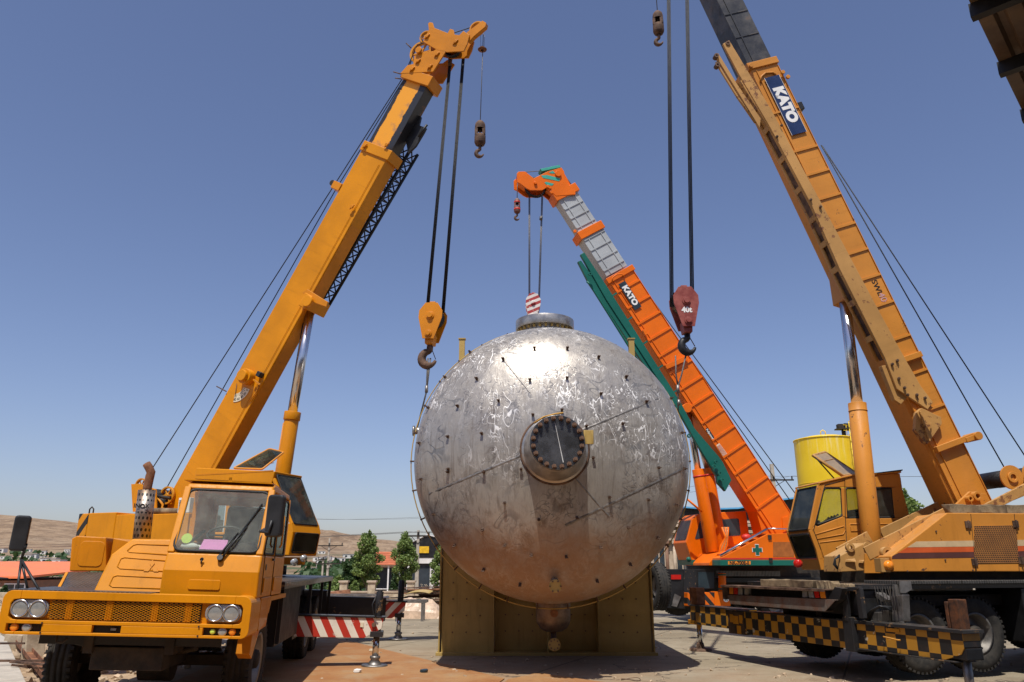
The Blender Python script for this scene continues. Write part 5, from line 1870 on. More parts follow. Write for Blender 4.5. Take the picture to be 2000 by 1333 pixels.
MB().cyl((.385, .385, 1.80), (.385, .38, 1.802), .055, n=24).build('round_sticker', m_lime, ca)
mbt = MB().ball((.42, .40, 1.72), .08, 14, 1.2, .5, .5).ball((.50, .43, 1.71), .06, 12, 1.1, .5, .5).build('cloth', m_white, ca)
MB().cyl((.33, .40, 1.68), (.42, .9, 1.9), .02, n=8).build('lever', m_plast, ca)
# side skirt and wheel arch in front of the tyre
MB().prism([V((cx1 - .04, .505, .88)), V((cx1 - .04, .95, .90)), V((cx1 - .04, 1.08, 1.216)), V((cx1 - .04, .505, 1.216))], (.05, 0, 0)).build('step_fender', m_yel_old, ca, bevel=.006)
MB().prism([V((1.02, .45, .66)), V((1.02, .6, .60)), V((1.02, .9, .88)), V((1.02, .5, .88))], (.14, 0, 0)).build('step_bracket', m_yel_old, ca, bevel=.006)
MB().prism([V((.4, 1.05, 1.05)), V((.4, 1.15, 1.21)), V((.4, 2.25, 1.21)), V((.4, 2.25, 1.16)), V((.4, 1.2, 1.16)), V((.4, 1.10, 1.03))], (.8, 0, 0)).build('wheel_arch', m_yel, ca)
# mirrors
def mirror(par, F, c, w, h, yaw, arm):
    M = F.M @ Matrix.Translation(V(c)) @ Matrix.Rotation(yaw, 4, 'Z')
    me = link('mirror', MB().prism(rounded(-w / 2, w / 2, -h / 2, h / 2, -.045, w * .22), (0, .09, 0)).mesh('mirror', m_plast), par, M)
    bev(me, .02, 3)
    MB().prism(rounded(-w / 2 + .02, w / 2 - .02, -h / 2 + .02, h / 2 - .02, .0455, w * .18), (0, .003, 0)).build('mirror_glass', m_chrome, me, M)
    MB().tube(arm, .014, 8).build('mirror_arm', m_plast, par, F)
    return me
c = TA.on('y', .35, 40, 1042)
c = V((c.x, .35, c.z))
mirror(ca, TA, c, .15, .36, .35, [c + V((.02, 0, -.15)), c + V((.08, -.01, -.14)), c + V((.08, 0, -.10)), c + V((.06, 0, -.26))])
hb_ = c + V((.06, 0, -.26))
for e in ((TA.on('y', .15, 36, 1146)), (TA.on('y', .3, 58, 1146)), (TA.on('y', .1, 84, 1148))):
    MB().tube([hb_, V((e.x, e.y, 1.21))], .013, 8).build('mirror_stay', m_plast, ca)
c = TA.on('x', cx1 + .17, 538, 1008)
mirror(ca, TA, c, .17, .42, -.3, [c + V((-.02, -.06, -.05)), c + V((-.04, -.05, -.17)), c + V((-.13, .0, -.16)), (cx1 + .0, .42, 1.95)])
MB().box(cx1 - .03, cx1 + .02, .5, .54, 1.99, 2.22).build('mirror_hinge', m_steel, ca, bevel=.004)
for f in range(4):
    MB().cyl((cx1 - .01, .498, 2.02 + f * .055), (cx1 - .01, .49, 2.02 + f * .055), .013, n=8).build('hinge_bolt', m_dark, ca)
# ---- chassis
mb = MB()
for x in (-.42, .36):
    mb.box(x, x + .09, .25, 9.3, .66, .92)
for y in (.5, 2.2, 3.6, 6.6, 8.4):
    mb.box(-.34, .37, y, y + .1, .68, .88)
mb.box(-.5, .55, 2.4, 9.3, .93, 1.18)
mb.build('chassis_frame', m_dark, ca)
MB().box(-.9, .9, 1.42, 1.62, .43, .55).cyl((-.15, 1.3, .45), (.2, 1.3, .45), .17, n=20).tube([(-.7, .6, .75), (-.3, .8, .62), (.3, .8, .62), (.6, .55, .7)], .03, 8).box(-.35, .35, .3, 1.2, .50, .72).build('front_axle', m_dark, ca, bevel=.01)
MB().box(-.85, .9, .27, .30, .74, .845).build('under_bumper_bar', m_black, ca)
MB().tube([(-.62, .1, .84), (-.62, .1, .77), (-.56, .1, .77), (-.52, .1, .81)], .012, 6).build('tow_hook', m_dark, ca)
MB().box(-1.18, 1.19, 2.15, 8.6, 1.26, 1.345).build('deck', m_blackp, ca, bevel=.005)
MB().box(-1.16, 1.17, 2.2, 8.5, 1.346, 1.352).build('deck_plate', m_tread, ca)
MB().box(.6, 1.12, 2.25, 4.3, .56, 1.255).build('tool_box', m_gasket, ca, bevel=.01)
MB().box(-1.15, -.6, 2.25, 4.3, .56, 1.255).build('tool_box', m_black, ca, bevel=.01)
for y in (2.22, 5.15, 6.9, 8.4):
    MB().box(1.13, 1.18, y, y + .05, .60, 1.255).build('side_post', m_black, ca)
for x, s_ in ((-.93, -1), (.93, 1)):
    wheel(ca, TA, (x, 1.52, .50), .51, .30, s_)
    for y in (6.0, 7.25):
        wheel(ca, TA, (x - .02 * s_, y, .50), .50, .34, s_)
MB().box(-1.05, 1.05, 4.40, 4.85, .46, 1.05).build('outrigger_box', m_black, ca, bevel=.008)
MB().box(-1.05, 1.05, 9.02, 9.45, .46, 1.05).build('outrigger_box', m_black, ca, bevel=.008)
m_strA = stripes('red_white_stripes', (0.45, 0.035, 0.02), (0.72, 0.66, 0.56), (1, 0, .55), .235, .5, .12, .01)
m_strA2 = stripes('red_white_stripes_reversed', (0.45, 0.035, 0.02), (0.72, 0.66, 0.56), (1, 0, -.9), .27, .5, .1, .01)
yN = 4.52
outrigger(ca, TA, 1.05, 2.40, yN, .50, .81, 2.31, 1.19, m_strA, jr=.058, padz=.082, beam_label='near outrigger beam with red and white diagonal stripes')
MB().cyl((2.26, yN - .035, .70), (2.26, yN - .001, .70), .035, n=16).build('beam_pin', m_rustb, ca)
MB().box(2.05, 2.10, yN - .012, yN - .001, .66, .73).build('beam_latch', m_cream, ca)
MB().tube([(2.27, yN + .0, 1.14), (2.21, yN - .04, 1.0), (2.24, yN - .05, .86), (2.30, yN - .04, .80)], .009, 6).build('hydraulic_hose', m_plast, ca)
outrigger(ca, TA, 1.05, 2.72, 9.12, .52, .86, 2.60, 1.28, m_strA2, jr=.065, padz=.088, beam_label='far outrigger beam with reversed red and white stripes')
MB().box(1.05, 2.30, 9.06, 9.42, .46, .93).build('outrigger_sleeve', m_blackp, ca, bevel=.006)
outrigger(ca, TA, -1.05, -2.2, yN, .50, .81, -2.05, 1.19, m_strA, sgn=-1, padz=-.06)
outrigger(ca, TA, -1.05, -2.5, 9.12, .52, .86, -2.35, 1.28, m_strA2, sgn=-1, padz=-.07)

# ---- superstructure
SA = Fr((-4.75, 14.6, 0), (.93, -.37, 0))
MB().cyl((0, 0, 1.353), (0, 0, 1.52), .62, n=40).build('slewing_ring', m_dark, ca, SA)
MB().box(-2.85, .95, -1.15, .3, 1.53, 1.66).build('superstructure_floor', m_yel_old, ca, SA, bevel=.01)
m_strY = stripes('amber_black_stripes', (0.02, .02, .02), YA, (1, 0, -.75), .27, .45, .02, .0)
MB().box(-2.78, -2.1, -1.25, 1.2, 1.70, 2.445).build('counterweight', m_yel, ca, SA, bevel=.015)
MB().box(-3.02, -2.782, -1.255, 1.2, 1.72, 2.44).build('counterweight_end', m_strY, ca, SA, bevel=.015)
MB().tube([(-2.95, -1.1, 2.43), (-2.95, -1.1, 2.53), (-2.90, -1.1, 2.57), (-2.85, -1.1, 2.53), (-2.85, -1.1, 2.43)], .013, 8).build('lifting_eye', m_dark, ca, SA)
MB().box(-2.098, -1.3, -1.245, -.45, 1.70, 2.40).build('engine_house_panel', m_yel, ca, SA, bevel=.012)
MB().box(-1.298, -.42, -1.235, -.45, 1.70, 2.39).build('engine_house_panel', m_yel, ca, SA, bevel=.012)
MB().cyl((-1.52, -1.1, 2.46), (-.62, -1.1, 2.43), .055, n=12).build('timber_pole', m_wood, ca, SA)
MB().box(-.72, -.46, -1.2, -.95, 2.40, 2.66).build('vent_cabinet', m_plaster, ca, SA, bevel=.006)
for i in range(7):
    MB().box(-.70, -.6, -1.206, -1.201, 2.45 + i * .026, 2.46 + i * .026).build('louvre', m_dark, ca, SA)
# winch brackets and rope drums
for y in (-.95, .25):
    MB().prism(SA.pts('y', y, ((259, 1000), (256, 946), (271, 945), (304, 956), (305, 1000))) if y < 0 else [V((p.x, y, p.z)) for p in SA.pts('y', -.95, ((259, 1000), (256, 946), (271, 945), (304, 956), (305, 1000)))], (0, .03, 0)).build('winch_bracket', m_yel, ca, SA, bevel=.004)
def spoked(c, r, F, par, w=.03, mat=None):
    mb = MB().ring(V(c) - V((0, w, 0)), V(c) + V((0, w, 0)), r * .82, r, 28).cyl(V(c) - V((0, w * 1.3, 0)), V(c) + V((0, w * 1.3, 0)), r * .22, n=14)
    for i in range(6):
        a = i * math.pi / 3
        mb.bar(V(c), V(c) + V((math.cos(a), 0, math.sin(a))) * r * .86, r * .12, r * .12, up=(0, 1, 0))
    return mb.build('sheave', mat or m_ochre, par, F)
cA = SA.on('y', -.6, 276, 949)
spoked(cA, .14, SA, ca)
cB = SA.on('y', -.3, 327, 968)
spoked(cB, .17, SA, ca)
for i, (px, py, r_) in enumerate(((314, 972, .15), (322, 985, .13))):
    c = SA.on('y', -.2, px, py)
    MB().cyl(c + V((0, -.35, 0)), c + V((0, .35, 0)), r_, n=28).ring(c + V((0, -.37, 0)), c + V((0, -.34, 0)), .03, r_ * 1.25, 28).ring(c + V((0, .34, 0)), c + V((0, .37, 0)), .03, r_ * 1.25, 28).build('rope_drum', m_rope, ca, SA)
MB().tube([SA.on('y', -.5, *p) for p in ((306, 972), (312, 978), (318, 986), (316, 993), (324, 996))], .022, 8).build('hydraulic_hose', m_ochre, ca, SA)
MB().tube([SA.on('y', -.5, *p) for p in ((300, 968), (318, 971), (333, 974))], .03, 8).build('hydraulic_pipe', m_dark, ca, SA)
# operator cab
y0, y1 = -1.25, -.50
near = {k: SA.on('y', y0, *p) for k, p in dict(a=(386, 938), b=(383, 914), c=(537, 921), d=(570, 1024), e=(573, 1037), f=(563, 1090), g=(392, 1110)).items()}
n_ = near
def ex_(P, dy):
    return [V(p) + V((0, dy, 0)) for p in P]
topz = n_['b'].z
MB().prism([V((n_['b'].x, y0, topz)), V((n_['b'].x, y0, topz - .2)), V((n_['c'].x - .05, y0, n_['c'].z - .2)), V((n_['c'].x, y0, n_['c'].z))], (0, y1 - y0, 0)).build('operator_cab_roof', m_yel, ca, SA, bevel=.012)
MB().box(n_['b'].x + .02, n_['c'].x - .03, y0 - .004, y0 - .001, topz - .135, topz - .115).build('rain_gutter', m_yel_old, ca, SA)
MB().prism([V((n_['b'].x, y0, 1.67)), V((n_['f'].x, y0, 1.67)), V((n_['e'].x, y0, n_['e'].z)), V((n_['b'].x, y0, n_['e'].z))], (0, y1 - y0, 0)).build('operator_cab_body', m_yel, ca, SA, bevel=.015)
MB().prism([V((n_['d'].x - .3, y0 + .001, n_['d'].z + .01)), V((n_['d'].x, y0 + .001, n_['d'].z + .01)), V((n_['e'].x, y0 + .001, n_['e'].z - .02)), V((n_['e'].x - .3, y0 + .001, n_['e'].z - .02))], (0, y1 - y0 - .002, 0)).build('operator_cab_sill', m_yel, ca, SA)
MB().box(n_['b'].x, n_['b'].x + .06, y0, y1, n_['e'].z, n_['e'].z + .25).build('operator_cab_rear_wall', m_yel, ca, SA)
for yy in (y0 + .03, y1 - .03):
    MB().bar(V((n_['c'].x - .03, yy, n_['c'].z - .12)), V((n_['d'].x - .02, yy, n_['d'].z)), .05, .05, up=(0, 1, 0)).build('operator_cab_pillar', m_yel, ca, SA, bevel=.006)
MB().box(n_['b'].x + .75, n_['b'].x + .82, y0, y0 + .05, n_['e'].z, topz - .2).build('operator_cab_pillar', m_yel, ca, SA)
Q = [V((n_['c'].x, y0 + .05, n_['c'].z - .05)), V((n_['d'].x, y0 + .05, n_['d'].z + .01)), V((n_['d'].x, y1 - .05, n_['d'].z + .01)), V((n_['c'].x, y1 - .05, n_['c'].z - .05))]
Q = rounded_quad(Q, .04)
MB().prism(Q, (.006, 0, 0)).build('operator_front_window', m_glass, ca, SA)
MB().tube(Q, .014, 6, closed=True).build('window_seal', m_gasket, ca, SA)
Q = [V((n_['e'].x + .004, y0 + .06, n_['e'].z - .03)), V((n_['f'].x + .006, y0 + .06, n_['f'].z + .08)), V((n_['f'].x + .006, y1 - .06, n_['f'].z + .08)), V((n_['e'].x + .004, y1 - .06, n_['e'].z - .03))]
Q = rounded_quad(Q, .04)
MB().prism(Q, (.006, 0, 0)).build('operator_lower_window', m_gldark, ca, SA)
MB().tube(Q, .012, 6, closed=True).build('window_seal', m_gasket, ca, SA)
for dx in (.05, .85):
    Q = [V((n_['b'].x + dx + .03, y0 + .01, n_['e'].z + .03)), V((n_['b'].x + dx + .67, y0 + .01, n_['e'].z + .03)), V((n_['b'].x + dx + .67, y0 + .01, topz - .24)), V((n_['b'].x + dx + .03, y0 + .01, topz - .24))]
    MB().prism(rounded_quad(Q, .05), (0, .005, 0)).build('operator_side_window', m_gldark, ca, SA)
MB().box(.25, .75, -1.05, -.65, 1.9, 2.25).box(.2, .35, -1.05, -.65, 2.25, 2.75).build('operator_seat', m_seat, ca, SA, bevel=.04)
for z in (1.72, 1.78):
    MB().lathe([(.05, 0), (.06, .05), (.0, .06)], (n_['f'].x + .06, -1.2 + (z - 1.72) * 4, z - .15), (1, -.3, -.1), 14).build('work_lamp', m_lamp, ca, SA)
# open roof hatch
Q = [SA.on('y', -1.2, 458, 914), SA.on('y', -1.2, 500, 916), SA.on('y', -.55, 555, 883), SA.on('y', -.55, 527, 877)]
Q2 = [SA.on('y', -1.22, 456, 915), SA.on('y', -1.18, 512, 917), SA.on('y', -.5, 554, 884), SA.on('y', -.5, 526, 877)]
nr = (Q2[1] - Q2[0]).cross(Q2[3] - Q2[0]).normalized()
h_ = MB().prism(rounded_quad(Q2, .04), nr * .008).build('roof_hatch', m_gldark, ca, SA)
MB().tube(rounded_quad(Q2, .04), .018, 6, closed=True).build('hatch_frame', m_yel_old, h_, SA)
MB().tube([Q2[0].lerp(Q2[1], .4), Q2[2].lerp(Q2[3], .3) + V((-.1, 0, -.2))], .008, 6).build('hatch_stay', m_white, h_, SA)

# ---- boom A
dA = V((3.52, 0, 6.03)).normalized()
XA = SA.X * dA.x + SA.Z * dA.z
ZA = SA.X * -dA.z + SA.Z * dA.x
BA = Fr(SA.w(-1.95, -.25, 2.05), XA, Z=ZA)
bw = .36
def bq(L, y=0.0, F=None):
    return (F or BA).pts('y', y, L)
zt1 = (bq([(364, 911)])[0].z + bq([(703, 296)])[0].z) / 2
zb1 = (bq([(422, 911)])[0].z + bq([(765, 296)])[0].z) / 2
xc1 = bq([(738, 290)])[0].x
MB().box(-.15, xc1, 0, bw, zb1, zt1).build('boom_base_section', m_yel, ca, BA, bevel=.012)
MB().box(.1, xc1 - 1.6, .02, bw - .02, zb1 - .01, zb1 - .002).build('boom_underside_plate', m_yel_old, ca, BA)
MB().box(.3, xc1 - .3, -.006, -.001, zb1 + .075, zb1 + .083).box(.3, xc1 - .3, -.006, -.001, zb1 + .10, zb1 + .106).build('boom_weld_line', m_yel, ca, BA)
MB().box(xc1 - .16, xc1 + .05, -.03, bw + .03, zb1 - .05, zt1 + .03).build('boom_collar', m_yel, ca, BA, bevel=.01)
k = NT('worn_inner_boom')
z_ = k.sep()[2]
zm = (zt1 + zb1) / 2
n_1 = k.noise(7, 6, .65)
n_2 = k.noise(2.2, 5, .6)
e = k.math('ABSOLUTE', k.math('SUBTRACT', z_, zm + .035))
e = k.math('ADD', e, k.math('MULTIPLY', k.math('SUBTRACT', n_1, .5), .10))
c = k.mix(k.ramp(n_2, .48, .62, 0, .7), (.80, .33, .012), (.30, .17, .09))
ny = k.sep()[1]
gm_ = k.math('MAXIMUM', k.ramp(e, .185, .195), k.ramp(ny, .055, .075))
c = k.mix(gm_, c, (.025, .026, .03))
c = k.mix(k.math('MULTIPLY', gm_, k.ramp(n_2, .55, .65, 0, .6)), c, (.33, .12, .04))
m_inner = k.fin(c, k.math('MULTIPLY_ADD', gm_, -.1, .45), 0, .5)
xc2 = bq([(812, 150)])[0].x
MB().box(xc1 + .02, xc2, .035, bw - .035, zb1 + .03, zt1 - .03).build('boom_inner_section', m_inner, ca, BA, bevel=.008)
# head
hp1 = [(525, 360), (568, 312), (600, 305), (606, 262), (640, 240), (715, 232), (740, 212), (782, 238), (712, 348)]
hp2 = [(655, 178), (688, 112), (684, 75), (694, 68), (710, 72), (718, 100), (795, 130), (808, 106), (828, 112), (832, 138), (860, 142), (884, 118), (918, 140), (905, 190), (885, 232), (790, 238), (735, 225), (700, 205)]
def c4(L):
    return [(600 + x / 2.8975, 20 + y / 2.8975) for x, y in L]
hy = -.04
hd = MB().prism(bq(c4(hp1), hy), (0, .03, 0)).prism([p + V((0, bw + .05, 0)) for p in bq(c4(hp1), hy)], (0, .03, 0))
hd = hd.build('boom_head_collar', m_yel_old, ca, BA, bevel=.004)
P = bq(c4(hp2), hy - .002)
MB().prism(P, (0, .03, 0)).build('boom_head_cheek', m_yel_old, ca, BA, bevel=.004)
MB().prism([p + V((0, .22, 0)) for p in P], (0, .03, 0)).build('boom_head_cheek', m_yel_old, ca, BA, bevel=.004)
# cross plates and collar block
MB().box(xc2 - .12, xc2 + .10, -.035, bw + .035, zb1 - .04, zt1 + .02).build('boom_head_block', m_yel_old, ca, BA, bevel=.008)
Q = bq(c4([(690, 190), (760, 125), (840, 150), (790, 225)]), 0)
MB().prism([q + V((0, .001, 0)) for q in Q], (0, .2, 0)).build('boom_head_core', m_yel_old, ca, BA)
Q = bq(c4([(888, 160), (905, 125), (992, 60), (1012, 72), (1008, 92), (940, 150), (915, 178)]), .0)
MB().prism(Q, (0, .1, 0)).build('boom_head_nose', m_yel_old, ca, BA)
def lug(px, py, r_=.035):
    c = BA.on('y', hy - .004, px, py)
    return MB().cyl(c, c + V((0, -.035, 0)), r_, n=16).bar(c + V((-.06, -.01, .03)), c + V((.06, -.01, -.03)), .03, .02, up=(0, 1, 0)).build('pad_bolt', m_yel_old, ca, BA, bevel=.004)
for p in c4([(628, 290), (595, 335), (695, 322), (735, 252), (327, 770), (452, 765), (255, 1115), (680, 150), (840, 182)]):
    lug(*p)
for (px, py, r_, y) in ((823, 104, .25, .2), (833, 74, .14, .18), (932, 57, .15, .07)):
    c = BA.on('y', y, px, py)
    spoked(c, r_, BA, ca, .04)
c = BA.on('y', hy - .01, 819, 100)
MB().cyl(c, c + V((0, -.05, 0)), .07, n=20).build('sheave_cap', m_yel_old, ca, BA, bevel=.006)
for py_ in range(3):
    c = BA.on('y', .04 + .06 * py_, 885, 98)
    MB().lathe([(.15, -.03), (.17, -.03), (.13, 0), (.17, .03), (.15, .03)], c, (0, 1, 0), 28).build('head_sheave', m_blackp, ca, BA)
for a, b_ in (((560, 188), (588, 215)), ((488, 350), (530, 362)), ((498, 385), (530, 390)), ((640, 150), (655, 180))):
    a, b_ = c4([a, b_])
    MB().tube([BA.on('y', -.05, *a), BA.on('y', -.05, *b_)], .012, 6).build('rope_guard_pin', m_rustb, ca, BA)
MB().box(0, .05, -.06, -.05, 0, .03).build('tag', m_white, ca, plane_M(BA.w(*BA.on('y', -.05, 868, 87)), BA.X, BA.Y)) if False else None
# roller arm on the back of the boom
c = BA.on('y', .1, 655, 362)
MB().box(c.x - .10, c.x + .06, -.02, .3, zt1, zt1 + .22).build('rope_roller_bracket', m_yel_old, ca, BA, bevel=.006)
MB().cyl((c.x, .0, zt1 + .26), (c.x, .28, zt1 + .26), .06, n=16).build('rope_roller', m_dark, ca, BA)
# pivot boss, pendulum, angle scale
c = BA.on('y', 0, 487, 738)
MB().cyl(c, c + V((0, -.16, 0)), .15, n=28).cyl(c + V((0, -.16, 0)), c + V((0, -.24, 0)), .11, n=28).build('pivot_boss', m_yel, ca, BA, bevel=.01)
c = BA.on('y', -.05, 508, 732)
MB().box(c.x - .05, c.x + .05, -.12, -.001, c.z - .05, c.z + .04).build('work_lamp', m_plast, ca, BA, bevel=.008)
MB().bar(BA.on('y', -.08, 495, 742), BA.on('y', -.08, 508, 752), .03, .03).tube([BA.on('y', -.02, *p) for p in ((507, 748), (503, 762), (494, 775), (487, 785))], .012, 6).build('lamp_bracket', m_yel_old, ca, BA)
cc = BA.on('y', -.006, 463, 752)
O2 = BA.w(*cc)
MS = plane_M(O2, SA.X, SA.Z)
A = []
n = 14
for i in range(n + 1):
    a = math.radians(-98 + 78 * i / n)
    A.append(V((math.cos(a) * .34, math.sin(a) * .34, 0)))
for i in range(n, -1, -1):
    a = math.radians(-98 + 78 * i / n)
    A.append(V((math.cos(a) * .18, math.sin(a) * .18, 0)))
scl = link('angle_scale', MB().prism(A, (0, 0, .004)).mesh('angle_scale', m_cream), ca, MS)
for i in range(9):
    a = math.radians(-98 + 78 * (i + .5) / 9)
    link('scale_mark', MB().bar(V((math.cos(a) * .19, math.sin(a) * .19, .006)), V((math.cos(a) * (.25 if i % 2 else .23), math.sin(a) * (.25 if i % 2 else .23), .006)), .006, .002, up=(0, 0, 1)).mesh('scale_mark', m_gasket), scl, MS)
for i, s_ in enumerate(('80', '60', '40', '20', '0')):
    a = math.radians(-92 + 66 * i / 4)
    R_ = Matrix.Rotation(a + math.pi / 2, 4, 'Z')
    text('lettering', s_, .065, m_gasket, scl, MS @ Matrix.Translation((math.cos(a) * .295, math.sin(a) * .295, .006)) @ R_)
MB().tube([(0, .02, .012), (-.01, -.25, .012)], .006, 6).build('pendulum_pointer', m_rustb, scl, MS)
MB().tube([BA.on('y', -.02, 423, 755), BA.on('y', -.02, 442, 765)], .012, 6).build('rope_guard_pin', m_rustb, ca, BA)
# lift cylinder
lt = BA.on('y', bw / 2, 606, 606)
MB().box(lt.x - .02, lt.x + .26, -.14, bw + .1, zb1 - .16, zb1 + .05).build('cylinder_lug', m_yel, ca, BA, bevel=.015)
c = BA.on('y', -.14, 603, 590)
MB().cyl(c, c + V((0, -.07, 0)), .11, n=24).build('lug_pin', m_yel, ca, BA, bevel=.008)
MB().prism(bq([(590, 572), (600, 565), (640, 590), (637, 600), (615, 592)], -.13), (0, .05, 0)).build('lug_plate', m_yel_old, ca, BA, bevel=.006)
ylc = SA.I @ BA.w(0, bw / 2, 0)
YL = ylc.y
tp_, md_, bt_ = SA.on('y', YL, 606, 612), SA.on('y', YL, 572, 805), SA.on('y', YL, 552, 935)
MB().cyl(tp_ + V((0, 0, .1)), md_, .085, n=24).build('lift_cylinder_rod', m_chrome, ca, SA)
MB().tube([tp_ + V((-.13, 0, -.02)), md_ + V((-.1, 0, 0))], .018, 6).build('cylinder_guide_rod', m_rope, ca, SA)
dn = (bt_ - md_).normalized()
MB().cyl(md_, md_ + dn * .16, .155, n=28).cyl(md_ + dn * .16, bt_ + dn * 1.2, .135, n=28).build('lift_cylinder_barrel', m_yel, ca, SA, bevel=.008)
MB().tube([md_ + V((-.17, -.02, -.2)), bt_ + V((-.16, -.02, 0)) + dn * .8], .018, 6).build('cylinder_pipe', m_yel_old, ca, SA)
# stowed lattice jib under the boom
def lat(F, px0, px1, w, d, yb, mat, par, n):
    a, b_ = F.on('y', yb, *px0), F.on('y', yb, *px1)
    ax = b_ - a
    L = ax.length
    ax.normalize()
    pz = V((0, 0, 1)) - ax * ax.z
    pz.normalize()
    ch = [V((0, yb0, 0)) + pz * z for yb0, z in ((0, 0), (w, 0), (0, d), (w, d))]
    mb = MB()
    for c in ch:
        mb.tube([a + c, b_ + c], .032, 6)
    for i in range(n):
        t0, t1 = a + ax * L * i / n, a + ax * L * (i + 1) / n
        for (p, q) in ((0, 1), (2, 3), (0, 2), (1, 3)):
            if i % 2:
                p, q = q, p
            mb.tube([t0 + ch[p], t1 + ch[q]], .015, 5)
            mb.tube([t0 + ch[p], t0 + ch[q]], .015, 5)
    return mb.build('lattice_jib', mat, par, F)
lat(BA, (618, 606), (804, 290), .26, .24, bw + .10, m_black, ca, 16)
Q = bq([(797, 300), (790, 262), (808, 240), (815, 225), (822, 228), (818, 245), (832, 250), (828, 258), (812, 285)], .25)
MB().prism(Q, (0, .05, 0)).build('jib_bracket', m_black, ca, BA)
MB().tube(bq([(818, 268), (826, 255), (834, 244)], .22), .025, 8).build('jib_pin', m_black, ca, BA)
# hoist ropes
Yh = 13.0
top_l, top_r = BA.w(*BA.on('y', .25, 880, 112)), BA.w(*BA.on('y', .25, 906, 100))
ropes(ca, [[top_l, WF.on('y', Yh, 834, 612)], [top_r, WF.on('y', Yh, 865, 612)]], .0115, 3, .024, (.93, -.37, 0))
MB().tube([top_l + V((0, 0, .05)), top_l.lerp(WF.on('y', Yh, 834, 612), .04)], [.05, .035], 10).build('rope_socket', m_rustb, ca, WF)
for (a, b_, mid_) in (((283, 938), (787, 152), (649, 368)), ((323, 958), (792, 150), (655, 372))):
    y = .12 if mid_[0] == 649 else .32
    P = [BA.w(*BA.on('y', y, *a)), BA.w(*BA.on('y', y, *mid_)), BA.w(*BA.on('y', y, *b_)), BA.w(*BA.on('y', y, 815, 88)), BA.w(*BA.on('y', y, 926, 52))]
    MB().tube(P, .0105, 6).build('winch_rope', m_rope, ca, WF)
pa = BA.w(*BA.on('y', .2, 944, 66))
pb = WF.on('y', pa.y, 938, 238)
MB().tube([pa, pb], .008, 6).build('auxiliary_rope', m_rope2, ca, WF)
pc = WF.on('y', pa.y, 942, 97)
MB().lathe([(.02, .02), (.05, .015), (.09, .0), (.085, -.012), (.03, -.02)], pc, (0, 0, 1), 24).lathe([(.02, .05), (.05, .045), (.05, .02)], pc, (0, 0, 1), 20).build('limit_switch_weight', m_rust, ca, WF)
for dx in (-.03, .035):
    MB().tube([pc + V((dx, 0, .04)), pc + V((dx * 1.3, 0, .35))], .004, 4).build('limit_switch_chain', m_rope2, ca, WF)
ball_hook('small brown auxiliary hook hanging from the tip of the amber crane at upper left', Fr(pb, (1, 0, 0)), m_rustb, 1.0)
# main block A
tpA = WF.on('y', Yh, 848, 597)
hook_block('hook_block', 'amber yellow hook block hanging over the left shoulder of the tank', Fr(tpA, (.97, -.2, 0), 4), .43, .66, m_yel_old, m_rustb, .15)

# ================================================================ CRANE C : faded orange crane on the right
TC = Fr((4.3, 12.2, 0), (.955, .296, 0))
cc_ = root('truck_crane', 'faded orange truck crane with black and yellow chequered outriggers and dark upper boom', 'crane', TC, 'truck cranes lifting the tank')
cc = cc_
# ---- chassis
MB().box(.05, 8.0, -.45, -.33, .62, .95).box(.05, 8.0, .33, .45, .62, .95).box(.3, 7.8, -.95, .95, .95, 1.10).build('chassis_frame', m_dark, cc)
MB().box(.02, 8.0, -1.3, 1.3, 1.20, 1.265).build('deck', m_blackp, cc, bevel=.004)
MB().box(.65, 1.75, -1.36, -.7, 1.266, 1.31).build('fender_plate', m_tread, cc, bevel=.004)
MB().box(1.76, 8.0, -1.36, -.7, 1.266, 1.31).build('fender_plate', m_tread, cc, bevel=.004)
MB().prism([V((.66, -1.37, 1.31)), V((.66, -1.37, 1.15)), V((.74, -1.37, 1.15)), V((.86, -1.37, 1.20)), V((.86, -1.37, 1.31))], (0, .02, 0)).build('fender_bracket', m_steel, cc)
MB().box(.60, .68, -1.34, -.9, .55, 1.26).build('fender_support', m_steel, cc, bevel=.004)
m_rim = plain('dusty_rim', (.13, .12, .11), .5, .4, .3)
for y, s_ in ((-1.02, -1), (1.02, 1)):
    for i, x in enumerate((1.10, 2.12, 5.6, 6.9)):
        e = wheel(cc, Fr(TC.w(x, y, .58), TC.Y * -1 * 1, Z=(0, 0, 1)), (0, 0, 0), .50, .30, (1 if s_ < 0 else -1), rimmat=m_rim)
MB().box(2.9, 4.9, -1.3, -.5, .45, 1.19).build('tool_box', m_black, cc, bevel=.01)
MB().box(7.5, 8.3, -1.3, 1.3, .6, 1.19).build('cab_floor', m_black, cc)
# ---- tail
MB().box(.03, .9, -1.25, 1.25, .86, 1.19).build('tail_box', m_black, cc, bevel=.01)
MB().box(-.30, .05, -1.0, 1.62, 1.185, 1.20).box(-.30, -.29, -1.0, 1.62, 1.165, 1.185).build('tail_shelf', m_rustb, cc, bevel=.002)
cpx = [(1421, 1163.5), (1631, 1173), (1611, 1195), (1427, 1180.5)]
Q = TC.pts('x', -.25, cpx)
Q2 = [q + V((.14, 0, 0)) for q in Q]
mb = MB()
mb.hexa(Q, [q + V((.01, 0, .0)) for q in Q])
mb.hexa([Q[0], Q[1], Q[1] + V((0, 0, .008)), Q[0] + V((0, 0, .008))], [Q2[0], Q2[1], Q2[1] + V((0, 0, .008)), Q2[0] + V((0, 0, .008))])
mb.hexa([Q[3], Q[2], Q[2] + V((0, 0, .008)), Q[3] + V((0, 0, .008))], [Q2[3], Q2[2], Q2[2] + V((0, 0, .008)), Q2[3] + V((0, 0, .008))])
mb.build('rear_underrun_bar', plain('grey_rusty_channel', (.26, .23, .20), .6, .3, .3, 5, .3, c2=(.16, .07, .04)), cc)
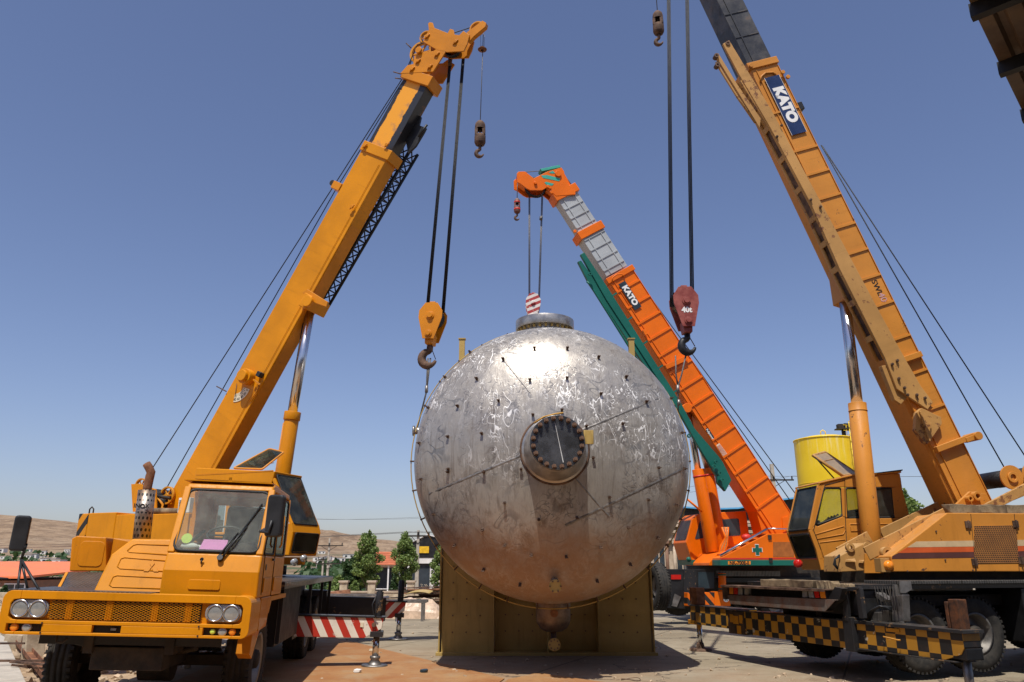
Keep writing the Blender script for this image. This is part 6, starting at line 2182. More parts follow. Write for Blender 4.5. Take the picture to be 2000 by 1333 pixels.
MB().box(-.26, -.02, 1.60, 1.64, .97, 1.164).build('tail_bracket', m_rustb, cc)
MB().prism(TC.pts('x', -.2, [(1630, 1147), (1645, 1150), (1640, 1170), (1612, 1193), (1612, 1180)]), (.1, 0, 0)).build('tail_bracket', m_blackp, cc)
def tail_light(pxs, mats, par=cc, F=TC, x=-.23):
    P = [F.on('x', x, *p) for p in pxs]
    hs_ = MB().prism(P, (.10, 0, 0)).build('tail_light', m_plast, par, F, bevel=.006)
    n = len(mats)
    for i, m in enumerate(mats):
        a, b_ = (i + .06) / n, (i + .94) / n
        q = [P[0].lerp(P[1], a), P[0].lerp(P[1], b_), P[3].lerp(P[2], b_), P[3].lerp(P[2], a)]
        c = sum(q, V()) / 4
        q = [c + (v - c) * .92 for v in q]
        MB().prism([v + V((-.012, 0, 0)) for v in q], (.011, 0, 0)).build('lens', m, hs_, F, bevel=.003)
tail_light([(1424, 1145), (1451, 1146), (1451, 1163), (1425, 1161)], [m_amber, m_redl, m_lamp])
tail_light([(1577, 1149), (1612, 1151), (1615, 1170), (1581, 1168)], [m_lamp, m_redl, m_amber])
for pxs in ([(1454, 1149), (1462, 1149), (1462, 1162), (1454, 1162)], [(1567, 1153), (1576, 1153), (1576, 1167), (1567, 1167)]):
    MB().prism(TC.pts('x', -.22, pxs), (.05, 0, 0)).build('reflector', m_lamp, cc)
# timbers lying on the tail are things of their own
def timber(lab, F, L, w, h, seed, cat='timber', grp='weathered timbers on the right-hand crane'):
    r_ = random.Random(seed)
    mb = MB()
    n = 12
    A = []
    for i in range(n + 1):
        x = L * i / n
        for (a, b_) in ((-1, -1), (1, -1), (1, 1), (-1, 1)):
            A.append(V((x + (r_.uniform(-.03, .03) if i in (0, n) else 0), a * w / 2 * (1 + r_.uniform(-.12, .06)), (b_ * .5 + .5) * h + r_.uniform(-.012, .006))))
    fs = [(0, 1, 2, 3), tuple(4 * n + k for k in (3, 2, 1, 0))]
    for i in range(n):
        for k in range(4):
            l = (k + 1) % 4
            fs.append((4 * i + k, 4 * i + l, 4 * i + 4 + l, 4 * i + 4 + k))
    mb.add(A, fs)
    o = mb.build('timber', m_wood, None, F, bevel=.008)
    return tag(o, lab, cat, grp)
q = TC.on('z', 1.19, 1562, 1140)
timber('long split timber lying across the tail of the faded orange crane below its cab', Fr(TC.w(-.10, .62, 1.202), TC.Y * -1), 1.25, .16, .11, 1)
timber('short thick timber end at the right of the long split timber', Fr(TC.w(-.08, -.66, 1.202), TC.Y * -1), .34, .15, .10, 2)
timber('thin broken timber piece at the right end of the tail timbers', Fr(TC.w(-.04, -.99, 1.202), TC.Y * -1 + TC.X * .1), .26, .12, .07, 3)
# U frame post, levers, hoses
for (pa_, pb_) in (((1652, 1150), (1655, 1212)), ((1678, 1150), (1686, 1208))):
    a, b_ = TC.on('x', -.05, *pa_), TC.on('x', -.05, *pb_)
    MB().bar(a, b_, .09, .06, up=(1, 0, 0)).build('lever_frame', m_blackp, cc, bevel=.006)
MB().bar(TC.on('x', -.05, 1650, 1151), TC.on('x', -.05, 1682, 1151), .06, .06, up=(1, 0, 0)).build('lever_frame', m_blackp, cc, bevel=.01)
for i in range(9):
    a = TC.on('x', .25, 1708 + i * 5, 1146)
    b_ = TC.on('x', .2, 1716 + i * 4.2 + (i % 3) * 4, 1184 + (i % 2) * 8)
    MB().tube([a, b_], .006, 6).build('control_lever', m_dark, cc)
for i in range(4):
    a, m__, b_ = TC.on('x', .1, 1690 + i * 3, 1212), TC.on('x', .0, 1705 + i * 4, 1190 - i * 2), TC.on('x', .2, 1742, 1186 + i * 3)
    MB().tube([a, a.lerp(m__, .5) + V((0, 0, .03)), m__, m__.lerp(b_, .5) + V((0, 0, .02)), b_], .012, 8).build('hydraulic_hose', m_plast, cc)
for i, pxs in enumerate(([(1704, 1196), (1716, 1196), (1716, 1214), (1704, 1214)], [(1720, 1193), (1735, 1193), (1735, 1216), (1720, 1216)], [(1740, 1165), (1762, 1162), (1764, 1214), (1740, 1214)], [(1690, 1150), (1700, 1150), (1735, 1172), (1722, 1176)])):
    MB().prism(TC.pts('x', .15 + .06 * i, pxs), (.12, 0, 0)).build('valve_block', m_steel if i != 1 else m_dark, cc, bevel=.006)
# ---- outriggers, chequered
m_chk = checks('black_yellow_chequer', (.42, .20, .02), (.015, .015, .016), .172, .17, ax=1)
def chk(name, y0, y1, x, z0, z1, th=.24, mat=None, label=None, cut=0):
    P = [V((x, y0, z0 + .0)), V((x, y1, z0)), V((x, y1, z1)), V((x, y0, z1))]
    if cut:
        P = [V((x, y0, z0 + .16)), V((x, y0 + .06, z0 + .08)), V((x, y0 + .30, z0)), V((x, y1, z0)), V((x, y1, z1)), V((x, y0, z1))]
    return MB().prism(P, (th, 0, 0)).build(name, mat or m_chk, cc, bevel=.005, label=label)
chk('outrigger_housing', -1.08, 1.42, -.02, .43, .78, .46)
m_chkb = plain('grimy_brown_plate', (.05, .03, .02), .6, .1, .4, 4, .3, c2=(.10, .06, .04))
chk('housing_end', 1.421, 1.90, -.03, .41, .77, .48, m_chkb)
for (y, z, w) in ((1.66, .62, .16), (1.50, .64, .10), (1.58, .47, .12), (1.78, .64, .1)):
    MB().box(-.034, -.031, y - w / 2, y + w / 2, z - .05, z + .08).build('paint_patch', m_ochre, cc)
MB().box(-.06, .0, -1.10, 1.92, .781, .80).build('housing_flange', m_blackp, cc, bevel=.003)
MB().box(-.07, .44, -1.20, -1.02, .40, .84).build('housing_collar', m_blackp, cc, bevel=.008)
nb = chk('outrigger_beam', -2.93, -1.21, .0, .45, .76, .25, cut=1, label='near outrigger beam with flaking black and yellow chequer')
MB().box(-.03, .28, -2.97, -1.0, .761, .80).build('top_flange', m_blackp, nb, TC, bevel=.003)
MB().box(-.03, .28, -2.80, -1.21, .435, .449).build('bottom_flange', m_blackp, nb, TC, bevel=.003)
MB().prism([V((-.012, -1.75, .70)), V((-.012, -1.98, .70)), V((-.012, -1.98, .745)), V((-.012, -1.75, .745))], (.01, 0, 0)).build('patch_plate', m_ochre, nb, TC, bevel=.003)
MB().tube([(-.03, -1.72, .635), (-.05, -1.74, .635), (-.05, -1.98, .615), (-.03, -2.0, .615)], .01, 8).build('handle', m_ochre, nb, TC)
jy, jx_ = -2.95, .36
for (yy, xx_, mm, zz) in ((-2.80, .13, m_rustb, 1.13),):
    MB().box(xx_ - .07, xx_ + .07, yy - .07, yy + .07, .60, zz).box(xx_ - .06, xx_ + .06, yy + .09, yy + .14, .80, 1.10).build('jack_housing', plain('rust_spotted_black', (.03, .02, .016), .7, .1, .4, 7, .4, c2=(.17, .06, .02)), nb, TC, bevel=.01)
    MB().box(xx_ - .12, xx_ + .12, yy - .14, yy + .14, .47, .60).build('jack_collar', m_black, nb, TC, bevel=.01)
    MB().cyl((xx_, yy, .02), (xx_, yy, .5), .05, n=24).build('jack_rod', m_steel, nb, TC)
    MB().lathe([(0, .05), (.2, .04), (.21, .0)], (xx_, yy, 0), (0, 0, 1), 28).build('float_pad', m_steel, nb, TC)
F2 = TC
fb = chk('outrigger_beam', 1.5, 3.30, .04, .47, .79, .25, label='far outrigger beam reaching behind the tank saddle')
MB().box(.02, .31, 1.5, 3.34, .791, .81).build('top_flange', m_blackp, fb, TC, bevel=.003)
jp = TC.I @ WF.on('z', 0, 1365, 1272)
jp = V((.16, 3.20, 0))
MB().box(jp.x - .09, jp.x + .09, jp.y - .13, jp.y + .13, .811, 1.12).build('jack_housing', m_rust, fb, TC, bevel=.01)
MB().box(jp.x - .12, jp.x + .12, jp.y - .13, jp.y + .2, .46, .54).build('jack_collar', m_ochre, fb, TC, bevel=.006)
MB().cyl((jp.x, jp.y, .08), (jp.x, jp.y, .46), .05, n=24).build('jack_rod', m_chrome, fb, TC)
MB().lathe([(0, .05), (.2, .04), (.21, .0)], (jp.x, jp.y, 0), (0, 0, 1), 28).lathe([(.08, .04), (.07, .1), (.06, .14), (0, .14)], (jp.x, jp.y, 0), (0, 0, 1), 20).build('float_pad', m_rustb, fb, TC)
# ---- superstructure
SC = Fr((7.3, 13.1, 0), (.99, .1, 0))
MB().cyl((0, 0, 1.27), (0, 0, 1.45), .75, n=40).build('slewing_ring', m_dark, cc, SC)
MB().box(-1.8, 2.6, -1.0, 1.15, 1.27, 1.46).build('superstructure_floor', m_dark, cc, SC)
yh = -1.2
hp_px = [(1740, 1087), (1745, 1122), (2120, 1112), (2120, 1003), (1850, 1003)]
P = SC.pts('y', yh, hp_px)
zb_ = (P[1].z + P[2].z) / 2
P[1].z = P[2].z = zb_
P[3].z = P[4].z = (P[3].z + P[4].z) / 2
hs2 = MB().prism(P, (0, .75, 0)).build('engine_house', m_tan, cc, SC, bevel=.012)
def strip(name, px, mat, d=.003):
    Q = SC.pts('y', yh - d, px)
    return MB().prism(Q, (0, d - .001, 0)).build(name, mat, hs2, SC)
m_strc = plain('cream_stripe', (.58, .42, .24), .5, 0, .12, 4, 0)
m_stro = plain('red_orange_stripe', (.60, .10, .02), .5, 0, .12, 4, 0)
m_strp = plain('dark_plum_stripe', (.10, .035, .03), .5, 0, .12, 4, 0)
strip('cream_stripe', [(1772, 1069.5), (1790, 1058), (2120, 1053), (2120, 1065)], m_strc)
strip('red_stripe', [(1754, 1080.5), (1771, 1070), (2120, 1065.5), (2120, 1075)], m_stro)
strip('dark_stripe', [(1742, 1092), (1743, 1086.5), (1754, 1081), (2120, 1075.5), (2120, 1086)], m_strp)
# perforated screen
k = NT('punched_screen')
x_, y_, z_ = k.sep()
u_ = k.math('MULTIPLY', x_, 34)
w_ = k.math('MULTIPLY', z_, 34)
ro = k.math('MULTIPLY', k.math('MODULO', k.math('FLOOR', w_), 2.0), .5)
fu = k.math('SUBTRACT', k.math('FRACT', k.math('ADD', k.math('ADD', u_, ro), 100.0)), .5)
fw = k.math('SUBTRACT', k.math('FRACT', w_), .5)
dd = k.math('SQRT', k.math('ADD', k.math('MULTIPLY', fu, fu), k.math('MULTIPLY', fw, fw)))
hole = k.ramp(dd, .40, .34)
n1 = k.noise(6, 5, .6)
cb1 = k.mix(k.ramp(n1, .3, .7), (.40, .17, .045), (.30, .13, .04))
m_punch = k.fin(k.mix(hole, cb1, (.012, .01, .01)), .6, 0, .3)
Q = SC.pts('y', yh - .007, [(1903, 1101), (1903, 1028), (1985, 1026), (1990, 1100)])
MB().prism(Q, (0, .006, 0)).build('vent_screen', m_punch, hs2, SC)
Q = SC.pts('y', yh - .007, [(2030, 1101), (2030, 1028), (2110, 1026), (2110, 1100)])
MB().prism(Q, (0, .006, 0)).build('vent_screen', m_punch, hs2, SC)
for px in (1896, 1981):
    a, b_ = SC.on('y', yh - .002, px, 1004), SC.on('y', yh - .002, px + 10, 1118)
    MB().bar(a, b_, .006, .004, up=(0, 1, 0)).build('panel_seam', m_gasket, hs2, SC)
for p in ((1890, 1025), (1983, 1024), (1903, 1098), (1994, 1095)):
    c = SC.on('y', yh - .004, *p)
    MB().box(c.x - .045, c.x + .045, yh - .022, yh - .001, c.z - .05, c.z + .05).cyl((c.x, yh - .03, c.z - .06), (c.x, yh - .03, c.z + .06), .014, n=8).build('hinge', m_rustb, hs2, SC, bevel=.003)
for p in ((1772, 1116), (1900, 1114), (1846, 1094), (1828, 1038)):
    c = SC.on('y', yh - .004, *p)
    MB().cyl(c, c + V((0, -.012, 0)), .012, n=8).build('bolt', m_rustb, hs2, SC)
for sid, (a, b_) in enumerate((((1852, 1008), (1960, 1008)), ((1962, 1007), (2110, 1006)))):
    pa_, pb_ = SC.on('y', yh + .1, *a), SC.on('y', yh + .1, *b_)
    timber(('squared timber lying on the front of the striped engine house, its end grain showing', 'squared timber behind the first one, running out of the right edge of the photo')[sid], Fr(SC.w(pa_.x, yh + .12, P[3].z + .002), SC.X), pb_.x - pa_.x, .16, .13, 5 + sid)
# front frame: diagonal beams, cylinder foot
def px_bar(F, y, a, b_, w, h, name, mat, par, bevel=.006, up=(0, 1, 0)):
    return MB().bar(F.on('y', y, *a), F.on('y', y, *b_), w, h, up=up).build(name, mat, par, F, bevel=bevel)
px_bar(SC, -.85, (1692, 1082), (1858, 1000), .20, .035, 'frame_beam', m_jib, cc)
MB().prism(SC.pts('y', -.86, [(1690, 1082), (1858, 1000), (1858, 1040), (1745, 1120), (1690, 1120)]), (0, .04, 0)).build('frame_plate', m_tan, cc, SC, bevel=.004)
MB().prism(SC.pts('y', -.70, [(1640, 1086), (1690, 1060), (1700, 1115), (1640, 1118)]), (0, .5, 0)).build('cylinder_foot', m_jib, cc, SC, bevel=.012)
px_bar(SC, -.15, (1640, 1084), (1700, 1052), .24, .04, 'frame_beam', m_jib, cc)
px_bar(SC, .15, (1722, 1045), (1850, 985), .2, .04, 'frame_beam', m_jib, cc)
for p in ((1660, 1070), (1693, 1068)):
    c = SC.on('y', -.7, *p)
    MB().ring(c + V((0, -.03, 0)), c + V((0, .03, 0)), .03, .065, 20).build('lifting_ring', m_jib, cc, SC)
c = SC.on('y', -.9, 1730, 1080)
MB().ring(c + V((0, -.06, 0)), c + V((0, .06, 0)), .04, .085, 20).build('hinge_boss', m_jib, cc, SC)
for p in ((1650, 1098), (1676, 1100)):
    c = SC.on('y', -.71, *p)
    MB().prism([c, c + V((.16, -.03, 0)), c + V((.16, 0, .05)), c + V((.02, 0, .04))], (0, -.02, 0)).build('rope_cleat', m_jib, cc, SC, bevel=.004)
MB().box(-2.02, -1.88, -1.18, -1.0, 1.42, 1.62).build('light_bracket', m_jib, cc, SC, bevel=.006)
c = SC.on('y', -1.18, 1735, 1105)
MB().lathe([(.07, .02), (.07, -.03), (.05, -.055), (0, -.06)], c, (-.3, 1, 0), 24).build('marker_lamp', m_amber, cc, SC)
c = SC.on('y', -.5, 1558, 1101)
MB().lathe([(.062, .06), (.062, -.02), (.045, -.04), (0, -.042)], c, (.8, 1, 0), 24).build('marker_lamp', m_redl, cc, SC)
for i in range(3):
    MB().tube([SC.on('y', -.72, *p) for p in ((1640, 1084 + i * 2), (1631, 1092), (1628 + i * 2, 1103), (1636, 1112 - i))], .013, 6).build('hydraulic_hose', m_plast, cc, SC)
# boom foot area: pivot plates, winches
MB().prism(SC.pts('y', -.45, [(1868, 985), (1895, 960), (1925, 965), (1930, 985), (1915, 1003), (1868, 1003)]), (0, .06, 0)).build('pivot_plate', m_tan, cc, SC, bevel=.006)
for p, r_ in (((1904, 970), .075), ((1890, 975), .05)):
    c = SC.on('y', -.46, *p)
    MB().ring(c + V((0, -.08, 0)), c + V((0, .02, 0)), r_ * .5, r_, 22).build('pivot_pin', m_tan, cc, SC, bevel=.004)
MB().prism(SC.pts('y', -.75, [(1925, 985), (2080, 905), (2080, 925), (1960, 988)]), (0, .06, 0)).build('winch_frame', m_jib, cc, SC, bevel=.006)
MB().prism(SC.pts('y', .75, [(1925, 990), (2060, 925), (2060, 945), (1950, 990)]), (0, .06, 0)).build('winch_frame', m_jib, cc, SC, bevel=.006)
for (p, r_) in (((1949, 937), .17), ((1991, 932), .17)):
    c = SC.on('y', -.3, *p)
    dr = MB().cyl(c + V((0, -.3, 0)), c + V((0, .5, 0)), r_ * .8, n=28).build('winch_drum', m_rope, cc, SC)
    MB().cyl(c + V((0, -.33, 0)), c + V((0, -.30, 0)), r_ * 1.15, n=32).ring(c + V((0, -.36, 0)), c + V((0, -.329, 0)), r_ * .3, r_ * .5, 20).build('drum_flange', m_tan, dr, SC)
MB().box(.6, 1.8, -.6, .6, 1.5, 2.35).build('winch_base', m_dark, cc, SC)
# ---- cab C
yc0, yc1 = .35, 1.15
body = SC.pts('y', yc0, [(1604, 1095), (1640, 1112), (1700, 1112), (1790, 1045), (1757, 925), (1665, 930), (1601, 944), (1584, 1036)])
P = SC.pts('y', yc0, [(1604, 1116), (1790, 1112), (1776, 1012), (1760, 926), (1665, 931), (1603, 945), (1582, 1036)])
# side wall with window openings: frame pieces
def sidepoly(name, px, y=yc0, th=.05, mat=m_tan, bevel=.008, par=cc):
    return MB().prism(SC.pts('y', y, px), (0, th, 0)).build(name, mat, par, SC, bevel=bevel)
sidepoly('cab_side', [(1604, 1114), (1776, 1110), (1779, 1012), (1654, 1013.5), (1646, 1009), (1597, 1029), (1592, 1026), (1584, 1036)])
sidepoly('cab_side', [(1584, 1036), (1592, 1026), (1609, 955), (1612, 952), (1760, 952), (1758, 925), (1665, 931), (1603, 945)])
sidepoly('cab_pillar', [(1643, 953), (1652, 953), (1655, 1012), (1646, 1009)])
sidepoly('cab_side', [(1742, 953), (1761, 951), (1778, 1012), (1748, 1012)])
sidepoly('cab_side', [(1604, 1114), (1776, 1110), (1779, 1012), (1654, 1013.5), (1646, 1009), (1597, 1029), (1592, 1026), (1584, 1036)], y=yc1)
sidepoly('cab_side', [(1584, 1036), (1592, 1026), (1609, 955), (1612, 952), (1760, 952), (1758, 925), (1665, 931), (1603, 945)], y=yc1)
sidepoly('cab_pillar', [(1643, 953), (1652, 953), (1655, 1012), (1646, 1009)], y=yc1)
sidepoly('cab_side', [(1742, 953), (1761, 951), (1778, 1012), (1748, 1012)], y=yc1)
for px in ([(1592, 1026), (1609, 955), (1643, 953), (1646, 1008), (1597, 1028)],):
    Q = rounded_quad(SC.pts('y', yc0 + .02, [(1593, 1026), (1609, 954), (1643, 954), (1646, 1008)]), .06)
    MB().prism(Q, (0, .005, 0)).build('door_window', m_glass, cc, SC)
    MB().tube(Q, .018, 6, closed=True).build('window_seal', m_gasket, cc, SC)
    Q = rounded_quad(SC.pts('y', yc1 + .02, [(1593, 1026), (1609, 954), (1643, 954), (1646, 1008)]), .06)
    MB().prism(Q, (0, .005, 0)).build('far_window', m_glass, cc, SC)
    MB().tube(Q, .018, 6, closed=True).build('window_seal', m_gasket, cc, SC)
Q = rounded_quad(SC.pts('y', yc0 + .02, [(1651, 954), (1742, 954), (1748, 1011), (1654, 1012)]), .05)
MB().prism(Q, (0, .005, 0)).build('rear_side_window', m_gldark, cc, SC)
MB().tube(Q, .018, 6, closed=True).build('window_seal', m_gasket, cc, SC)
px_bar(SC, yc0 + .01, (1676, 955), (1678, 1011), .03, .02, 'window_bar', m_gasket, cc)
# front (left-facing) windows
fz = [SC.on('y', yc0, *p) for p in ((1601, 947), (1583, 1036), (1604, 1092))]
fzz = [v + V((0, yc1 - yc0 + .05, 0)) for v in fz]
Q = rounded_quad([fz[0] + V((-.01, .06, -.02)), fz[1] + V((-.01, .06, .02)), fzz[1] + V((-.01, -.06, .02)), fzz[0] + V((-.01, -.06, -.02))], .05)
MB().prism(Q, (.006, 0, 0)).build('windscreen', m_glass, cc, SC)
MB().tube(Q, .018, 6, closed=True).build('window_seal', m_gasket, cc, SC)
Q = rounded_quad([fz[1] + V((-.006, .07, -.06)), fz[2] + V((-.006, .07, .02)), fzz[2] + V((-.006, -.07, .02)), fzz[1] + V((-.006, -.07, -.06))], .05)
MB().prism(Q, (.006, 0, 0)).build('lower_windscreen', m_glass, cc, SC)
MB().tube(Q, .018, 6, closed=True).build('window_seal', m_gasket, cc, SC)
for a, b_ in ((fz[1] + V((0, .0, -.05)), fz[1] + V((.03, 0, .02))),):
    MB().prism([a, b_, b_ + V((.04, 0, 0)), a + V((.06, 0, 0))], (0, yc1 - yc0 + .05, 0)).build('windscreen_sill', m_tan, cc, SC)
for yy in (yc0 + .02, yc1 + .03):
    MB().bar(V((fz[0].x, yy, fz[0].z)), V((fz[1].x, yy, fz[1].z)), .06, .045, up=(0, 1, 0)).bar(V((fz[1].x, yy, fz[1].z)), V((fz[2].x, yy, fz[2].z)), .06, .045, up=(0, 1, 0)).build('windscreen_pillar', m_tan, cc, SC, bevel=.008)
MB().prism([fz[2] + V((-.0, 0, .0)), fz[2] + V((.06, 0, -.18)), fz[2] + V((.3, 0, -.18)), fz[2] + V((.3, 0, .0))], (0, yc1 - yc0 + .05, 0)).build('cab_front_foot', m_tan, cc, SC, bevel=.01)
rf = SC.pts('y', yc0 - .02, [(1599, 946), (1663, 931), (1761, 924)])
MB().prism([rf[0], rf[0] + V((0, 0, .03)), rf[1] + V((0, 0, .035)), rf[2] + V((0, 0, .035)), rf[2], rf[1]], (0, yc1 - yc0 + .09, 0)).build('cab_roof', m_tan, cc, SC, bevel=.01)
MB().prism([rf[1] + V((.3, 0, .036)), rf[2] + V((0.02, 0, .036)), rf[2] + V((.03, 0, .06)), rf[1] + V((.3, 0, .05))], (0, yc1 - yc0 + .09, 0)).build('roof_gutter', m_black, cc, SC)
rr_ = SC.on('y', yc0, 1762, 930)
MB().box(rr_.x - .06, rr_.x, yc0 + .051, yc1 - .001, 1.6, rr_.z - .02).build('cab_rear_wall', m_tan, cc, SC)
for (a, b_) in ((((1594, 1050), (1640, 1029)), ((1600, 1064), (1650, 1052)))):
    pass
for L_ in ([(1593, 1044), (1648, 1028), (1651, 1036), (1647, 1044), (1596, 1053)], [(1600, 1060), (1650, 1054), (1652, 1062), (1650, 1088), (1612, 1092), (1607, 1086)], [(1660, 1024), (1738, 1024), (1740, 1036), (1662, 1038)], [(1662, 1052), (1742, 1052), (1744, 1066), (1664, 1066)]):
    MB().tube(SC.pts('y', yc0 - .001, L_), .009, 6, closed=True).build('pressed_rib', m_tan, cc, SC)
MB().tube(SC.pts('y', yc0 - .002, [(1611, 948), (1650, 938), (1651, 1012), (1655, 1094), (1612, 1096), (1589, 1036), (1611, 948)]), .006, 6).build('door_seam', m_gasket, cc, SC)
MB().box(fz[1].x + .55, fz[1].x + 1.0, .5, 1.05, 1.6, 1.85).box(fz[1].x + .95, fz[1].x + 1.1, .5, 1.05, 1.85, 2.45).build('operator_seat', m_black, cc, SC, bevel=.04)
for i in range(4):
    a = SC.on('y', .6, 1603 + i * 3, 1024)
    b_ = SC.on('y', .6, 1618 + i * 6, 1012 - i * 2)
    MB().tube([a, b_], .01, 6).ball(b_, .02, 8).build('control_stick', m_plast, cc, SC)
Q = SC.pts('y', .7, [(1588, 1024), (1600, 1016), (1608, 1026), (1600, 1030)])
MB().prism(Q, (0, .2, 0)).build('instrument_box', m_plast, cc, SC, bevel=.01)
# raised roof hatch
Q = [SC.on('y', .45, 1588, 890), SC.on('y', .45, 1646, 930), SC.on('y', 1.05, 1672, 925), SC.on('y', 1.05, 1611, 884)]
nr = (Q[1] - Q[0]).cross(Q[3] - Q[0]).normalized()
h_ = MB().prism(Q, nr * .012).build('roof_hatch', plain('tan_hatch_sheet', (.33, .24, .14), .4, 0, .15), cc, SC)
MB().tube(Q, .028, 6, closed=True).build('hatch_frame', m_jib, h_, SC)
MB().bar(Q[0].lerp(Q[1], .3), Q[3].lerp(Q[2], .3), .05, .02).build('hatch_rib', m_jib, h_, SC)
for a, b_ in ((Q[0] + V((.03, 0, -.02)), SC.on('y', .5, 1630, 936)), (Q[3] + V((0, 0, -.02)), SC.on('y', 1.0, 1652, 926))):
    MB().tube([a, b_], .012, 6).build('hatch_stay', m_black, h_, SC)

# ---- boom C
YB = -.3
a_, b_ = SC.on('y', YB, 1850.5, 869), SC.on('y', YB, 1488, 122)
dC = (b_ - a_)
dC.y = 0
dC.normalize()
XB = SC.X * dC.x + SC.Z * dC.z
ZB = SC.X * -dC.z + SC.Z * dC.x
BC = Fr(SC.w(a_.x - dC.x * 2.2, YB, a_.z - dC.z * 2.2), XB, Z=ZB)
bwC = .60
def zav(F, L):
    return sum(F.on('y', 0, *p).z for p in L) / len(L)
zr = zav(BC, [(1882, 869), (1817, 737), (1749, 587), (1697, 500), (1603, 287)])      # upper (sky) side, negative z
zl = zav(BC, [(1819, 869), (1456, 120)])
xt = BC.on('y', 0, 1488, 122).x
MB().box(-.05, xt, 0, bwC, zr, zl).build('boom_base_section', m_tan, cc, BC, bevel=.008)
MB().hexa([(.1, .04, zl + .0), (.1, bwC - .04, zl + .0), (xt * .62, bwC - .04, zl + .001), (xt * .62, .04, zl + .001)], [(.9, .08, zl + .04), (.9, bwC - .08, zl + .04), (xt * .5, bwC - .08, zl + .05), (xt * .5, .08, zl + .05)]).build('boom_belly', m_tan, cc, BC, bevel=.01)
# gusset where the lift cylinder joins
q = BC.pts('y', .1, [(1615, 505), (1640, 520), (1652, 590), (1628, 590)])
MB().prism(BC.pts('y', .1, [(1650, 490), (1637, 508), (1649, 584), (1668, 590), (1690, 560)]), (0, .40, 0)).build('cylinder_bracket', m_tan, cc, BC, bevel=.01)
ribpx = [(1577, 303), (1576.7, 291), (1601.7, 336), (1626, 383), (1654.5, 439)]
ribs = [BC.on('y', 0, (a + c) / 2, (b + d) / 2).x for a, b, c, d in ((1550.5, 297, 1603, 284), (1577.5, 342.5, 1626, 330), (1603, 390, 1649, 376), (1631, 447, 1678, 433), (1659.4, 497.5, 1702.5, 482.5), (1683.8, 547.4, 1726.9, 533.2), (1711.9, 599.6, 1753.2, 584.6), (1747.6, 664.5, 1783.9, 650.6), (1785, 729.4, 1816, 718.9), (1820.7, 797.6, 1848, 788.2))]
x0_ = BC.on('y', 0, 1540, 215).x
ribs += [x0_]
rbm = MB().box(-.02, .02, -.0235, -.001, zr + .012, zl - .012).mesh('boom_rib', m_tan)
for x in ribs:
    link('boom_rib', rbm, cc, BC.M @ Matrix.Translation((x, 0, 0)))
for z in (zr + .012, zl - .10):
    MB().box(.5, xt - .15, -.0185, -.001, z - .006, z + .006).build('boom_edge_strip', m_tan, cc, BC)
for (a, b, c, d) in ((1773, 699, 1810, 690), (1820, 880, 1917, 847)):
    x = BC.on('y', 0, (a + c) / 2, (b + d) / 2).x
    ext = .18 if a > 1800 else -.02
    MB().box(x - .05, x + .05, -.09, -.001, zr - ext, zl - .02).build('jib_support_arm', m_tan, cc, BC, bevel=.008)
x = BC.on('y', 0, 1880, 862).x
MB().cyl((x, -.14, zr - .22), (x, .2, zr - .22), .07, n=20).bar((x, -.06, zr), (x, -.06, zr - .25), .08, .08, up=(0, 1, 0)).build('jib_arm_pin', m_tan, cc, BC, bevel=.006)
# top collar
MB().box(xt - .10, xt + .04, -.035, bwC + .035, zr - .03, zl + .04).build('boom_collar', m_tan, cc, BC, bevel=.008)
MB().tube([BC.on('y', -.02, *p) for p in ((1485, 160), (1487, 150), (1495, 143), (1510, 142), (1516, 147))], .018, 8).build('boom_stiffener_arch', m_tan, cc, BC)
for p in ((1466, 130), (1528, 143), (1538, 152)):
    c = BC.on('y', -.04, *p)
    MB().cyl(c, c + V((0, -.04, 0)), .04, n=16).build('pad_bolt', m_tan, cc, BC, bevel=.004)
c = BC.on('y', .2, 1569, 212)
MB().box(c.x - .08, c.x + .08, .05, .3, zr - .15, zr - .001).build('rope_roller', m_black, cc, BC, bevel=.01)
# inner black section continues out of the picture
k = NT('scuffed_black_boom')
n1 = k.noise(1.5, 6, .65)
n2 = k.noise(10, 5, .7)
c = k.mix(k.ramp(n1, .45, .62), (.026, .027, .03), (.075, .072, .07))
c = k.mix(k.ramp(n1, .58, .66, 0, .6), c, (.16, .10, .06))
c = k.mix(k.ramp(n2, .5, .8, 0, .5), c, (.015, .015, .016))
m_bkboom = k.fin(c, k.ramp(n2, .3, .7, .35, .55), 0, .5)
XT = xt + 6.4
MB().box(xt, XT, .04, bwC - .04, zr + .03, zl - .03).build('boom_inner_section', m_bkboom, cc, BC, bevel=.006)
irm = MB().box(-.012, .012, .026, .0395, zr + .04, zl - .04).mesh('boom_rib', m_bkboom)
irx = [BC.on('y', .04, *p).x for p in ((1434, 26), (1461, 69), (1487, 118))]
stp = irx[0] - irx[1]
for x in irx[:2] + [irx[0] + stp * i for i in range(1, 8)]:
    link('boom_rib', irm, cc, BC.M @ Matrix.Translation((x, 0, 0)))
MB().box(xt, XT, .0275, .0395, zl - .17, zl - .15).build('boom_edge_strip', m_bkboom, cc, BC)
# boom head (outside the frame)
MB().box(XT, XT + .5, -.02, bwC + .02, zr - .02, zl + .5).build('boom_head', m_tan, cc, BC, bevel=.02)
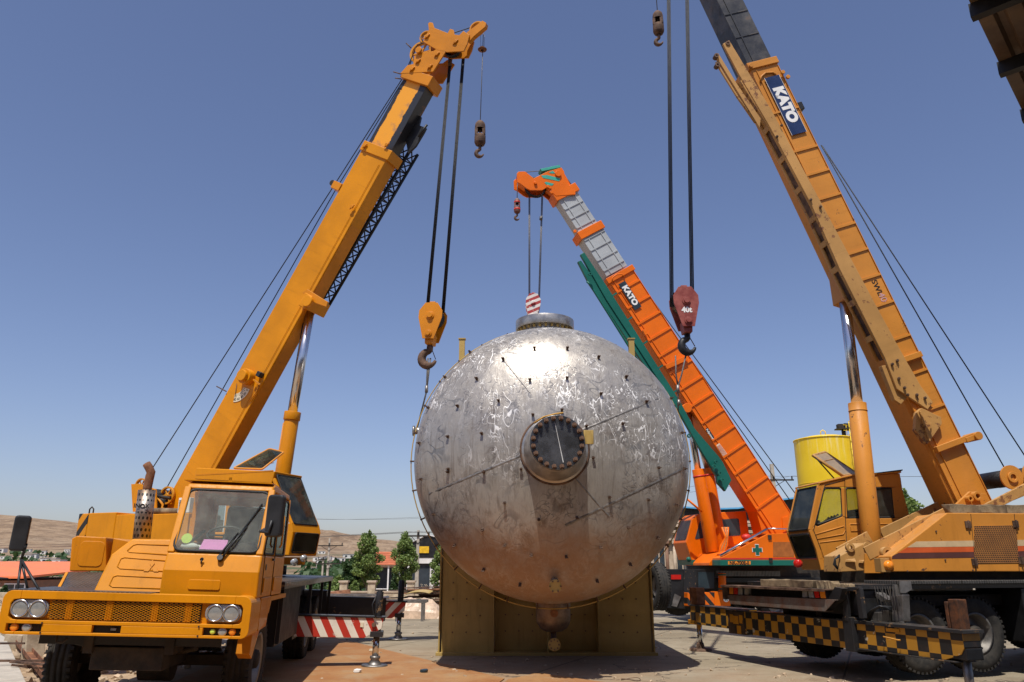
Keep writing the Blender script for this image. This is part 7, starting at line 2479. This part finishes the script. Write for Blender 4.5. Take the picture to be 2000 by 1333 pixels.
# KATO board
Q = BC.pts('y', -.03, [(1493, 152), (1522, 147.5), (1575, 258), (1546.5, 264)])
za, zb2 = (Q[1].z + Q[2].z) / 2, (Q[0].z + Q[3].z) / 2
xa_, xb_ = (Q[0].x + Q[1].x) / 2, (Q[2].x + Q[3].x) / 2
kb = MB().box(xb_, xa_, -.034, -.024, za, zb2).build('name_board', m_navy, cc, BC)
Mk = plane_M(BC.w((xa_ + xb_) / 2 - .0, -.036, (za + zb2) / 2), BC.X * -1, BC.Z * -1)
text('lettering', 'KATO', (zb2 - za) * .92, m_white, kb, Mk, .02, depth=.002, sp=1.0)
for dz in (.012,):
    MB().box(xb_ - .006, xa_ + .006, -.0335, -.0245, za - .006, za - .0005).box(xb_ - .006, xa_ + .006, -.0335, -.0245, zb2 + .0005, zb2 + .006).build('board_edge', m_white, kb, BC)
q = BC.on('y', -.003, 1713, 562)
q2 = BC.on('y', -.003, 1725, 584)
text('lettering', 'SWL', .15, m_gasket, cc, plane_M(BC.w(q.x, -.004, q.z), BC.X * -1, BC.Z * -1), .001)
text('lettering', '40t', .17, plain('faded_pink_paint', (.55, .3, .28), .6), cc, plane_M(BC.w(q2.x, -.004, q2.z - .0), BC.X * -1, BC.Z * -1), .002)
text('lettering', '—', .10, m_white, cc, plane_M(BC.w(*BC.on('y', -.004, 1731, 562)), BC.X * -1, BC.Z * -1)) if False else None
# stowed jib, tan
YJ = -.36
JX = [(1424, 79), (1412, 86), (1446, 150), (1505, 250), (1586, 402), (1641, 527), (1729, 700), (1752, 760), (1812, 800), (1822, 786), (1798, 754), (1747, 664), (1684, 547), (1631, 447), (1507, 216)]
MB().prism(BC.pts('y', YJ, JX), (0, .05, 0)).build('jib_side_plate', m_jib, cc, BC, bevel=.006)
P = BC.pts('y', YJ + .30, JX)
MB().prism(P, (0, .03, 0)).build('jib_side_plate', m_jib, cc, BC)
# underside of the jib: rails with openings
under = BC.pts('y', YJ + .0, [(1446, 150), (1505, 250), (1586, 402), (1641, 527), (1729, 700)])
for yo in (.05, .255):
    MB().tube([u + V((0, yo + .0, -.02)) for u in under], .03, 8).build('jib_chord', m_jib, cc, BC)
a, b_ = under[0], under[-1]
def undp(t):
    t *= len(under) - 1
    i = min(int(t), len(under) - 2)
    return under[i].lerp(under[i + 1], t - i)
MB().hexa([under[0] + V((0, .05, -.05)), under[0] + V((0, .30, -.05)), under[0] + V((0, .30, -.04)), under[0] + V((0, .05, -.04))], [under[1] + V((0, .05, -.05)), under[1] + V((0, .30, -.05)), under[1] + V((0, .30, -.04)), under[1] + V((0, .05, -.04))]).build('jib_under_plate', m_jib, cc, BC)
for i in range(9):
    p = undp(.14 + .80 * i / 8)
    MB().bar(p + V((0, .05, -.01)), p + V((0, .26, -.01)), .10, .03, up=(0, 0, 1)).build('jib_cross_plate', m_jib, cc, BC, bevel=.004)
MB().hexa([undp(.1) + V((0, .06, -.09)), undp(.1) + V((0, .29, -.09)), undp(.1) + V((0, .29, -.08)), undp(.1) + V((0, .06, -.08))], [undp(1) + V((0, .06, -.09)), undp(1) + V((0, .29, -.09)), undp(1) + V((0, .29, -.08)), undp(1) + V((0, .06, -.08))]).build('jib_inner_plate', m_rustb, cc, BC)
# fork arms at the jib tip
MB().prism(BC.pts('y', YJ + .02, [(1397, 108), (1403, 104), (1440, 165), (1486, 232), (1484, 250), (1440, 178)]), (0, .06, 0)).build('jib_fork_arm', m_jib, cc, BC, bevel=.004)
MB().tube(BC.pts('y', YJ + .04, [(1399, 122), (1404, 132), (1440, 190), (1475, 240)]), .022, 8).build('jib_fork_rod', m_jib, cc, BC)
for p in ((1402, 126), (1422, 84), (1400, 108)):
    c = BC.on('y', YJ - .02, *p)
    MB().ring(c, c + V((0, .1, 0)), .02, .045, 14).build('jib_eye', m_rustb, cc, BC)
# brackets and bolts on the jib foot
for p in ((1742, 712), (1755, 740), (1766, 758), (1772, 772), (1806, 778), (1790, 772), (1752, 705), (1583, 391), (1602, 405), (1517, 268), (1526, 246)):
    c = BC.on('y', YJ - .01, *p)
    MB().cyl(c, c + V((0, -.025, 0)), .024, n=14).cyl(c + V((0, -.025, 0)), c + V((0, -.04, 0)), .013, n=6).build('jib_bolt', m_rustb, cc, BC)
MB().prism(BC.pts('y', YJ + .05, [(1722, 715), (1738, 712), (1776, 772), (1760, 790), (1748, 782)]), (0, .1, 0)).build('jib_foot_bracket', m_jib, cc, BC, bevel=.006)
hx = BC.pts('y', -.10, [(1790, 806), (1800, 797), (1838, 815), (1840, 828), (1812, 868), (1806, 865), (1788, 840)])
MB().prism(hx, (0, .09, 0)).build('jib_hanger_plate', m_jib, cc, BC, bevel=.006)
px_bar(BC, -.12, (1797, 804), (1816, 862), .03, .03, 'hanger_web', m_jib, cc)
px_bar(BC, -.12, (1818, 826), (1818, 838), .02, .02, 'hanger_lug', m_jib, cc)
# lift cylinder C
YL = SC.I @ BC.w(0, bwC / 2, 0)
YL = YL.y - .02
t_, m__, f_ = SC.on('y', YL, 1649, 585), SC.on('y', YL, 1674, 788), SC.on('y', YL, 1704, 1068)
MB().cyl(t_ + V((0, 0, .15)), m__, .095, n=28).build('lift_cylinder_rod', m_chrome, cc, SC)
dn = (f_ - m__).normalized()
MB().cyl(m__, m__ + dn * .13, .148, n=32).cyl(m__ + dn * .13, f_, .148, .152, n=32).build('lift_cylinder_barrel', m_tan, cc, SC, bevel=.006)
MB().ring(m__ + dn * .13, m__ + dn * .145, .147, .153, 32).build('barrel_seam', m_tan, cc, SC)
c = m__ + dn * 1.1 + V((-.02, -.15, 0))
# winch ropes
for (a, mid_, b_, y) in (((1604, 284), (1700, 455), (1968, 925), .15), ((1606, 286), (1745, 500), (2060, 980), .40)):
    P = [BC.w(*BC.on('y', y, *p)) for p in (a, b_)]
    MB().tube(P, .011, 6).build('winch_rope', m_rope, cc, WF)
# hoist ropes up to the head (head outside the frame)
tb = WF.on('y', 13.0, 1333, 566)
hl, hr = WF.on('y', 13.0, 1306, 0), WF.on('y', 13.0, 1342, 0)
bl, br = WF.on('y', 13.0, 1312, 600), WF.on('y', 13.0, 1352, 588)
ext = lambda a, b_: a + (a - b_) * .35
ropes(cc, [[ext(hl, bl), bl], [ext(hr, br), br]], .0115, 3, .025, (1, -.1, 0))
pb = WF.on('y', 12.6, 1284, 24)
MB().tube([pb + V((-.03, 0, 3.2)), pb], .008, 6).build('auxiliary_rope', m_rope2, cc, WF)
ball_hook('small brown auxiliary hook at the top of the photo beside the long hoist ropes', Fr(pb, (.95, -.3, 0)), m_rustb, 1.0)
hb2 = hook_block('hook_block', 'dark red hook block marked 40t hanging over the right shoulder of the tank', Fr(tb, (1, .05, 0), -2), .45, .74, plain('faded_red_paint', (.27, .045, .035), .6, 0, .3, 5, .2, c2=(.33, .09, .07)), m_black, .14)
text('lettering', '40t', .135, m_white, hb2, plane_M(W[hb2] @ V((-.01, -.163, -.44)), W[hb2].to_3x3() @ V((1, 0, 0)), W[hb2].to_3x3() @ V((0, 0, 1))), .006)
# slings
def sling(lab, P, r=.014, ferr=None):
    o = root('wire_sling', lab, 'sling', WF, 'wire slings on the tank')
    for p in P:
        MB().tube(p, r, 8).build('rope_leg', m_rope2, o)
    for a, b_ in (ferr or []):
        MB().cyl(a, b_, .028, n=12).build('ferrule', m_steel, o)
    return o
la, lb, lc = WF.on('y', 13.0, 838, 700), WF.on('y', 13.0, 833, 765), TC0.w(-TR - .1, 1.0, .66)
sling('wire sling running from the amber hook down to the left flank of the tank', [[la + V((-.02, 0, 0)), la.lerp(lb, .6) + V((-.01, 0, 0)), lb, lc], [la + V((.025, 0, 0)), la.lerp(lb, .6) + V((.01, 0, 0)), lb]], .014, [(lb + V((0, 0, .10)), lb + V((0, 0, -.02)))])
ra, rb, rc = WF.on('y', 13.0, 1330, 706), WF.on('y', 13.0, 1324, 757), TC0.w(TR + .1, 1.0, .66)
sling('two-leg wire sling running from the black hook down to the right flank of the tank', [[ra + V((-.09, 0, .1)), ra.lerp(rb, .5) + V((-.06, 0, 0)), rb], [ra + V((.09, 0, .1)), ra.lerp(rb, .5) + V((.04, 0, 0)), rb, rc]], .014, [(rb + V((0, 0, .04)), rb + V((0, 0, -.10))), (rb + V((0, 0, -.22)), rb + V((0, 0, -.32)))])

# ================================================================ CRANE B : bright orange crane with green jib, far centre
SB = Fr((7.1, 22.9, 0), (.98, .2, 0))
cb_ = root('truck_crane', 'bright orange truck crane with green jib and light grey upper boom standing behind the tank', 'crane', Fr((5.2, 23.4, 0), (.98, .2, 0)), 'truck cranes lifting the tank')
TB = Fr((5.2, 23.4, 0), (.98, .2, 0))
# chassis
MB().box(-.3, 9, -1.25, 1.25, 1.08, 1.20).build('deck', m_black, cb_, TB, bevel=.005)
MB().box(.4, 8, -1.1, 1.1, 1.201, 1.55).build('turntable_base', m_dark, cb_, TB)
MB().box(-.3, 9, -.5, .5, .55, 1.079).build('chassis_frame', m_dark, cb_, TB)
MB().prism(TB.pts('y', -1.28, [(1398, 1115), (1524, 1116), (1524, 1126), (1398, 1126)]), (0, .03, 0)).build('tread_edge', m_tread, cb_, TB)
MB().prism(TB.pts('y', -1.25, [(1296, 1112), (1400, 1112), (1392, 1150), (1350, 1158), (1340, 1190), (1300, 1188)]), (0, .12, 0)).build('tail_box', m_black, cb_, TB, bevel=.01)
MB().prism(TB.pts('y', -1.27, [(1336, 1113), (1359, 1114), (1359, 1160), (1336, 1190)]), (0, .02, 0)).build('tail_post', m_blackp, cb_, TB)
MB().prism(TB.pts('y', -1.27, [(1364, 1118), (1395, 1118), (1395, 1150), (1364, 1150)]), (0, .02, 0)).build('tool_box', m_slate, cb_, TB, bevel=.004)
Q = TB.pts('y', -1.275, [(1311, 1123), (1330, 1123), (1330, 1132), (1311, 1132)])
tl_ = MB().prism(Q, (0, .02, 0)).build('tail_light', m_redl, cb_, TB)
e = wheel(cb_, Fr(TB.w(*TB.on('y', -1.75, 1281, 1146)), (.97, .25, 0)), (0, 0, 0), .60, .34, 1)
MB().prism(TB.pts('y', -1.27, [(1296, 1121), (1306, 1121), (1306, 1134), (1296, 1134)]), (0, .015, 0)).build('reflector', m_lamp, cb_, TB)
MB().prism(TB.pts('y', -1.29, [(1318, 1160), (1330, 1166), (1322, 1186), (1312, 1184)]), (0, .03, 0)).build('tow_plate', m_steel, cb_, TB)
for x in (2.0, 3.3, 6.0):
    wheel(cb_, Fr(TB.w(x, -1.05, .52), TB.Y * -1), (0, 0, 0), .52, .3, 1)
    wheel(cb_, Fr(TB.w(x, 1.05, .52), TB.Y), (0, 0, 0), .52, .3, 1)
wheel(cb_, Fr(TB.w(*TB.on('y', -.9, 1322, 1163)), TB.Y * -1), (0, 0, 0), .52, .3, 1)
# outrigger
m_strB = stripes('orange_black_stripes', (0.02, .02, .02), OB, (1, 0, .9), .30, .5, .05, .0)
P = TB.pts('y', -1.5, [(1343, 1158), (1426, 1157), (1426, 1184), (1343, 1184)])
MB().prism(P, (0, .3, 0)).build('outrigger_beam', m_strB, cb_, TB, bevel=.006)
P = TB.pts('y', -1.52, [(1396, 1156), (1427, 1156), (1427, 1184), (1396, 1184)])
MB().prism(P, (0, .34, 0)).build('outrigger_end', m_ora, cb_, TB, bevel=.006)
a, b_ = TB.on('y', -1.35, 1411, 1158), TB.on('y', -1.35, 1410, 1120)
j = MB().cyl(a, b_, .105, n=24).build('jack_cylinder', m_ora, cb_, TB, bevel=.006)
for t in (.15, .88):
    c = a.lerp(b_, t)
    MB().ring(c, c + V((0, 0, .04)), .105, .112, 24).build('green_band', m_green, j, TB)
c = TB.on('y', -1.53, 1418, 1170)
r__ = MB().cyl(c, c + V((0, -.006, 0)), .085, n=28).build('round_badge', m_white, cb_, TB)
text('lettering', 'R', .13, m_green, r__, plane_M(TB.w(c.x, c.y - .008, c.z - .005), TB.X, TB.Z), .003)
a, b_ = TB.on('y', -1.4, 1411, 1186), V((TB.on('y', -1.4, 1411, 1186).x, -1.4, .02))
MB().cyl(a, b_, .05, n=16).cyl(b_ + V((0, 0, 0)), b_ + V((0, 0, .05)), .22, n=24).build('jack_rod', m_chrome, cb_, TB)
# superstructure side
ys = -1.2
sd_ = MB().prism(SB.pts('y', ys, [(1408, 1095), (1500, 1043), (1552, 1042), (1572, 1098), (1572, 1098), (1408, 1098)][:4] + SB.pts('y', ys, [])[:0] if False else [(1408, 1097), (1408, 1090), (1500, 1043), (1600, 1041), (1600, 1097)]), (0, .5, 0)).build('engine_house', m_ora, cb_, SB, bevel=.01)
Q = SB.pts('y', ys - .004, [(1407, 1094), (1600, 1094), (1600, 1105), (1407, 1105)])
MB().prism(Q, (0, .5, 0)).build('green_skirt', m_green, cb_, SB, bevel=.006)
Q = SB.pts('y', ys - .006, [(1407, 1090.5), (1600, 1089.5), (1600, 1092), (1407, 1093)])
MB().prism(Q, (0, .004, 0)).build('red_line', m_red, sd_, SB)
c = SB.on('y', ys - .004, 1479, 1074.5)
L_, w__ = .135, .05
cr_ = [(-w__, -L_), (w__, -L_), (w__, -w__), (L_, -w__), (L_, w__), (w__, w__), (w__, L_), (-w__, L_), (-w__, w__), (-L_, w__), (-L_, -w__), (-w__, -w__)]
cx_ = MB().prism([V((c.x + x * 1.12, ys - .006, c.z + z * 1.12)) for x, z in cr_], (0, .004, 0)).build('cross_outline', m_white, sd_, SB)
MB().prism([V((c.x + x, ys - .010, c.z + z)) for x, z in cr_], (0, .0035, 0)).build('green_cross', m_green, cx_, SB)
Q = SB.pts('y', ys - .010, [(1422, 1096.5), (1466, 1096.5), (1466, 1103), (1422, 1103)])
pl_ = MB().prism(Q, (0, .004, 0)).build('model_plate', m_amber, sd_, SB)
c = (Q[0] + Q[2]) / 2
text('lettering', 'NK-700E-II', .125, m_gasket, pl_, plane_M(SB.w(c.x, c.y - .004, c.z - .003), SB.X, SB.Z), .004)
Q = SB.pts('y', ys - .006, [(1510, 1059), (1551, 1059), (1551, 1088), (1510, 1088)])
MB().prism(Q, (0, .004, 0)).build('vent_screen', plain('brown_orange_screen', (.36, .11, .02), .6), sd_, SB)
for p in ((1503, 1050), (1505, 1095)):
    c = SB.on('y', ys - .004, *p)
    MB().box(c.x - .05, c.x + .05, ys - .03, ys - .005, c.z - .06, c.z + .06).build('hinge', m_dark, sd_, SB)
MB().tube(SB.pts('y', ys + .05, [(1407, 1086), (1497, 1034)]), .035, 8).build('rail', m_chrome, cb_, SB)
MB().tube(SB.pts('y', ys + .05, [(1499, 1033), (1548, 1034)]), .02, 8).build('rail', m_chrome, cb_, SB)
for i in range(5):
    p = SB.on('y', ys + .2, 1420 + i * 17, 1083 - i * 9.6)
    MB().box(p.x - .15, p.x + .15, ys + .1, ys + .5, p.z - .02, p.z + .02).build('step', m_ora, cb_, SB, bevel=.004)
MB().prism(SB.pts('y', -.7, [(1385, 1100), (1400, 1082), (1500, 1060), (1560, 1060), (1560, 1105), (1385, 1105)]), (0, 1.6, 0)).build('superstructure_frame', m_ora, cb_, SB, bevel=.01)
c = SB.on('y', -.9, 1458, 1050)
MB().ball(c, .12, 14, 1.2, 1, .8).build('red_cap', m_red, cb_, SB)
# cab B
y0b, y1b = .35, 1.3
Pb = [(1340, 1060), (1352, 1014), (1364, 1004), (1457, 998), (1468, 1075), (1466, 1100), (1352, 1098)]
MB().prism(SB.pts('y', y0b, Pb), (0, y1b - y0b, 0)).build('cab_body', m_ora, cb_, SB, bevel=.02)
MB().prism(SB.pts('y', y0b - .01, [(1350, 1094), (1386, 1094), (1386, 1104), (1352, 1104)]), (0, .9, 0)).build('cab_green_foot', m_green, cb_, SB)
for L in ([(1357, 1054), (1367, 1018), (1384, 1014), (1384, 1050)], [(1392, 1050), (1392, 1016), (1443, 1013), (1447, 1046)]):
    Q = rounded_quad(SB.pts('y', y0b - .008, L), .06)
    MB().prism(Q, (0, .006, 0)).build('side_window', m_win, cb_, SB)
fq = SB.pts('y', y0b, [(1353, 1013), (1341, 1058), (1352, 1094)])
for a, b_ in ((fq[0], fq[1]), (fq[1], fq[2])):
    a, b_ = a.lerp(b_, .06), a.lerp(b_, .92)
    Q = rounded_quad([a + V((-.02, .06, 0)), b_ + V((-.02, .06, 0)), b_ + V((-.02, .86, 0)), a + V((-.02, .86, 0))], .06)
    MB().prism(Q, (.014, 0, 0)).build('windscreen', m_gldark if a is not fq[0] else m_gldark, cb_, SB)
    MB().prism([q + V((.016, 0, 0)) for q in Q], (.004, 0, 0)).build('windscreen_backing', m_win, cb_, SB)
c = SB.on('y', -.2, 1345, 1093)
MB().ball(c, .07, 12).build('marker_lamp', m_green, cb_, SB)
for i in range(5):
    MB().tube(SB.pts('y', -.35, [(1410 + i * 3, 1030), (1417 + i, 1050), (1408 + i * 3, 1066), (1404 + i * 2, 1082), (1410 + i * 2, 1092)]), .03, 6).build('hydraulic_hose', m_jib if i % 2 else m_ora, cb_, SB)
# boom B
YB = -.3
a_, b_ = SB.on('y', YB, 1498.5, 980), SB.on('y', YB, 1209.5, 533)
dB = (b_ - a_)
dB.y = 0
dB.normalize()
# the boom leans a little towards the camera as it rises
BB = Fr(SB.w(a_.x - dB.x * 1.6, YB, a_.z - dB.z * 1.6), SB.X * dB.x + SB.Z * dB.z, Z=SB.X * -dB.z + SB.Z * dB.x)
bwB = .58
zrB = zav(BB, [(1239, 532), (1400, 774), (1513, 955)])
zlB = zav(BB, [(1180, 540), (1477, 994)])
def cutbox(px, y=0.0):
    return BB.on('y', y, *px).x
xb1 = cutbox((1209.5, 533))
MB().box(.1, xb1, 0, bwB, zrB, zlB).build('boom_base_section', m_ora, cb_, BB, bevel=.01)
MB().prism(BB.pts('y', .02, [(1475, 992), (1520, 965), (1560, 1040), (1490, 1045)]), (0, bwB - .04, 0)).build('boom_foot', m_ora, cb_, BB, bevel=.01)
MB().prism(BB.pts('y', -.03, [(1528, 1012), (1540, 1008), (1550, 1030), (1530, 1040)]), (0, .03, 0)).build('pivot_plate', m_ora, cb_, BB)
r0, r1 = cutbox((1498, 980)), cutbox((1226, 560))
rbm = MB().box(-.03, .03, -.0325, -.001, zrB + .015, zlB - .015).mesh('boom_rib', m_ora)
for i in range(14):
    link('boom_rib', rbm, cb_, BB.M @ Matrix.Translation((r0 + (r1 - r0) * i / 13, 0, 0)))
for z in (zrB + .015, zlB - .14, zlB - .02):
    MB().box(.3, xb1 - .1, -.024, -.001, z - .008, z + .008).build('boom_edge_strip', m_ora, cb_, BB)
MB().box(xb1 - .15, xb1 + .03, -.05, bwB + .05, zrB - .05, zlB + .06).build('boom_collar', m_ora, cb_, BB, bevel=.01)
MB().tube([BB.on('y', -.03, *p) for p in ((1195, 552), (1196, 543), (1204, 537), (1214, 536), (1219, 541))], .03, 8).build('boom_stiffener_arch', m_ora, cb_, BB)
def gsec(p0, p1, inset, name, n):
    x0, x1 = cutbox(p0, inset), cutbox(p1, inset)
    za_ = zrB + inset
    zb_ = zlB - inset
    MB().box(x0, x1, inset, bwB - inset, za_, zb_).build(name, m_grey, cb_, BB, bevel=.006)
    for i in range(n):
        x = x0 + (x1 - x0) * (i + .5) / n
        MB().box(x - .02, x + .02, inset - .025, inset - .001, za_ + .01, zb_ - .01).build('boom_rib', m_grey, cb_, BB)
    for z in (za_ + (zb_ - za_) * .2, za_ + (zb_ - za_) * .78):
        MB().box(x0, x1, inset - .019, inset - .001, z - .012, z + .012).build('boom_edge_strip', m_grey, cb_, BB)
    return x1
xg1 = gsec((1206, 529), (1152, 452), .06, 'boom_grey_section', 4)
MB().box(xg1 - .12, xg1 + .14, 0, bwB, zrB, zlB).build('boom_collar', m_ora, cb_, BB, bevel=.01)
xg2 = gsec((1149, 447), (1102, 375), .10, 'boom_grey_section', 4)
MB().box(xg2 - .18, xg2 + .10, .03, bwB - .03, zrB + .02, zlB - .02).build('boom_collar', m_ora, cb_, BB, bevel=.01)
def c7(L):
    return [(980 + x / 2.667, 300 + y / 2.667) for x, y in L]
hpx = c7([(80, 102), (88, 93), (122, 92), (168, 128), (240, 92), (312, 72), (326, 92), (330, 142), (385, 195), (385, 212), (285, 220), (232, 178), (212, 190), (150, 190), (130, 180), (98, 155), (82, 148)])
for y in (.02, bwB - .08):
    MB().prism([p + V((0, y, 0)) for p in BB.pts('y', 0, hpx)], (0, .05, 0)).build('boom_head_cheek', m_ora, cb_, BB, bevel=.006)
MB().prism(BB.pts('y', .1, c7([(225, 100), (312, 78), (380, 205), (285, 215), (235, 175)])), (0, bwB - .25, 0)).build('boom_head_core', m_ora, cb_, BB)
MB().prism(BB.pts('y', .1, c7([(85, 100), (120, 95), (165, 130), (130, 175), (95, 150)])), (0, bwB - .25, 0)).build('boom_head_nose', m_ora, cb_, BB)
for L in ([(205, 115), (235, 112), (305, 130), (300, 145), (215, 128)], [(222, 152), (232, 148), (272, 158), (262, 168), (235, 165)], [(245, 100), (265, 90), (280, 103), (262, 105)]):
    MB().prism(BB.pts('y', .012, c7(L)), (0, .006, 0)).build('teal_stripe', m_teal, cb_, BB)
MB().prism(BB.pts('y', .15, c7([(200, 80), (300, 60), (308, 72), (210, 93)])), (0, .3, 0)).build('teal_guard', m_teal, cb_, BB, bevel=.006)
for i in range(3):
    c = BB.on('y', .15 + i * .18, *c7([(175, 178)])[0])
    MB().lathe([(.30, -.04), (.34, -.04), (.27, 0), (.34, .04), (.30, .04)], c, (0, 1, 0), 28).build('head_sheave', m_blackp, cb_, BB)
c = BB.on('y', .01, *c7([(293, 108)])[0])
MB().cyl(c, c + V((0, -.05, 0)), .10, n=20).build('pin_cap', m_ora, cb_, BB, bevel=.01)
for p in ((175, 155), (250, 180), (258, 205), (240, 175), (380, 408)):
    c = BB.on('y', .01, *c7([p])[0])
    MB().cyl(c, c + V((0, -.05, 0)), .05, n=14).build('pad_bolt', m_ora, cb_, BB, bevel=.006)
for (a, b_) in (((330, 120), (378, 185)), ((372, 168), (380, 190))):
    MB().tube([BB.on('y', .3, *p) for p in c7([a, b_])], .02, 6).build('rope_guard', m_rustb, cb_, BB)
# green jib alongside the boom
J = [(1134, 497), (1141, 493), (1186, 560), (1330, 787), (1356, 836), (1404, 892), (1412, 903), (1429, 938), (1417, 960), (1402, 944), (1400, 930), (1362, 868), (1328, 808), (1246, 680), (1184, 585)]
MB().prism(BB.pts('y', -.16, J), (0, .12, 0)).build('jib', m_green, cb_, BB, bevel=.01)
MB().prism(BB.pts('y', -.12, [(1129, 511), (1135, 509), (1160, 545), (1288, 742), (1296, 765), (1280, 745), (1150, 552)]), (0, .12, 0)).build('jib_fork', m_green, cb_, BB, bevel=.006)
MB().tube(BB.pts('y', -.1, [(1146, 550), (1152, 556), (1230, 680), (1262, 730)]), .035, 8).build('jib_rod', m_green, cb_, BB)
for t in range(5):
    p = BB.pts('y', -.1, [(1186 + t * 30, 585 + t * 47), (1204 + t * 30, 573 + t * 47)])
    MB().bar(p[0], p[1], .05, .05).build('jib_cross_bar', m_green, cb_, BB)
for p in ((1152, 536), (1292, 793), (1345, 852), (1398, 903), (1405, 925), (1394, 912), (1410, 938)):
    c = BB.on('y', -.26, *p)
    MB().ring(c, c + V((0, -.05, 0)), .03, .06, 14).build('jib_eye', m_green, cb_, BB)
# KATO board, stickers
Q = BB.pts('y', -.034, [(1207, 555), (1220, 550.5), (1253.7, 598), (1240.6, 607)])
za, zb2 = (Q[1].z + Q[2].z) / 2, (Q[0].z + Q[3].z) / 2
xa_, xb_ = (Q[0].x + Q[1].x) / 2, (Q[2].x + Q[3].x) / 2
kb = MB().box(xb_, xa_, -.042, -.034, za, zb2).build('name_board', m_slate, cb_, BB)
text('lettering', 'KATO', (zb2 - za) * .98, m_white, kb, plane_M(BB.w((xa_ + xb_) / 2, -.045, (za + zb2) / 2), BB.X * -1, BB.Z * -1), .014, depth=.003)
Q = BB.pts('y', -.03, [(1379, 836), (1384, 838), (1396, 856), (1394, 861), (1391, 858), (1379, 842)])
sg = MB().prism(Q, (0, .006, 0)).build('warning_strip', m_slate, cb_, BB)
c = (Q[0] + Q[3]) / 2
text('lettering', 'Fullpower', .085, m_white, sg, plane_M(BB.w(c.x, -.034, c.z), BB.X * -1, BB.Z * -1), .002)
Q = BB.pts('y', -.03, [(1399, 870), (1405, 866), (1421, 888), (1414, 894)])
sg = MB().prism(Q, (0, .006, 0)).build('warning_sticker', m_cream, cb_, BB)
for i in range(4):
    q0, q1 = Q[0].lerp(Q[1], .15 + .23 * i), Q[3].lerp(Q[2], .15 + .23 * i)
    MB().bar(q0.lerp(q1, .1) + V((0, -.003, 0)), q0.lerp(q1, .9) + V((0, -.003, 0)), .012, .003, up=(0, 1, 0)).build('print_line', m_red, sg, BB)
px_bar(BB, -.06, (1300, 718), (1341, 700), .14, .08, 'jib_support_arm', m_ora, cb_)
px_bar(BB, -.08, (1257, 645), (1262, 655), .1, .1, 'jib_latch', m_ora, cb_)
# lift cylinders B
for (t1, m1, f1, yy) in (((1343, 802), (1363, 917), (1392, 1078), -.1), ((1352, 815), (1382, 915), (1408, 1078), .35)):
    t, m_, f = SB.on('y', yy, *t1), SB.on('y', yy, *m1), SB.on('y', yy, *f1)
    MB().cyl(t, m_, .095, n=20).build('lift_cylinder_rod', m_chrome, cb_, SB)
    MB().cyl(m_, f, .17, .19, n=24).build('lift_cylinder_barrel', m_ora, cb_, SB, bevel=.01)
    dn = (f - m_).normalized()
    MB().ring(m_ + dn * .18, m_ + dn * .23, .17, .178, 24).build('red_band', m_red, cb_, SB)
c = BB.on('y', -.05, 1343, 797)
MB().cyl(c, c + V((0, .6, 0)), .14, n=20).box(c.x - .2, c.x + .25, 0, .5, c.z - .12, zlB + .02).build('cylinder_lug', m_ora, cb_, BB, bevel=.01)
MB().tube(SB.pts('y', -.3, [(1343, 976), (1371, 1000)]), .03, 6).build('mirror_arm', m_ora, cb_, SB)
# ropes B
for (a, b_, y) in (((1240, 540), (1556, 968), .2), ((1250, 560), (1548, 985), .5)):
    MB().tube([BB.w(*BB.on('y', y, *a)), BB.w(*BB.on('y', y, *b_))], .014, 6).build('winch_rope', m_rope, cb_, WF)
tb0 = BB.w(*BB.on('y', .35, 1034, 378))
tb1 = BB.w(*BB.on('y', .35, 1059, 384))
YBk = tb0.y
blk = WF.on('y', YBk, 1042, 577)
ropes(cb_, [[tb0, WF.on('y', YBk, 1034, 582)], [tb1, WF.on('y', YBk, 1053, 582)]], .013, 2, .03, (1, 0, 0), m_rope2)
MB().cyl(WF.on('y', YBk, 1057, 424), WF.on('y', YBk, 1056.5, 430), .05, n=10).build('rope_socket', m_rope2, cb_, WF)
MB().tube([BB.w(*BB.on('y', .3, *p)) for p in ((1012, 338), (1058, 334), (1105, 350))], .012, 6).build('winch_rope', m_rope2, cb_, WF)
pa = BB.w(*BB.on('y', .3, 1010.5, 352))
pb = WF.on('y', pa.y, 1010, 389)
MB().tube([pa, pb], .012, 6).build('auxiliary_rope', m_rope2, cb_, WF)
kk = 45 / 1500 * 24.5 / .78
ball_hook('small dark red auxiliary hook hanging from the tip of the bright orange crane', Fr(pb, (1, 0, 0)), plain('worn_red_hook', (.22, .05, .04), .6, 0, .4, 5, .2, c2=(.2, .13, .1)), kk, m_red)
m_strH = stripes('red_white_block', (0.36, 0.04, 0.04), (0.66, 0.62, 0.58), (-.5, 0, 1), .19, .5, .1, .03)
hook_block('hook_block', 'small hook block with red and white stripes just above the top flange of the tank', Fr(blk, (1, 0, 0), 3), .44, .80, m_strH, m_rustb, .15)
hk = blk - V((0, 0, .80 * 1.12 + .5))
sling('wire sling hanging behind the tank from the striped hook block', [[hk, V((TX - .3, hk.y - .2, TZ + TR - .02))], [hk, V((TX + .3, hk.y - .2, TZ + TR - .02))]], .016)
# small white lamp-like cap on deck
